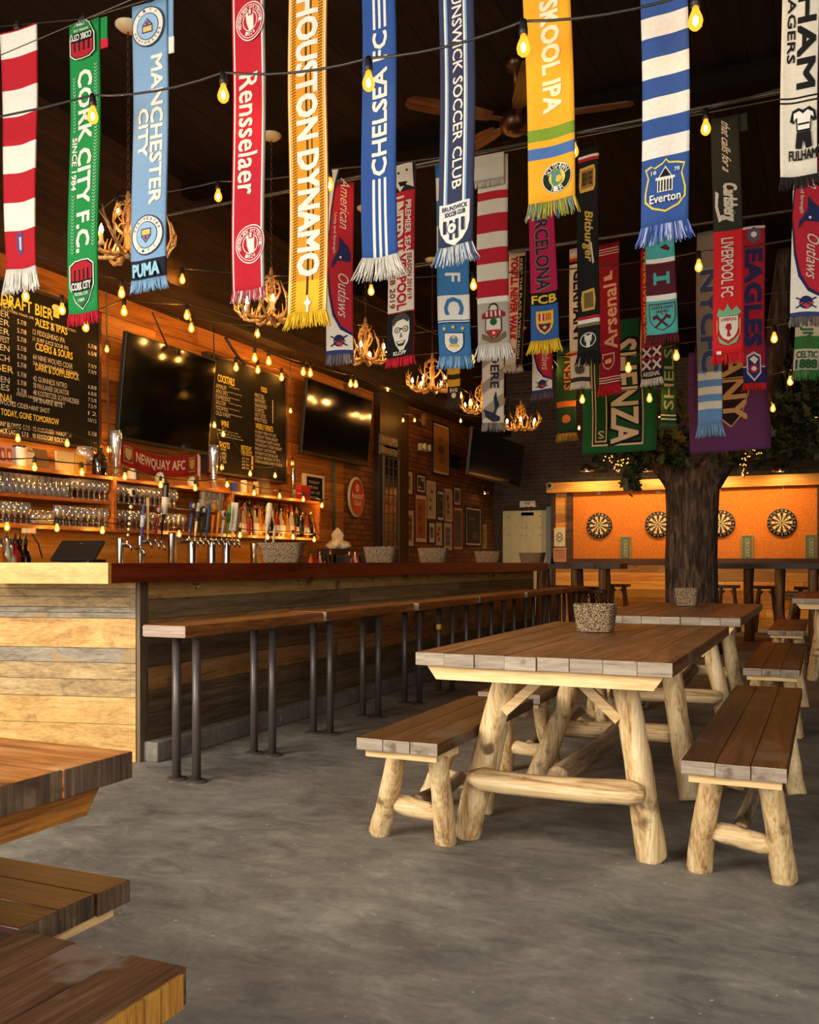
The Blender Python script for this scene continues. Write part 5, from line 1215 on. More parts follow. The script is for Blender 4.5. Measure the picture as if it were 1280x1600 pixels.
XB = [xb1+(xb4-xb1)*i/3 for i in range(4)]
XB[1] = ony(1029, 819, YD).x; XB[2] = ony(1127, 818, YD).x
for i in range(4):
    q = (XB[i], YD-.006, 1.725)
    if db is None: db = dartboard(); db.location = q; db['label'] = lbd[i]
    else: copy_tree(db, None, q, lbd[i])
for i, (px, py) in enumerate(((936, 767), (1029, 764), (1123, 762), (1222, 758))):
    p = ony(px, py, YD-.05); d = Deco(lambda a, b, l: (a, -l*30, b), matf=paint, l0=.0001)
    vs, fs = glyphs(str(i+1), .02); m = MB(); w2 = .03 if i == 0 else .045
    f = [(-w2+2*w2*x, -.065+.13*y) for x, y in vs]; n = len(f)
    m.add([(x, -.012, z) for x, z in f]+[(x, 0, z) for x, z in f], [q for q in fs]+[tuple(n+k for k in q)[::-1] for q in fs])
    o = m.build('house_number', paint((220, 206, 176)), None, (p.x, YD-.0405, p.z)); tag(o, 'cream number %d above the %s dartboard' % (i+1, ('first', 'second', 'third', 'fourth')[i]), 'number')
for px, lb in ((978, 'grey green framed score plate between the first and second dartboards'), (1168, 'grey green framed score plate between the third and fourth dartboards'), (1268, 'grey green framed score plate at the right edge beside the fourth dartboard')):
    p = ony(px, 857, YD); t = thing('score_plate', (p.x, YD-.005, 1.315), lb, 'sign')
    m = MB(); m.b2((-.085, -.02, -.2), (.085, -.001, .2), 0); m.build('slate', paint((110, 112, 80)), t)
    m = MB()
    for a in ((-.095, -.21, -.08, .21), (.08, -.21, .095, .21), (-.08, -.21, .08, -.195), (-.08, .195, .08, .21)): m.b2((a[0], -.028, a[1]), (a[2], -.001, a[3]), 0)
    m.build('frame', paint((150, 146, 100)), t)
    d = Deco(lambda a, b, l: (a, -.0205-l, b), matf=paint); d.text('CRICKET', -.03, -.15, .03, .15, (190, 186, 150), -90, .02); d.build(t)
def poster(px0, px1, py0, py1, lb, base, deco=None):
    a, b = ony(px0, py1, YD), ony(px1, py0, YD); t = thing('poster', (a.x, YD-.042, a.z), lb, 'poster'); w_, h = b.x-a.x, b.z-a.z
    m = MB(); m.b2((0, 0, 0), (w_, .04, h), 0); m.build('sheet', paint(base), t)
    d = Deco(lambda a_, b_, l: (a_, -l, b_), matf=paint); deco(d, w_, h); d.build(t, ('lettering', 'print'))
def dp1(d, w_, h):
    d.disc(w_*.5, h*.5, w_*.28, h*.26, (90, 60, 44)); d.disc(w_*.5, h*.5, w_*.22, h*.20, (222, 204, 166))
    for a in (.6, -.6):
        pts = [(-.36, -.03), (.36, -.03), (.36, .03), (-.36, .03)]; d.poly([(w_*.5+(x*cos(a)-y*sin(a))*w_, h*.5+(x*sin(a)+y*cos(a))*w_) for x, y in pts], (96, 62, 44))
poster(867, 884, 825, 854, 'cream poster with crossed emblem on the planks left of the first dartboard', (226, 208, 170), dp1)
poster(866, 886, 856, 878, 'pinkish poster with rows of print under the cream emblem poster', (206, 140, 96), lambda d, w_, h: [d.rect(w_*.12, h*q, w_*.88, h*q+.008, (140, 60, 40)) for q in (.25, .4, .55, .7, .82)])
p = ony(864, 758, YD-.17); t = thing('ceiling_camera', (xl+.02, YD-.16, p.z-.01), 'round black and white fitting at the left end of the alley beam', 'camera')
m = MB(); m.lathe([(0, 0), (.055, 0), (.055, -.03), (.035, -.04)], n=20, axis='Y'); m.build('ring', paint((210, 200, 176)), t)
m = MB(); m.lathe([(.035, -.035), (.03, -.05), (0, -.055)], n=16, axis='Y'); m.build('lens', BLACK, t)
# dome lamps over the boards
lp = None
for px, lb in ((917, 'first'), (1010, 'second'), (1122, 'third'), (1219, 'fourth')):
    p = ony(px, 733, YD-.75)
    if lp is None:
        lp = thing('pendant_lamp', p, '', 'lamp', 'dome lamps over the dartboards')
        m = MB(); m.lathe([(.02, .09), (.05, .075), (.10, .02), (.12, -.04), (.115, -.04), (.095, .015), (.045, .065), (0, .075)], n=24); m.build('shade', plain('lamp_shade_metal', (176, 150, 120), .25, .9), lp)
        m = MB(); m.tube([(0, 0, .085), (0, 0, .5), (0, .3, .62), (0, .968, .62)], .008, 8); m.lathe([(0, .08), (.022, .08), (.02, .12), (0, .13)], n=10); m.build('arm', STEEL, lp)
        m = MB(); m.ico((0, 0, .0), .03, 0, (1, 1, 1.2), 2); m.build('bulb', emit('dart_lamp_bulb', (1, .58, .22), 60), lp)
        L_ = bpy.data.lights.new('dart_lamp_light', 'SPOT'); L_.energy = 50; L_.color = (1, .66, .28); L_.spot_size = 2.6; L_.spot_blend = .8; L_.shadow_soft_size = .03
        o = bpy.data.objects.new('lamp_light', L_); COL.objects.link(o); o.parent = lp; o.location = (0, .0, -.045); o.rotation_euler = (.62, 0, 0)
        lp['label'] = 'metal dome lamp reaching out over the first dartboard'
    else: copy_tree(lp, None, p, 'metal dome lamp reaching out over the %s dartboard' % lb)

# ================================================================== THE TREE
def bark():
    m, N, L, B = newmat('tree_bark'); t = N.new('ShaderNodeTexCoord'); mp = N.new('ShaderNodeMapping'); mp.inputs['Scale'].default_value = (7, 7, 1.3)
    n = N.new('ShaderNodeTexNoise'); n.inputs['Scale'].default_value = 3; n.inputs['Detail'].default_value = 8; n.inputs['Distortion'].default_value = .8; L.new(t.outputs['Object'], mp.inputs[0]); L.new(mp.outputs[0], n.inputs[0])
    r = ramp(N, [(.34, (26, 19, 14)), (.5, (66, 50, 38)), (.68, (110, 90, 70))]); L.new(n.outputs['Fac'], r.inputs[0]); L.new(r.outputs[0], B.inputs['Base Color']); B.inputs['Roughness'].default_value = .85
    bp = N.new('ShaderNodeBump'); bp.inputs['Strength'].default_value = .9; bp.inputs['Distance'].default_value = .03; L.new(n.outputs['Fac'], bp.inputs['Height']); L.new(bp.outputs[0], B.inputs['Normal']); return m
p = onz(1082, 900, .9) if False else _d(1081, 935, 11.0)
tree = thing('tree', (p.x, p.y, 0), 'living tree with dark furrowed trunk growing through the room before the dartboards', 'tree')
m = MB(); m.tube([(-.02, 0, -.02), (0, 0, .2), (.01, 0, .6), (.0, 0, 1.1), (-.0, 0, 1.6), (0, 0, 1.95), (0, .02, 2.15)], [.36, .31, .29, .285, .285, .30, .28], 36, jit=.14, seed=4)
m.tube([(-.03, 0, 1.85), (-.18, 0, 2.12), (-.42, .05, 2.42), (-.75, .1, 2.9), (-1.0, .2, 3.6), (-1.1, .2, ZC-.03)], [.20, .19, .16, .14, .12, .10], 20, jit=.2, seed=2)
m.tube([(.05, 0, 1.85), (.2, 0, 2.12), (.42, .0, 2.4), (.72, -.05, 2.85), (.95, -.1, 3.5), (1.05, -.1, ZC-.03)], [.20, .19, .16, .15, .13, .11], 20, jit=.2, seed=7)
m.build('trunk', bark(), tree)
LEAF = plain('maple_leaf', (50, 62, 24), .6); LEAF2 = plain('maple_leaf_dark', (26, 40, 16), .6)
def leaf_clump(specs, n, sz, name, seed):
    rr = random.Random(seed); m = MB()
    out = [(0, -.5), (.12, -.42), (.42, -.38), (.30, -.12), (.52, .12), (.26, .14), (.16, .30), (0, .55), (-.16, .30), (-.26, .14), (-.52, .12), (-.30, -.12), (-.42, -.38), (-.12, -.42)]
    for _ in range(n):
        c, r = rr.choice(specs); q = Vector([rr.gauss(0, .45) for _ in range(3)]); p = Vector(c)+Vector((q.x*r[0], q.y*r[1], q.z*r[2]))
        M_ = Matrix.Rotation(rr.uniform(0, 6.28), 3, 'Z')@Matrix.Rotation(rr.uniform(-1.2, 1.2)+1.2, 3, 'X')@Matrix.Rotation(rr.uniform(-.6, .6), 3, 'Y'); s = sz*rr.uniform(.6, 1.2)
        m.add([p+M_@Vector((x*s, y*s, -abs(x)*.3*s)) for x, y in out]+[p+M_@Vector((0, 0, .04*s))], [(i, (i+1) % 14, 14) for i in range(14)], 0 if rr.random() < .5 else 1)
    return m.build(name, [LEAF, LEAF2], tree)
def rel(px, py, t_): v = _d(px, py, t_); return (v.x-p.x, v.y-p.y, v.z)
leaf_clump([(rel(965, 700, 10.6), (.35, .3, .25)), (rel(985, 745, 10.5), (.14, .12, .2)), (rel(1000, 720, 10.6), (.25, .2, .12))], 130, .13, 'foliage', 1)
leaf_clump([(rel(1045, 690, 10.8), (.3, .2, .2)), (rel(1050, 640, 10.8), (.3, .3, .3)), (rel(1060, 712, 10.6), (.12, .1, .1))], 150, .14, 'foliage', 2)
leaf_clump([(rel(1245, 640, 10.9), (.5, .3, .5)), (rel(1275, 600, 10.9), (.5, .3, .6)), (rel(1250, 685, 10.9), (.5, .3, .3)), (rel(1215, 600, 11.2), (.4, .3, .5))], 560, .16, 'foliage', 3)
leaf_clump([(rel(1150, 705, 10.6), (.22, .2, .22)), (rel(1190, 690, 10.5), (.3, .3, .2))], 110, .12, 'foliage', 4)
m = MB()
for a, b in (((-.42, .05, 2.42), rel(985, 745, 10.5)), ((-.75, .1, 2.9), rel(1000, 690, 10.6)), ((.72, -.05, 2.85), rel(1190, 690, 10.5)), ((.95, -.1, 3.5), rel(1235, 640, 10.9)), ((-.42, .05, 2.42), rel(965, 700, 10.6)), ((.95, -.1, 3.5), rel(1265, 600, 10.9))):
    a, b = Vector(a), Vector(b); m.tube([a, a.lerp(b, .4)+Vector((0, 0, .12)), a.lerp(b, .75)+Vector((0, 0, .08)), b], [.035, .025, .015, .006], 7)
m.build('branch', bark(), tree)
# fairy lights twisted in the branches
FL = emit('fairy_light', (1, .42, .08), 2.5)
for k, (pts, lb) in enumerate(((((945, 718), (955, 712), (962, 728), (972, 716), (980, 722), (968, 735), (958, 730), (985, 712)), 'tangle of tiny fairy lights left of the tree fork'),
                               (((1195, 703), (1178, 708), (1168, 714), (1162, 722), (1160, 731), (1166, 738), (1163, 746), (1172, 704), (1190, 712)), 'string of tiny fairy lights trailing right of the tree fork'))):
    b = _d(*pts[0], 10.3); t = thing('fairy_lights', b, lb, 'string light', 'fairy lights in the tree'); P_ = [_d(a_, c_, 10.3+.1*sin(i*2))-b for i, (a_, c_) in enumerate(pts)]
    m = MB(); m.tube(P_, .003, 4); m.build('wire', BLACK, t)
    m = MB()
    for i in range(26):
        f = i/26*(len(P_)-1); q = P_[int(f)].lerp(P_[int(f)+1], f-int(f)); m.ico(q+Vector((R.uniform(-.03, .03), R.uniform(-.03, .03), R.uniform(-.03, .03))), .0085, 0, (1, 1, 1), 1)
    tag(m.build('tiny_bulbs', FL, t), kind='stuff')

# ================================================================== SCARVES AND FLAGS
CLIPM = plain('binder_clip', (60, 58, 56), .4, .6)
class Scarf:
    def __init__(s, px, w_, bot, row, label, base, top=None, stripes=(), bars=(), fr=None, frl=0, lean=0, wb=None, deco=None, name='football_scarf', cat='scarf', group='football scarves hanging from the wires', dy=0, wave=1.0, tail=None, flare=1.0, clip=True, zt=None):
        y = ROW[row]+dy; u = (px-640)/F; t = y/(u*sa+ca); s.t = t; k = t/F/(ca+u*sa); s.k = k; s.px = px
        ztop = WZ[row] if top is None else H+(879-top)/F*t
        if top is not None: ztop = min(WZ[row], ztop) if abs(ztop-WZ[row]) < .12 else ztop
        ztop = zt or min(ztop, WZ[row]); s.ztop = ztop; s.W = w_*k; W = s.W; L = -(s.z(bot)); s.L = L
        x0 = t*(u*ca-sa)
        r = thing(name, (x0, y, ztop), label, cat, group); s.root = r
        ph = px*.37; ln_ = lean*k; tp = (wb/w_ if wb else 1.0)
        def f(a, b, l):
            q = -b/L
            return (a*(1+(tp-1)*min(q, 1))+ln_*q+.005*wave*sin(b*4.5+ph), -l-.012*wave*sin(b*3.2+ph)*min(1, q*2)-.005*wave*sin(a/W*6.5+ph*1.7+b*1.2)*min(1, q*2+.1)*(W/.2)**.5, b+.006*sin(a/W*3+ph))
        s.f = f
        if ztop < WZ[row]-.004:
            for sg in (-1, 1):
                m = MB(); q0 = Vector(f(sg*W*.42, -.004, -.004)); m.tube([q0, Vector((q0.x*.9, .004, WZ[row]-ztop+.006-dy*0))+Vector((0, -dy, 0))], .0018, 4); m.build('hanging_cord', BLACK, r)
        # panel: a closed sheet, 8 mm thick, split along its colour bands
        zs = {0.0, -L}
        for st_ in stripes: zs |= {max(-L, min(0, s.z(st_[0]))), max(-L, min(0, s.z(st_[1])))}
        hs_ = {-.5, .5}|{-.5+i/10 for i in range(11)}
        for b_ in bars:
            hs_ |= {b_[0], b_[1]}; zs |= {max(-L, min(0, s.z(b_[2]))), max(-L, min(0, s.z(b_[3])))}
        zl = sorted(zs); out = [zl[0]]
        for z in zl[1:]:
            n = max(1, int((z-out[-1])/.05)); a = out[-1]
            if z-a < 1e-5: continue
            out += [a+(z-a)*i/n for i in range(1, n+1)]
        zl = out; hl = sorted(hs_); hl = [h for i, h in enumerate(hl) if i == 0 or h-hl[i-1] > 1e-4]
        mats = [fab(base)]; 
        def mi(c):
            m_ = fab(c)
            if m_ not in mats: mats.append(m_)
            return mats.index(m_)
        m = MB(); nh, nz = len(hl), len(zl)
        for layer in (0, -.008):
            m.v += [f(h*W, z, layer) for z in zl for h in hl]
        N0 = nh*nz
        for i in range(nz-1):
            zc = (zl[i]+zl[i+1])/2
            for j in range(nh-1):
                hc = (hl[j]+hl[j+1])/2; c = 0
                for st_ in stripes:
                    if s.z(st_[1]) <= zc <= s.z(st_[0]): c = mi(st_[2])
                for b_ in bars:
                    if b_[0] <= hc <= b_[1] and s.z(b_[3]) <= zc <= s.z(b_[2]): c = mi(b_[4])
                a = i*nh+j
                m.f.append([a, a+1, a+nh+1, a+nh]); m.m.append(c); m.sm.append(True)
                m.f.append([N0+a, N0+a+nh, N0+a+nh+1, N0+a+1]); m.m.append(c); m.sm.append(True)
                if j == 0: m.f.append([a, a+nh, N0+a+nh, N0+a]); m.m.append(c); m.sm.append(False)
                if j == nh-2: m.f.append([a+1, N0+a+1, N0+a+nh+1, a+nh+1]); m.m.append(c); m.sm.append(False)
        for j in range(nh-1):
            m.f.append([j, N0+j, N0+j+1, j+1]); m.m.append(0); m.sm.append(False)
            a = (nz-1)*nh+j; m.f.append([a, a+1, N0+a+1, N0+a]); m.m.append(0); m.sm.append(False)
        m.build('panel', mats, r)
        if fr:
            cols = fr if isinstance(fr, list) else [fr]; m = MB(); n = 34 if row == 1 else 22; fl = frl*t/F; rr = random.Random(px)
            for i in range(n*2):
                h = (i % n+.5)/n-.5; a = h*W; o_ = Vector(f(a, -L+.006, .000 if i < n else -.006)); sw = h*flare*.22*fl*2+rr.uniform(-.12, .12)*fl
                p1 = o_+Vector((sw*.5, rr.uniform(-.008, .006), -fl*.55)); p2 = o_+Vector((sw, rr.uniform(-.012, .008), -fl*rr.uniform(.86, 1.06)))
                m.tube([o_, p1, p2], [W/n*.62, W/n*.6, W/n*.36], 4, rr.randrange(len(cols)))
            m.build('fringe', [fab(c) for c in cols], r)
        if tail:
            m = MB(); o_ = Vector((W*tail[0], .014, -.0)); tl = tail[1]*k
            m.box((W*tail[0], .016, -tl/2), (W*.8, .006, tl), 0); m.box((W*tail[0], .016, -tl-tl*.2), (W*.84, .006, tl*.4), 1); m.build('folded_end', [fab(tail[2]), fab(tail[3])], r)
        if clip and top is None:
            m = MB(); m.box((0, -.006, .002), (.035, .03, .022), 0); m.torus((0, -.012, .022), .010, .0018, 10, 4, 0, Matrix.Rotation(pi/2, 3, 'X')); m.build('clip', CLIPM, r)
        if deco:
            d = Deco(f, l0=.0022, step=.0006 if row < 3 else .001, fine=.035); s.d = d; deco(s, d); d.build(r)
    def z(s, py): return H+(879-py)/F*s.t-s.ztop
    # helpers in picture measures: h is the fraction of the width, py the height in the photograph
    def T(s, body, h0, h1, p0, p1, col, rot=-90, bold=.03, **k): s.d.text(body, h0*s.W, s.z(p1), h1*s.W, s.z(p0), col, rot, bold, **k)
    def Rc(s, h0, h1, p0, p1, col): s.d.rect(h0*s.W, s.z(p1), h1*s.W, s.z(p0), col)
    def O(s, h, py, rh, col, n=26, sq=1.0): s.d.disc(h*s.W, s.z(py), rh*s.W, rh*s.W*sq, col, n)
    def Sh(s, h, p0, p1, wd, col, flat=True): s.d.shield(h*s.W, (s.z(p0)+s.z(p1))/2, wd*s.W, abs(s.z(p1)-s.z(p0)), col, flat=flat)
    def Po(s, pts, col): s.d.poly([(a*s.W, s.z(b)) for a, b in pts], col)
WHT, CRM, RED, NAVY, BLK, GLD = (232, 226, 214), (216, 206, 186), (196, 24, 40), (34, 42, 88), (24, 22, 24), (214, 172, 70)

# ---- front row
def dz1(s, d): s.Po([(-.10, 365), (.06, 362), (.06, 395), (-.04, 398), (-.12, 385)], (70, 80, 140)); s.Po([(-.05, 370), (.02, 370), (.02, 390), (-.04, 390)], (200, 190, 190))
Scarf(29, 57, 421, 1, 'red and white hooped scarf, leftmost in the front row', (188, 18, 38), stripes=[(46, 86, WHT), (137, 180, WHT), (226, 270, WHT), (316, 360, WHT)], fr=WHT, frl=38, lean=6, wb=45, deco=dz1, zt=4.068)
GRN = (24, 138, 66)
def cork_crest(s, p0, p1, up=False):
    q = (lambda a: p0+(p1-p0)*a) if not up else (lambda a: p1-(p1-p0)*a)
    P_ = [(-.42, .12), (-.25, .02), (0, 0), (.25, .02), (.42, .12), (.42, .55), (.25, .85), (0, 1), (-.25, .85), (-.42, .55)]
    s.Po([(a, q(b)) for a, b in P_], WHT); s.Po([(a*.93, q(.02+b*.96)) for a, b in P_], BLK)
    s.Po([(-.36, q(.15)), (-.2, q(.06)), (0, q(.04)), (.2, q(.06)), (.36, q(.15)), (.36, q(.42)), (-.36, q(.42))], (176, 20, 36))
    for h in (-.24, -.08, .08, .24): s.Rc(h-.025, h+.025, q(.2 if not up else .45), q(.45 if not up else .2), BLK)
    s.Po([(-.36, q(.64)), (.36, q(.64)), (.22, q(.83)), (0, q(.95)), (-.22, q(.83))], (24, 120, 60))
    a, b = sorted((q(.46), q(.61))); s.T('CORK CITY', -.34, .34, a, b, WHT, 0 if not up else 180, .04)
    a, b = sorted((q(.66), q(.72))); s.T('FOOTBALL CLUB', -.24, .24, a, b, WHT, 0 if not up else 180)
    a, b = sorted((q(.78), q(.85))); s.T('1984', -.12, .12, a, b, WHT, 0 if not up else 180)
def dz2(s, d):
    s.T('CORK CITY F.C.', -.20, .26, 108, 392, WHT, -90, .06); s.T('SINCE 1984', -.40, -.24, 212, 295, WHT, -90, .05)
    s.d.up(); s.d.hold = True
    for lo, hi, h in ((116, 204, -.33), (302, 392, -.33), (102, 386, .40)):
        p = lo
        while p < hi: s.Po([(h-.05, p), (h, p+3), (h+.05, p), (h+.05, p+1.6), (h, p+4.6), (h-.05, p+1.6)], (150, 200, 160)); p += 5.2
    s.d.hold = False; cork_crest(s, 404, 482); cork_crest(s, 28, 92, True)
Scarf(132, 46, 489, 1, 'green scarf with white lettering, shield crests and a red fringe', GRN, fr=(206, 20, 50), frl=19, lean=-1, deco=dz2, tail=(.3, 26, GRN, (206, 20, 50)))
SKY = (124, 162, 200)
def city_crest(s, py, up):
    s.O(0, py, .46, (60, 66, 84)); s.O(0, py, .43, (226, 222, 212)); s.O(0, py, .31, (60, 66, 84)); s.O(0, py, .29, (150, 185, 220))
    k = -1 if up else 1
    s.Po([(-.15, py-10*k), (.15, py-10*k), (.15, py+2*k), (0, py+13*k), (-.15, py+2*k)], (70, 76, 100)); s.Po([(-.12, py-8*k), (.12, py-8*k), (.12, py), (-.12, py)], (222, 190, 110)); s.Po([(-.10, py+2*k), (.10, py+2*k), (0, py+10*k)], SKY); s.O(0, py+4.5*k, .045, (170, 30, 60), 10)
    s.d.ringtext(0, s.z(py), .37*s.W, 'MANCHESTER' if not up else 'CITY', (60, 66, 84), 160 if not up else 130, 20 if not up else 50, .014); s.d.ringtext(0, s.z(py), .37*s.W, 'CITY' if not up else 'MANCHESTER', (60, 66, 84), 230 if not up else 200, 310 if not up else 340, .014)
def dz3(s, d):
    s.T('MANCHESTER', .06, .36, 87, 320, WHT, -90, .07); s.T('CITY', -.30, -.01, 168, 244, WHT, -90, .07)
    city_crest(s, 367, False); city_crest(s, 41, True); s.T('PUMA', -.38, .38, 412, 431, (150, 200, 224), 0, .08)
Scarf(234, 54, 436, 1, 'light blue scarf with white lettering, round crests and a navy end', SKY, stripes=[(404, 436, (34, 38, 52))], fr=(136, 176, 214), frl=20, lean=-1, deco=dz3, tail=(.22, 50, SKY, WHT))
def rpi(s, py, rr_):
    for q, c in ((1, WHT), (.94, (186, 22, 46)), (.86, WHT), (.82, (186, 22, 46)), (.52, WHT), (.47, (186, 22, 46))): s.O(.10, py, .80*q*.55, c, 32, 1.15)
    s.d.ringtext(.10*s.W, s.z(py), .33*s.W, 'RENSSELAER POLYTECHNIC', WHT, 200, -20, .020); s.d.ringtext(.10*s.W, s.z(py), .33*s.W, '1824', WHT, 250, 290, .018)
    s.Po([(-.02, py-12), (.22, py-14), (.22, py+14), (.08, py+16), (.0, py+2)], WHT); s.Po([(.05, py-18), (.2, py-18), (.2, py-8), (.05, py-8)], (186, 22, 46)); s.Rc(.08, .14, py-17, py-10, WHT)
def dz4(s, d): s.T('Rensselaer', -.30, .26, 114, 303, WHT, -90, .03); rpi(s, 382, 1); rpi(s, 34, 1)
Scarf(388, 50, 454, 1, 'crimson scarf with white serif lettering and round seals', (192, 20, 44), bars=[(-.46, -.42, -200, 454, WHT), (.40, .44, -200, 454, WHT), (.44, .5, -200, 454, (150, 140, 136))], fr=[(200, 60, 76), WHT, (220, 150, 150)], frl=18, lean=2, deco=dz4)
def dz5(s, d):
    s.T('HOUSTON DYNAMO', -.27, .28, -2, 432, WHT, -90, .08)
    s.d.up(); s.d.hold = True
    for hc in (-.355, .355):
        p = -100
        while p < 488: s.Po([(hc-.055, p+3), (hc+.055, p), (hc+.055, p+1.1), (hc-.055, p+4.1)], (96, 66, 20)); p += 4.6
    s.d.hold = False; s.Po([(-.03, 470), (.0, 462), (.03, 470), (.10, 476), (.03, 480), (.03, 490), (-.03, 490), (-.03, 480), (-.10, 476)], WHT)
hb = [(-.48, -.455, -200, 492, WHT), (.455, .48, -200, 492, WHT), (-.43, -.41, -200, 492, (240, 200, 90)), (.41, .43, -200, 492, (240, 200, 90)), (-.06, .0, -200, 463, (74, 56, 24)), (.08, .12, -200, 440, (74, 56, 24))]
Scarf(480, 59, 491, 1, 'orange and yellow scarf with tall white letters and hatched borders', (226, 148, 18), stripes=[(440, 492, (240, 184, 20))], bars=hb, fr=(246, 196, 16), frl=25, lean=1, wb=60, deco=dz5, flare=1.6)
def dz6(s, d): s.T('CHELSEA FC', -.19, .24, 50, 274, WHT, 90, .06)
cb = [(h, h+.075, a, b, WHT) for h in (-.19, -.02, .15) for a, b in ((279, 402), (-200, 43))]
Scarf(590, 50, 402, 1, 'royal blue scarf with white lettering and three white lines', (42, 80, 150), bars=cb, fr=WHT, frl=36, lean=5, wb=55, deco=dz6, flare=2.2)
def dz7(s, d):
    s.T('BRUNSWICK SOCCER CLUB', -.11, .17, -42, 296, WHT, -90, .03)
    s.Sh(-.02, 318, 384, .88, WHT); s.Rc(-.44, .40, 319, 340, WHT); s.T('BRUNSWICK', -.38, .36, 322, 329, NAVY, 0, .05); s.T('SOCCER CLUB', -.30, .30, 331, 338, NAVY, 0, .05)
    for h in (-.30, -.12, .06, .24): s.Rc(h-.045, h+.045, 344, 374 if abs(h) < .2 else 364, (46, 54, 88))
    s.O(-.08, 357, .15, (46, 54, 88)); s.O(-.08, 357, .13, WHT); s.O(-.08, 357, .045, (46, 54, 88), 6)
Scarf(712, 54, 386, 1, 'navy scarf with pale blue and white lines and a striped shield', (52, 58, 88), bars=[(-.36, -.31, -200, 319, WHT), (-.31, -.26, -200, 319, (120, 160, 200)), (.20, .25, -200, 319, WHT), (.25, .30, -200, 319, (120, 160, 200))], fr=[(120, 156, 200), WHT, (90, 110, 150)], frl=30, lean=2, deco=dz7, flare=1.6)
def dz8(s, d):
    s.T('NU SKOOL IPA', -.15, .22, -62, 178, (240, 226, 190), -90, .08)
    s.O(.12, 283, .31, (226, 220, 190)); s.O(.12, 283, .295, (28, 40, 30)); s.O(.12, 283, .175, (220, 200, 90)); s.Po([(.0, 272), (.18, 270), (.24, 290), (.08, 298), (.0, 290)], (90, 140, 90)); s.O(.15, 285, .07, (240, 180, 40)); s.Po([(.04, 274), (.12, 276), (.08, 292)], (80, 130, 190))
    s.d.ringtext(.12*s.W, s.z(283), .235*s.W, 'SOUTHERN', WHT, 150, 30, .022); s.d.ringtext(.12*s.W, s.z(283), .235*s.W, 'TIER', WHT, 245, 295, .022)
Scarf(848, 73, 319, 1, 'bright yellow beer scarf with green and blue bands and a round emblem', (246, 170, 10), stripes=[(201, 220, (122, 152, 40)), (231, 249, (70, 110, 170))], fr=[(150, 160, 60), (110, 130, 150), (210, 180, 50)], frl=26, lean=16, wb=72, deco=dz8, flare=1.4)
EBL = (48, 82, 150)
def dz9(s, d):
    P_ = [(-.42, 262), (-.30, 258), (-.22, 262), (-.16, 266), (-.05, 256), (.02, 250), (.08, 256), (.18, 266), (.26, 258), (.42, 262), (.36, 276), (.44, 300), (.44, 314), (.30, 326), (.02, 334), (-.26, 326), (-.42, 314), (-.42, 300), (-.36, 276)]
    s.Po(P_[::-1], (236, 206, 40)); s.Po([(.01+(a-.01)*.92, 292+(b-292)*.93) for a, b in P_][::-1], EBL)
    s.Po([(-.14, 280), (.01, 262), (.16, 280)], WHT); s.Po([(-.11, 279), (.01, 265), (.13, 279)], BLK); s.Rc(-.19, .21, 279, 283, WHT); s.Rc(-.15, .17, 283, 302, WHT)
    for i in range(5): s.Rc(-.13+.06*i, -.10+.06*i, 284, 301, BLK)
    s.T('18', -.28, -.17, 268, 274, WHT, 0); s.T('78', .20, .31, 268, 274, WHT, 0); s.T('Everton', -.30, .34, 306, 319, WHT, 0, .04)
Scarf(1036, 73, 354, 1, 'blue and cream hooped scarf with a yellow outlined tower shield', EBL, stripes=[(20, 53, WHT), (86, 118, WHT), (150, 183, WHT), (214, 246, WHT), (-50, -14, WHT)], fr=[(110, 130, 210), (190, 200, 236), EBL], frl=30, lean=4, wb=74, deco=dz9, flare=1.3)
def dz10(s, d):
    s.T('FULHAM', -.06, .38, -120, 138, BLK, -90, .10); s.T('COTTAGERS', -.34, -.14, -95, 98, BLK, -90, .05)
    s.Po([(-.18, 172), (-.02, 168), (.10, 172), (.26, 168), (.42, 176), (.46, 190), (.36, 192), (.32, 184), (.30, 205), (-.06, 205), (-.08, 184), (-.14, 192), (-.24, 188)], BLK); s.Po([(-.14, 176), (.0, 173), (.10, 178), (.22, 173), (.36, 178), (.38, 186), (.30, 182), (.27, 202), (-.03, 202), (-.05, 182), (-.14, 188)], WHT)
    s.Rc(-.03, .27, 192, 195, BLK); s.Po([(-.06, 206), (.30, 206), (.34, 230), (.18, 232), (.12, 216), (.06, 232), (-.10, 230)], BLK); s.T('FULHAM', -.26, .46, 234, 249, BLK, 0, .05)
Scarf(1251, 60, 275, 1, 'cream scarf with black lettering and a little printed kit, at the right edge', CRM, stripes=[(150, 153, BLK), (157, 160, BLK)], bars=[(.46, .5, -200, 275, (60, 30, 30))], fr=(40, 34, 34), frl=20, lean=0, wb=60, deco=dz10)

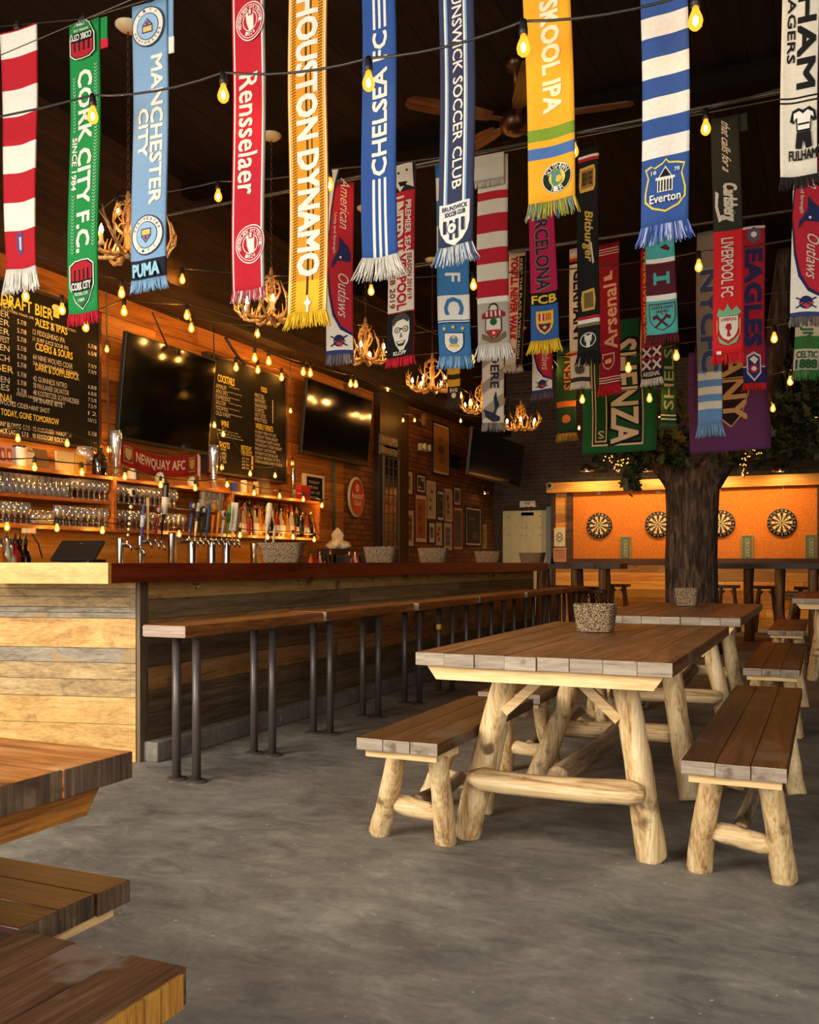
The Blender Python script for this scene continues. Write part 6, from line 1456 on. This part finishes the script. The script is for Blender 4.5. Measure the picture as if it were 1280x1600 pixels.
# ---- second row
def outlaws(s, p0, p1, full=True):
    q = lambda f_: p0+(p1-p0)*f_
    s.Po([(-.5, q(0)), (-.12, q(0)), (-.28, q(.08)), (-.42, q(.22)), (-.5, q(.4))], WHT)
    s.Po([(-.12, q(0)), (-.04, q(0)), (-.24, q(.10)), (-.38, q(.24)), (-.5, q(.46)), (-.5, q(.40)), (-.42, q(.22)), (-.28, q(.08))], NAVY)
    s.Po([(-.5, q(.5)), (-.42, q(.66)), (-.26, q(.78)), (.05, q(.865)), (.5, q(.90)), (.5, q(.99)), (-.5, q(.99))], WHT)
    s.Po([(-.5, q(.47)), (-.36, q(.66)), (-.18, q(.78)), (.08, q(.85)), (.5, q(.89)), (.5, q(.905)), (.05, q(.87)), (-.26, q(.79)), (-.42, q(.67)), (-.5, q(.53))], NAVY)
    s.T('American', -.02, .36, q(.05), q(.35), CRM, -90, .0, slant=.12); s.T('Outlaws', -.02, .38, q(.56), q(.82), CRM, -90, .0, slant=.12); s.T('Unity and Strength', -.28, -.14, q(.24), q(.46), CRM, -90)
    s.Po([(-.02, q(.37)), (.12, q(.40)), (.32, q(.43)), (.42, q(.47)), (.40, q(.51)), (-.1, q(.50)), (-.30, q(.54)), (-.28, q(.50)), (-.12, q(.47)), (-.02, q(.44))], NAVY); s.O(.06, q(.485), .05, WHT, 5)
    s.O(.0, q(.93), .22, NAVY, 14); s.Po([(-.24, q(.93)), (.26, q(.93)), (.06, q(.965))], (190, 60, 60))
    for sg in (1, -1): s.Po([(-.34*sg, q(.905)), (-.30*sg, q(.90)), (.34*sg, q(.955)), (.30*sg, q(.96))], NAVY)
    s.Rc(-.5, .5, q(.98), q(1.0), (50, 60, 120))
OR_ = (186, 26, 46)
Scarf(533, 38, 553, 2, 'red, white and navy scarf in old style lettering, left of the royal blue one', OR_, top=264, fr=[(110, 104, 120), (84, 80, 100), (150, 140, 140)], frl=19, lean=-3, wb=42, deco=lambda s, d: outlaws(s, 264, 553), flare=.5, clip=False)
def dz12(s, d):
    s.Rc(-.5, .5, 255, 300, (40, 38, 38)); s.Po([(-.5, 257), (.35, 257), (.45, 296), (.1, 290), (-.1, 300), (-.4, 282)], CRM); s.O(-.2, 270, .05, BLK, 8); s.O(.14, 268, .05, BLK, 8); s.Po([(-.2, 284), (.2, 286), (.1, 292), (-.1, 292)], BLK)
    s.T('UNITED V LIVERPOOL', -.40, .06, 308, 480, (226, 212, 190), -90, .08); s.T('PREMIER SEASON 2018/19', .16, .38, 316, 470, (226, 212, 190), -90, .06)
    s.Rc(-.5, .5, 394, 487, CRM); s.T('VERPOOL', -.16, .20, 398, 484, (176, 24, 40), -90, .08); s.T('SEASON 2018/19', .26, .42, 398, 470, (150, 30, 40), -90, .05); s.T('24 FEB 2019', -.42, -.24, 398, 480, (150, 30, 40), -90, .05)
    s.Rc(-.5, .5, 489, 558, BLK)
    P_ = [(-.30, 502), (-.20, 495), (.0, 491), (.20, 494), (.34, 502), (.36, 520), (.30, 536), (.14, 548), (-.02, 549), (-.18, 538), (-.30, 520)]
    s.Po(P_[::-1], (226, 218, 200)); s.Po([(-.32, 500), (-.2, 493), (.0, 489), (.2, 492), (.35, 500), (.30, 506), (.1, 500), (-.14, 502), (-.28, 510)], (70, 66, 62))
    for h in (-.12, .20): s.O(h, 516, .115, BLK, 12); s.O(h, 516, .085, (210, 200, 184), 12); s.O(h, 516, .03, BLK, 8)
    s.Rc(-.02, .08, 514, 516, BLK); s.Po([(.02, 520), (.08, 528), (-.02, 529)], (120, 112, 100)); s.Po([(-.16, 534), (.22, 534), (.12, 542), (-.06, 542)], (60, 56, 52)); s.Po([(-.12, 535), (.18, 535), (.1, 538), (-.06, 538)], WHT); s.T('KLOPP', -.22, .26, 550, 556, (226, 218, 200), 0, .05)
Scarf(630, 38, 558, 2, 'red and black scarf ending in a black and white printed face with glasses', (188, 22, 40), top=258, fr=(214, 20, 48), frl=17, lean=-5, wb=42, deco=dz12, clip=False, flare=.8)
HB = (52, 116, 172)
def dz13(s, d):
    s.T('F', -.22, .22, 428, 441, WHT, -90, .06); s.T('C', -.26, .30, 466, 492, HB, -90, .05)
    s.Rc(-.5, .5, 504, 505.5, (30, 40, 70)); s.Sh(.0, 520, 553, .62, (40, 50, 90)); s.Sh(.0, 521.5, 551.5, .56, WHT); s.O(0, 532, .14, (90, 130, 180), 9); s.Rc(-.14, .14, 538, 543, (220, 190, 60)); s.O(0, 527, .06, (220, 190, 60), 5)
    for h in (-.28, 0, .28): s.O(h, 513.5-abs(h)*-2-(1.5 if h == 0 else 0), .055, (226, 196, 60), 5)
Scarf(705, 50, 558, 2, 'blue and white blocked scarf with a white shield, behind the navy one', HB, top=254, stripes=[(276, 312, WHT), (352, 396, WHT), (462, 500, WHT), (502, 503.5, WHT)], fr=[(90, 150, 200), (140, 180, 220)], frl=20, lean=6, wb=50, deco=dz13, clip=False)
def soton(s, p0, p1):
    q = lambda f_: p0+(p1-p0)*f_
    s.O(.0, q(.12), .16, (60, 40, 34), 12); s.O(.0, q(.14), .12, CRM, 12); s.Po([(-.36, q(.28)), (-.2, q(.18)), (.22, q(.18)), (.38, q(.26)), (.38, q(.36)), (-.36, q(.38))], (150, 26, 40))
    for i in range(4): s.Rc(-.24+.14*i, -.18+.14*i, q(.2), q(.34), CRM)
    s.Po([(-.26, q(.38)), (.26, q(.38)), (.26, q(.72)), (0, q(.95)), (-.26, q(.72))], (60, 50, 46)); s.Po([(-.23, q(.40)), (.23, q(.40)), (.23, q(.70)), (0, q(.90)), (-.23, q(.70))], CRM)
    s.O(0, q(.48), .12, (24, 90, 50), 8); s.Rc(-.015, .015, q(.5), q(.58), (24, 90, 50)); s.Po([(-.22, q(.68)), (.22, q(.68)), (.16, q(.78)), (0, q(.88)), (-.16, q(.78))], (190, 26, 36)); s.O(0, q(.76), .05, CRM, 8)
    s.Po([(-.36, q(.76)), (-.2, q(.82)), (0, q(.93)), (.2, q(.82)), (.38, q(.74)), (.38, q(.88)), (.1, q(1)), (-.12, q(1)), (-.36, q(.9))], (120, 100, 60))
GRY = (176, 166, 152)
s14 = Scarf(769, 46, 539, 2, 'red and cream hooped scarf with a grey crest end and a folded top', (184, 20, 38), top=244, stripes=[(244, 300, CRM), (313, 335, CRM), (364, 388, CRM), (412, 438, CRM), (464, 473, WHT), (473, 540, GRY)], fr=WHT, frl=27, lean=2, wb=50, deco=lambda s, d: soton(s, 474, 536), clip=False, flare=1.4)
k_ = s14.k; m = MB(); Wf = s14.W*1.0
m.box((-.012, -.022, -.075), (Wf, .01, .155), 0)
for i in range(20): a = -Wf/2+Wf*(i+.5)/20-.012; m.tube([(a, -.022, -.15), (a+R.uniform(-.004, .004), -.024, -.20)], [.006, .004], 4)
m.build('folded_end', fab((206, 196, 176)), s14.root)
def barca(s, d):
    s.T('BARCELONA', -.26, .24, 312, 452, (40, 34, 80), -90, .02, outline=(150, 110, 60), grow=.03); s.T('FCB', -.44, .44, 461, 474, (240, 200, 30), 0, .06)
    s.Sh(.02, 486, 523, .62, (230, 180, 50)); s.Rc(-.20, .0, 490, 501, (200, 30, 40)); s.Rc(-.12, -.07, 490, 501, WHT)
    for i in range(3): s.Rc(.05+.07*i, .085+.07*i, 490, 501, (190, 40, 30))
    s.Po([(-.22, 506), (.24, 506), (.18, 514), (.02, 520), (-.14, 514)], (100, 24, 70)); s.Rc(.0, .05, 506, 518, (30, 60, 140)); s.O(.02, 512, .07, GLD, 8)
Scarf(846, 38, 533, 2, 'magenta scarf with a blue end, gold shield and bright yellow fringe', (186, 14, 78), top=300, stripes=[(456, 476, BLK), (476, 534, (44, 92, 160))], fr=(244, 202, 20), frl=21, lean=5, wb=44, deco=barca, clip=False, dy=.05, flare=1.3)
def bit(s, d):
    s.Po([(-.40, 262), (.3, 260), (.36, 270), (.36, 292), (.28, 300), (-.36, 300), (-.42, 290)], GLD); s.Po([(-.32, 266), (.26, 265), (.28, 294), (-.32, 295)], (150, 120, 60)); s.T('BREW FREE', -.26, .22, 270, 290, (60, 46, 24), 0, .03)
    s.T('Bitburger', -.24, .26, 328, 412, GLD, -90, .04, slant=.1)
    s.Po([(.12, 380), (.2, 380), (.30, 412), (.22, 414)], CRM)
    s.Po([(-.28, 454), (.28, 452), (.34, 470), (.28, 486), (-.28, 486), (-.34, 470)], GLD); s.Po([(-.2, 458), (.22, 457), (.24, 482), (-.2, 482)], (120, 100, 50))
    s.O(-.02, 532, .36, CRM, 22); s.O(-.02, 532, .32, (30, 40, 34), 22); s.Po([(-.2, 522), (-.02, 526), (.16, 522), (.12, 536), (.06, 532), (.06, 544), (-.1, 544), (-.1, 532), (-.16, 536)], CRM)
Scarf(919, 32, 552, 2, 'black scarf with gold script, a white eagle roundel and narrow flag bands', (26, 26, 24), top=232, stripes=[(243, 247, WHT), (247, 252, (180, 24, 40)), (494, 499, (190, 24, 40)), (499, 505, WHT), (505, 510, (120, 110, 70))], fr=BLK, frl=22, lean=0, wb=35, deco=bit, clip=False, dy=.1)
TEAL, CLA = (70, 168, 162), (88, 26, 38)
def hammers(s, d):
    s.Po([(.0, 385), (.2, 381), (.34, 388), (.3, 392), (.1, 388)], CLA); s.Rc(-.24, -.14, 424, 443, TEAL); s.Rc(.20, .30, 424, 443, TEAL); s.Rc(-.14, .20, 430, 437, TEAL)
    s.Sh(.02, 473, 516, .86, CLA); s.Sh(.02, 475, 514.5, .80, TEAL); s.T('WEST HAM', -.32, .36, 477, 482, CLA, 0, .04); s.T('UNITED', -.18, .22, 484, 488, CLA, 0, .04)
    for sg in (1, -1): s.Po([(-.22*sg, 509), (-.17*sg, 511), (.22*sg, 494), (.17*sg, 491)], CLA); s.Po([(.14*sg, 490), (.30*sg, 494), (.26*sg, 499), (.10*sg, 494)], CLA)
Scarf(1032, 45, 523, 2, 'teal and claret blocked scarf with crossed hammers on a shield', TEAL, top=366, stripes=[(402, 409, WHT), (409, 459, CLA), (459, 468, WHT)], fr=(96, 28, 38), frl=16, lean=2, wb=49, deco=hammers, clip=False, flare=.9)
def lfc(s, d):
    s.T('that calls for a', -.12, .18, 184, 274, CRM, -90, .02, slant=.15); s.T('Carlsberg', -.24, .34, 282, 348, CRM, -90, .06, slant=.12); s.Po([(-.40, 296), (-.28, 300), (-.32, 320), (-.2, 344), (-.30, 346), (-.42, 322)], CRM); s.O(.26, 334, .05, (70, 120, 60), 6)
    s.T('LIVERPOOL FC', -.22, .18, 372, 464, CRM, -90, .03)
    s.Po([(-.36, 492), (-.3, 482), (-.12, 486), (0, 475), (.12, 486), (.30, 480), (.44, 490), (.36, 494), (-.32, 495)], (120, 176, 130)); s.Sh(.03, 495, 532, .62, (220, 210, 190)); s.T('LIVERPOOL', -.22, .30, 497, 502, (180, 20, 34), 0, .04)
    s.Po([(-.02, 506), (.10, 506), (.14, 514), (.06, 518), (.12, 526), (-.02, 526), (.0, 516), (-.08, 512)], (180, 20, 34)); s.Po([(-.34, 524), (-.2, 530), (.03, 538), (.26, 530), (.42, 522), (.30, 536), (.03, 540), (-.24, 536)], (120, 176, 130))
    for h in (-.34, .40): s.Po([(h-.04, 504), (h, 498), (h+.04, 504), (h+.02, 522), (h-.02, 522)], (220, 110, 50))
    s.Rc(-.36, -.2, 548, 553, WHT)
Scarf(1134, 44, 552, 2, 'scarf dark olive above and bright red below with a winged bird crest', (212, 14, 24), top=181, stripes=[(170, 360, (48, 50, 38))], fr=(214, 14, 22), frl=18, lean=5, wb=48, deco=lfc, clip=False, tail=(.35, 20, (48, 50, 38), (48, 50, 38)), dy=.05)
Scarf(1263, 50, 494, 2, 'red, white and navy scarf in old style lettering, at the right edge', OR_, top=242, fr=[(130, 110, 96), (100, 96, 110)], frl=18, lean=-2, wb=50, deco=lambda s, d: outlaws(s, 200, 494), clip=False, dy=.1)

# ---- third row
def d21(s, d):
    s.Rc(.14, .5, 400, 574, BLK); s.T("YOU'LL NEVER WALK", -.34, .08, 400, 530, (180, 24, 38), -90, .12); s.T('KEEP THE FLAG FLYING HIGH', .20, .34, 404, 560, CRM, -90, .04); s.O(-.12, 548, .2, (180, 24, 38), 10); s.O(-.12, 548, .12, WHT, 8)
Scarf(809, 26, 571, 3, 'narrow white scarf with red block letters and a black edge', (214, 200, 184), top=394, fr=(206, 196, 176), frl=12, lean=-6, deco=d21, clip=False)
Scarf(849, 31, 612, 3, 'lower end of a red, white and navy scarf below the magenta one', OR_, top=470, fr=[(120, 90, 90), (90, 80, 96)], frl=14, lean=-2, deco=lambda s, d: outlaws(s, 440, 612), clip=False, dy=.15)
def d23(s, d): s.T('GERMANY', -.26, .22, 424, 536, BLK, -90, .08); s.Sh(0, 574, 586, .5, (90, 80, 76)); 
Scarf(904, 30, 600, 3, 'white scarf with black letters and thin flag bands, behind the black and gold one', (218, 206, 186), top=388, stripes=[(400, 404, GLD), (404, 409, (180, 30, 40)), (409, 413, BLK), (548, 551, GLD), (551, 555, (180, 30, 40)), (590, 597, (60, 50, 50))], fr=WHT, frl=10, lean=2, deco=d23, clip=False)
def d24(s, d):
    s.T('Arsenal', -.22, .38, 445, 545, (222, 180, 150), 90, .05); s.Po([(-.2, 432), (.1, 430), (.1, 424), (.2, 424), (.2, 438), (-.2, 438)], (222, 180, 150)); s.Sh(-.05, 552, 578, .6, (226, 190, 160)); s.Sh(-.05, 554, 576, .5, (150, 14, 44)); s.Po([(-.2, 562), (.1, 560), (.1, 568), (-.2, 568)], (226, 190, 160))
st24 = [(p, p+1.2, WHT) for p in (388, 392, 396, 589, 593, 597)]
Scarf(951, 33, 603, 3, 'dark red scarf with cream lettering reading upwards and thin white lines', (150, 14, 42), top=380, stripes=st24, fr=(206, 16, 36), frl=17, lean=1, deco=d24, clip=False)
def d20(s, d):
    s.T('ARSENAL FOOTBALL CLUB', -.36, -.06, 392, 535, GLD, -90, .08)
    for p0 in (542, 562):
        for h0 in (-.46, .04):
            h1 = h0+.42; p1 = p0+16; s.Rc(h0, h1, p0, p1, (30, 34, 90)); s.Po([(h0, p0), (h0+.06, p0), (h1, p1-3), (h1, p1), (h1-.06, p1), (h0, p0+3)], WHT); s.Po([(h1, p0), (h1, p0+3), (h0+.06, p1), (h0, p1), (h0, p1-3), (h1-.06, p0)], WHT)
    s.T('ARSENAL', -.42, .42, 581, 588, CRM, 0, .06)
Scarf(1018, 32, 592, 3, 'red and yellow scarf ending in union flag blocks, beside the teal one', (186, 20, 36), top=386, stripes=[(578, 592, (28, 30, 60))], fr=WHT, frl=12, lean=0, deco=d20, clip=False)
def d25(s, d): s.T('NYCFC', -.30, .34, 424, 580, (60, 70, 110), -90, .10, outline=(120, 150, 190), grow=.04)
Scarf(1107, 38, 665, 3, 'grey scarf with blue hoops at its end, left of the red and olive one', (128, 120, 112), top=362, stripes=[(p, p+11, (96, 140, 190)) for p in (594, 617, 640)]+[(p, p+12, CRM) for p in (582, 605, 628)]+[(651, 666, (96, 140, 190))], fr=(120, 160, 200), frl=20, lean=2, deco=d25, clip=False, dy=.1)
def d26(s, d):
    s.T('EAGLES', -.36, .34, 392, 540, (34, 40, 96), -90, .12, outline=(120, 40, 80), grow=.03)
    s.Po([(-.3, 362), (0, 356), (.3, 362), (.3, 374), (0, 382), (-.3, 374)], (90, 90, 120)); s.O(0, 368, .14, WHT, 8)
    s.Po([(-.32, 556), (0, 550), (.32, 556), (.32, 584), (0, 597), (-.32, 584)], (200, 190, 200)); s.Po([(-.26, 559), (0, 554), (.26, 559), (.26, 582), (0, 593), (-.26, 582)], (40, 50, 110)); s.O(0, 577, .2, (200, 24, 40), 10); s.O(0, 577, .12, WHT, 6); s.Po([(-.2, 562), (0, 557), (.2, 562), (.05, 570)], WHT)
Scarf(1177, 35, 600, 3, 'crimson and navy scarf with big navy letters, right of the olive and red one', (160, 20, 50), top=354, stripes=[(354, 358, WHT), (574, 600, (34, 40, 100)), (572.5, 574, WHT)], fr=(206, 18, 34), frl=12, lean=2, deco=d26, clip=False)
def d27(s, d):
    for p in (560, 600, 640): s.Po([(-.5, p), (.5, p-26), (.5, p-8), (-.5, p+16)], (150, 142, 132))
    s.T('AUDERE', -.10, .28, 520, 607, (44, 44, 52), -90, .06); s.Po([(-.05, 650), (.1, 640), (.05, 622), (.16, 612), (.2, 622), (.32, 634), (.2, 640), (.1, 650)], (40, 46, 60)); s.Po([(-.42, 640), (0, 645), (.34, 652), (.3, 658), (0, 660), (-.34, 652)], (40, 46, 60))
Scarf(771, 34, 662, 3, 'pale grey scarf with diagonal bands and a cockerel, hanging low', (212, 202, 186), top=470, fr=[(110, 106, 104), (160, 150, 142)], frl=14, lean=0, deco=d27, clip=False, dy=.2)
def d31(s, d): s.T('JMI', -.3, .2, 512, 540, (60, 110, 60), -90, .06); s.T('CELTIC', -.4, .42, 550, 560, (40, 90, 50), 0, .05); s.T('1888', -.4, .42, 563, 576, (40, 90, 50), 0, .1)
Scarf(1263, 40, 580, 3, 'white and green scarf with a date on its end, low at the right edge', (196, 192, 168), top=470, stripes=[(526, 546, (50, 120, 60)), (478, 494, (50, 120, 60))], fr=[(60, 130, 70), (100, 150, 90)], frl=16, lean=-4, deco=d31, clip=False)
# ---- fourth row
Scarf(709, 20, 622, 4, 'narrow yellow and black hooped scarf beside the fourth chandelier', (40, 36, 30), top=560, stripes=[(574, 584, (206, 160, 30)), (592, 603, (206, 160, 30))], fr=(70, 64, 54), frl=18, deco=lambda s, d: (s.T('BVB', -.3, .3, 606, 612, CRM, 0), s.O(0, 617, .2, CRM, 8)), clip=False)
Scarf(885, 30, 678, 4, 'dark green scarf with gold letters and a gold fringe', (22, 60, 40), top=540, stripes=[(627, 636, (180, 100, 40))], fr=(170, 130, 50), frl=13, deco=lambda s, d: (s.T('SIENA', -.1, .42, 548, 610, (190, 120, 60), 90, .02), s.O(0, 655, .22, (190, 110, 40), 10)), clip=False)
Scarf(1045, 24, 662, 4, 'dark green scarf with pale lettering between the two flags', (24, 70, 44), top=536, stripes=[(648, 650, CRM), (654, 656, CRM)], fr=(60, 100, 70), frl=9, deco=lambda s, d: s.T('SHELS', -.3, .3, 545, 640, (150, 160, 130), 90, .04), clip=False)
# ---- the two big flags
def flagG(s, d):
    s.Rc(-.36, .32, 500, 696, CRM); s.Rc(-.345, .305, 500, 693, BLK); s.Rc(-.32, -.16, 500, 690, CRM); s.Rc(-.305, -.175, 500, 687.5, (20, 84, 50)); s.T('S', -.28, -.2, 672, 684, CRM, 180); s.Rc(-.14, .285, 500, 689, (20, 84, 50))
    s.T('SHENZA', -.10, .25, 532, 692, CRM, -90, .05, outline=BLK, grow=.06)
Scarf(966, 116, 707, 5, 'large green flag with outlined cream block letters', (20, 96, 56), top=534, deco=flagG, name='hanging_flag', cat='flag', group='flags hanging before the tree', wave=2.0, lean=1, clip=False)
def flagP(s, d):
    pts = [(.12, 470)]+[(.12+.24*sin(pi*i/12*.5+pi/2*.0)*(1 if i < 12 else 1), 470+i*16.5) for i in range(1, 12)]
    P_ = [(-.18, 480), (.2, 480), (.30, 520), (.32, 570), (.28, 610), (.16, 650), (.02, 668), (-.14, 650)]
    s.Po(P_, (190, 160, 110)); s.Po([(.07+(a-.07)*.93, 574+(b-574)*.97) for a, b in P_], (34, 26, 40)); s.T('ALBANY', -.06, .22, 470, 656, (190, 160, 120), -90, .06); s.Po([(.34, 560), (.40, 575), (.44, 600), (.38, 600)], (190, 150, 60))
    s.Rc(-.42, -.40, 540, 640, (70, 50, 90))
Scarf(1138, 126, 705, 5, 'large dull purple flag with a gold arc and letters', (92, 50, 112), top=545, deco=flagP, name='hanging_flag', cat='flag', group='flags hanging before the tree', wave=2.2, lean=1, clip=False)
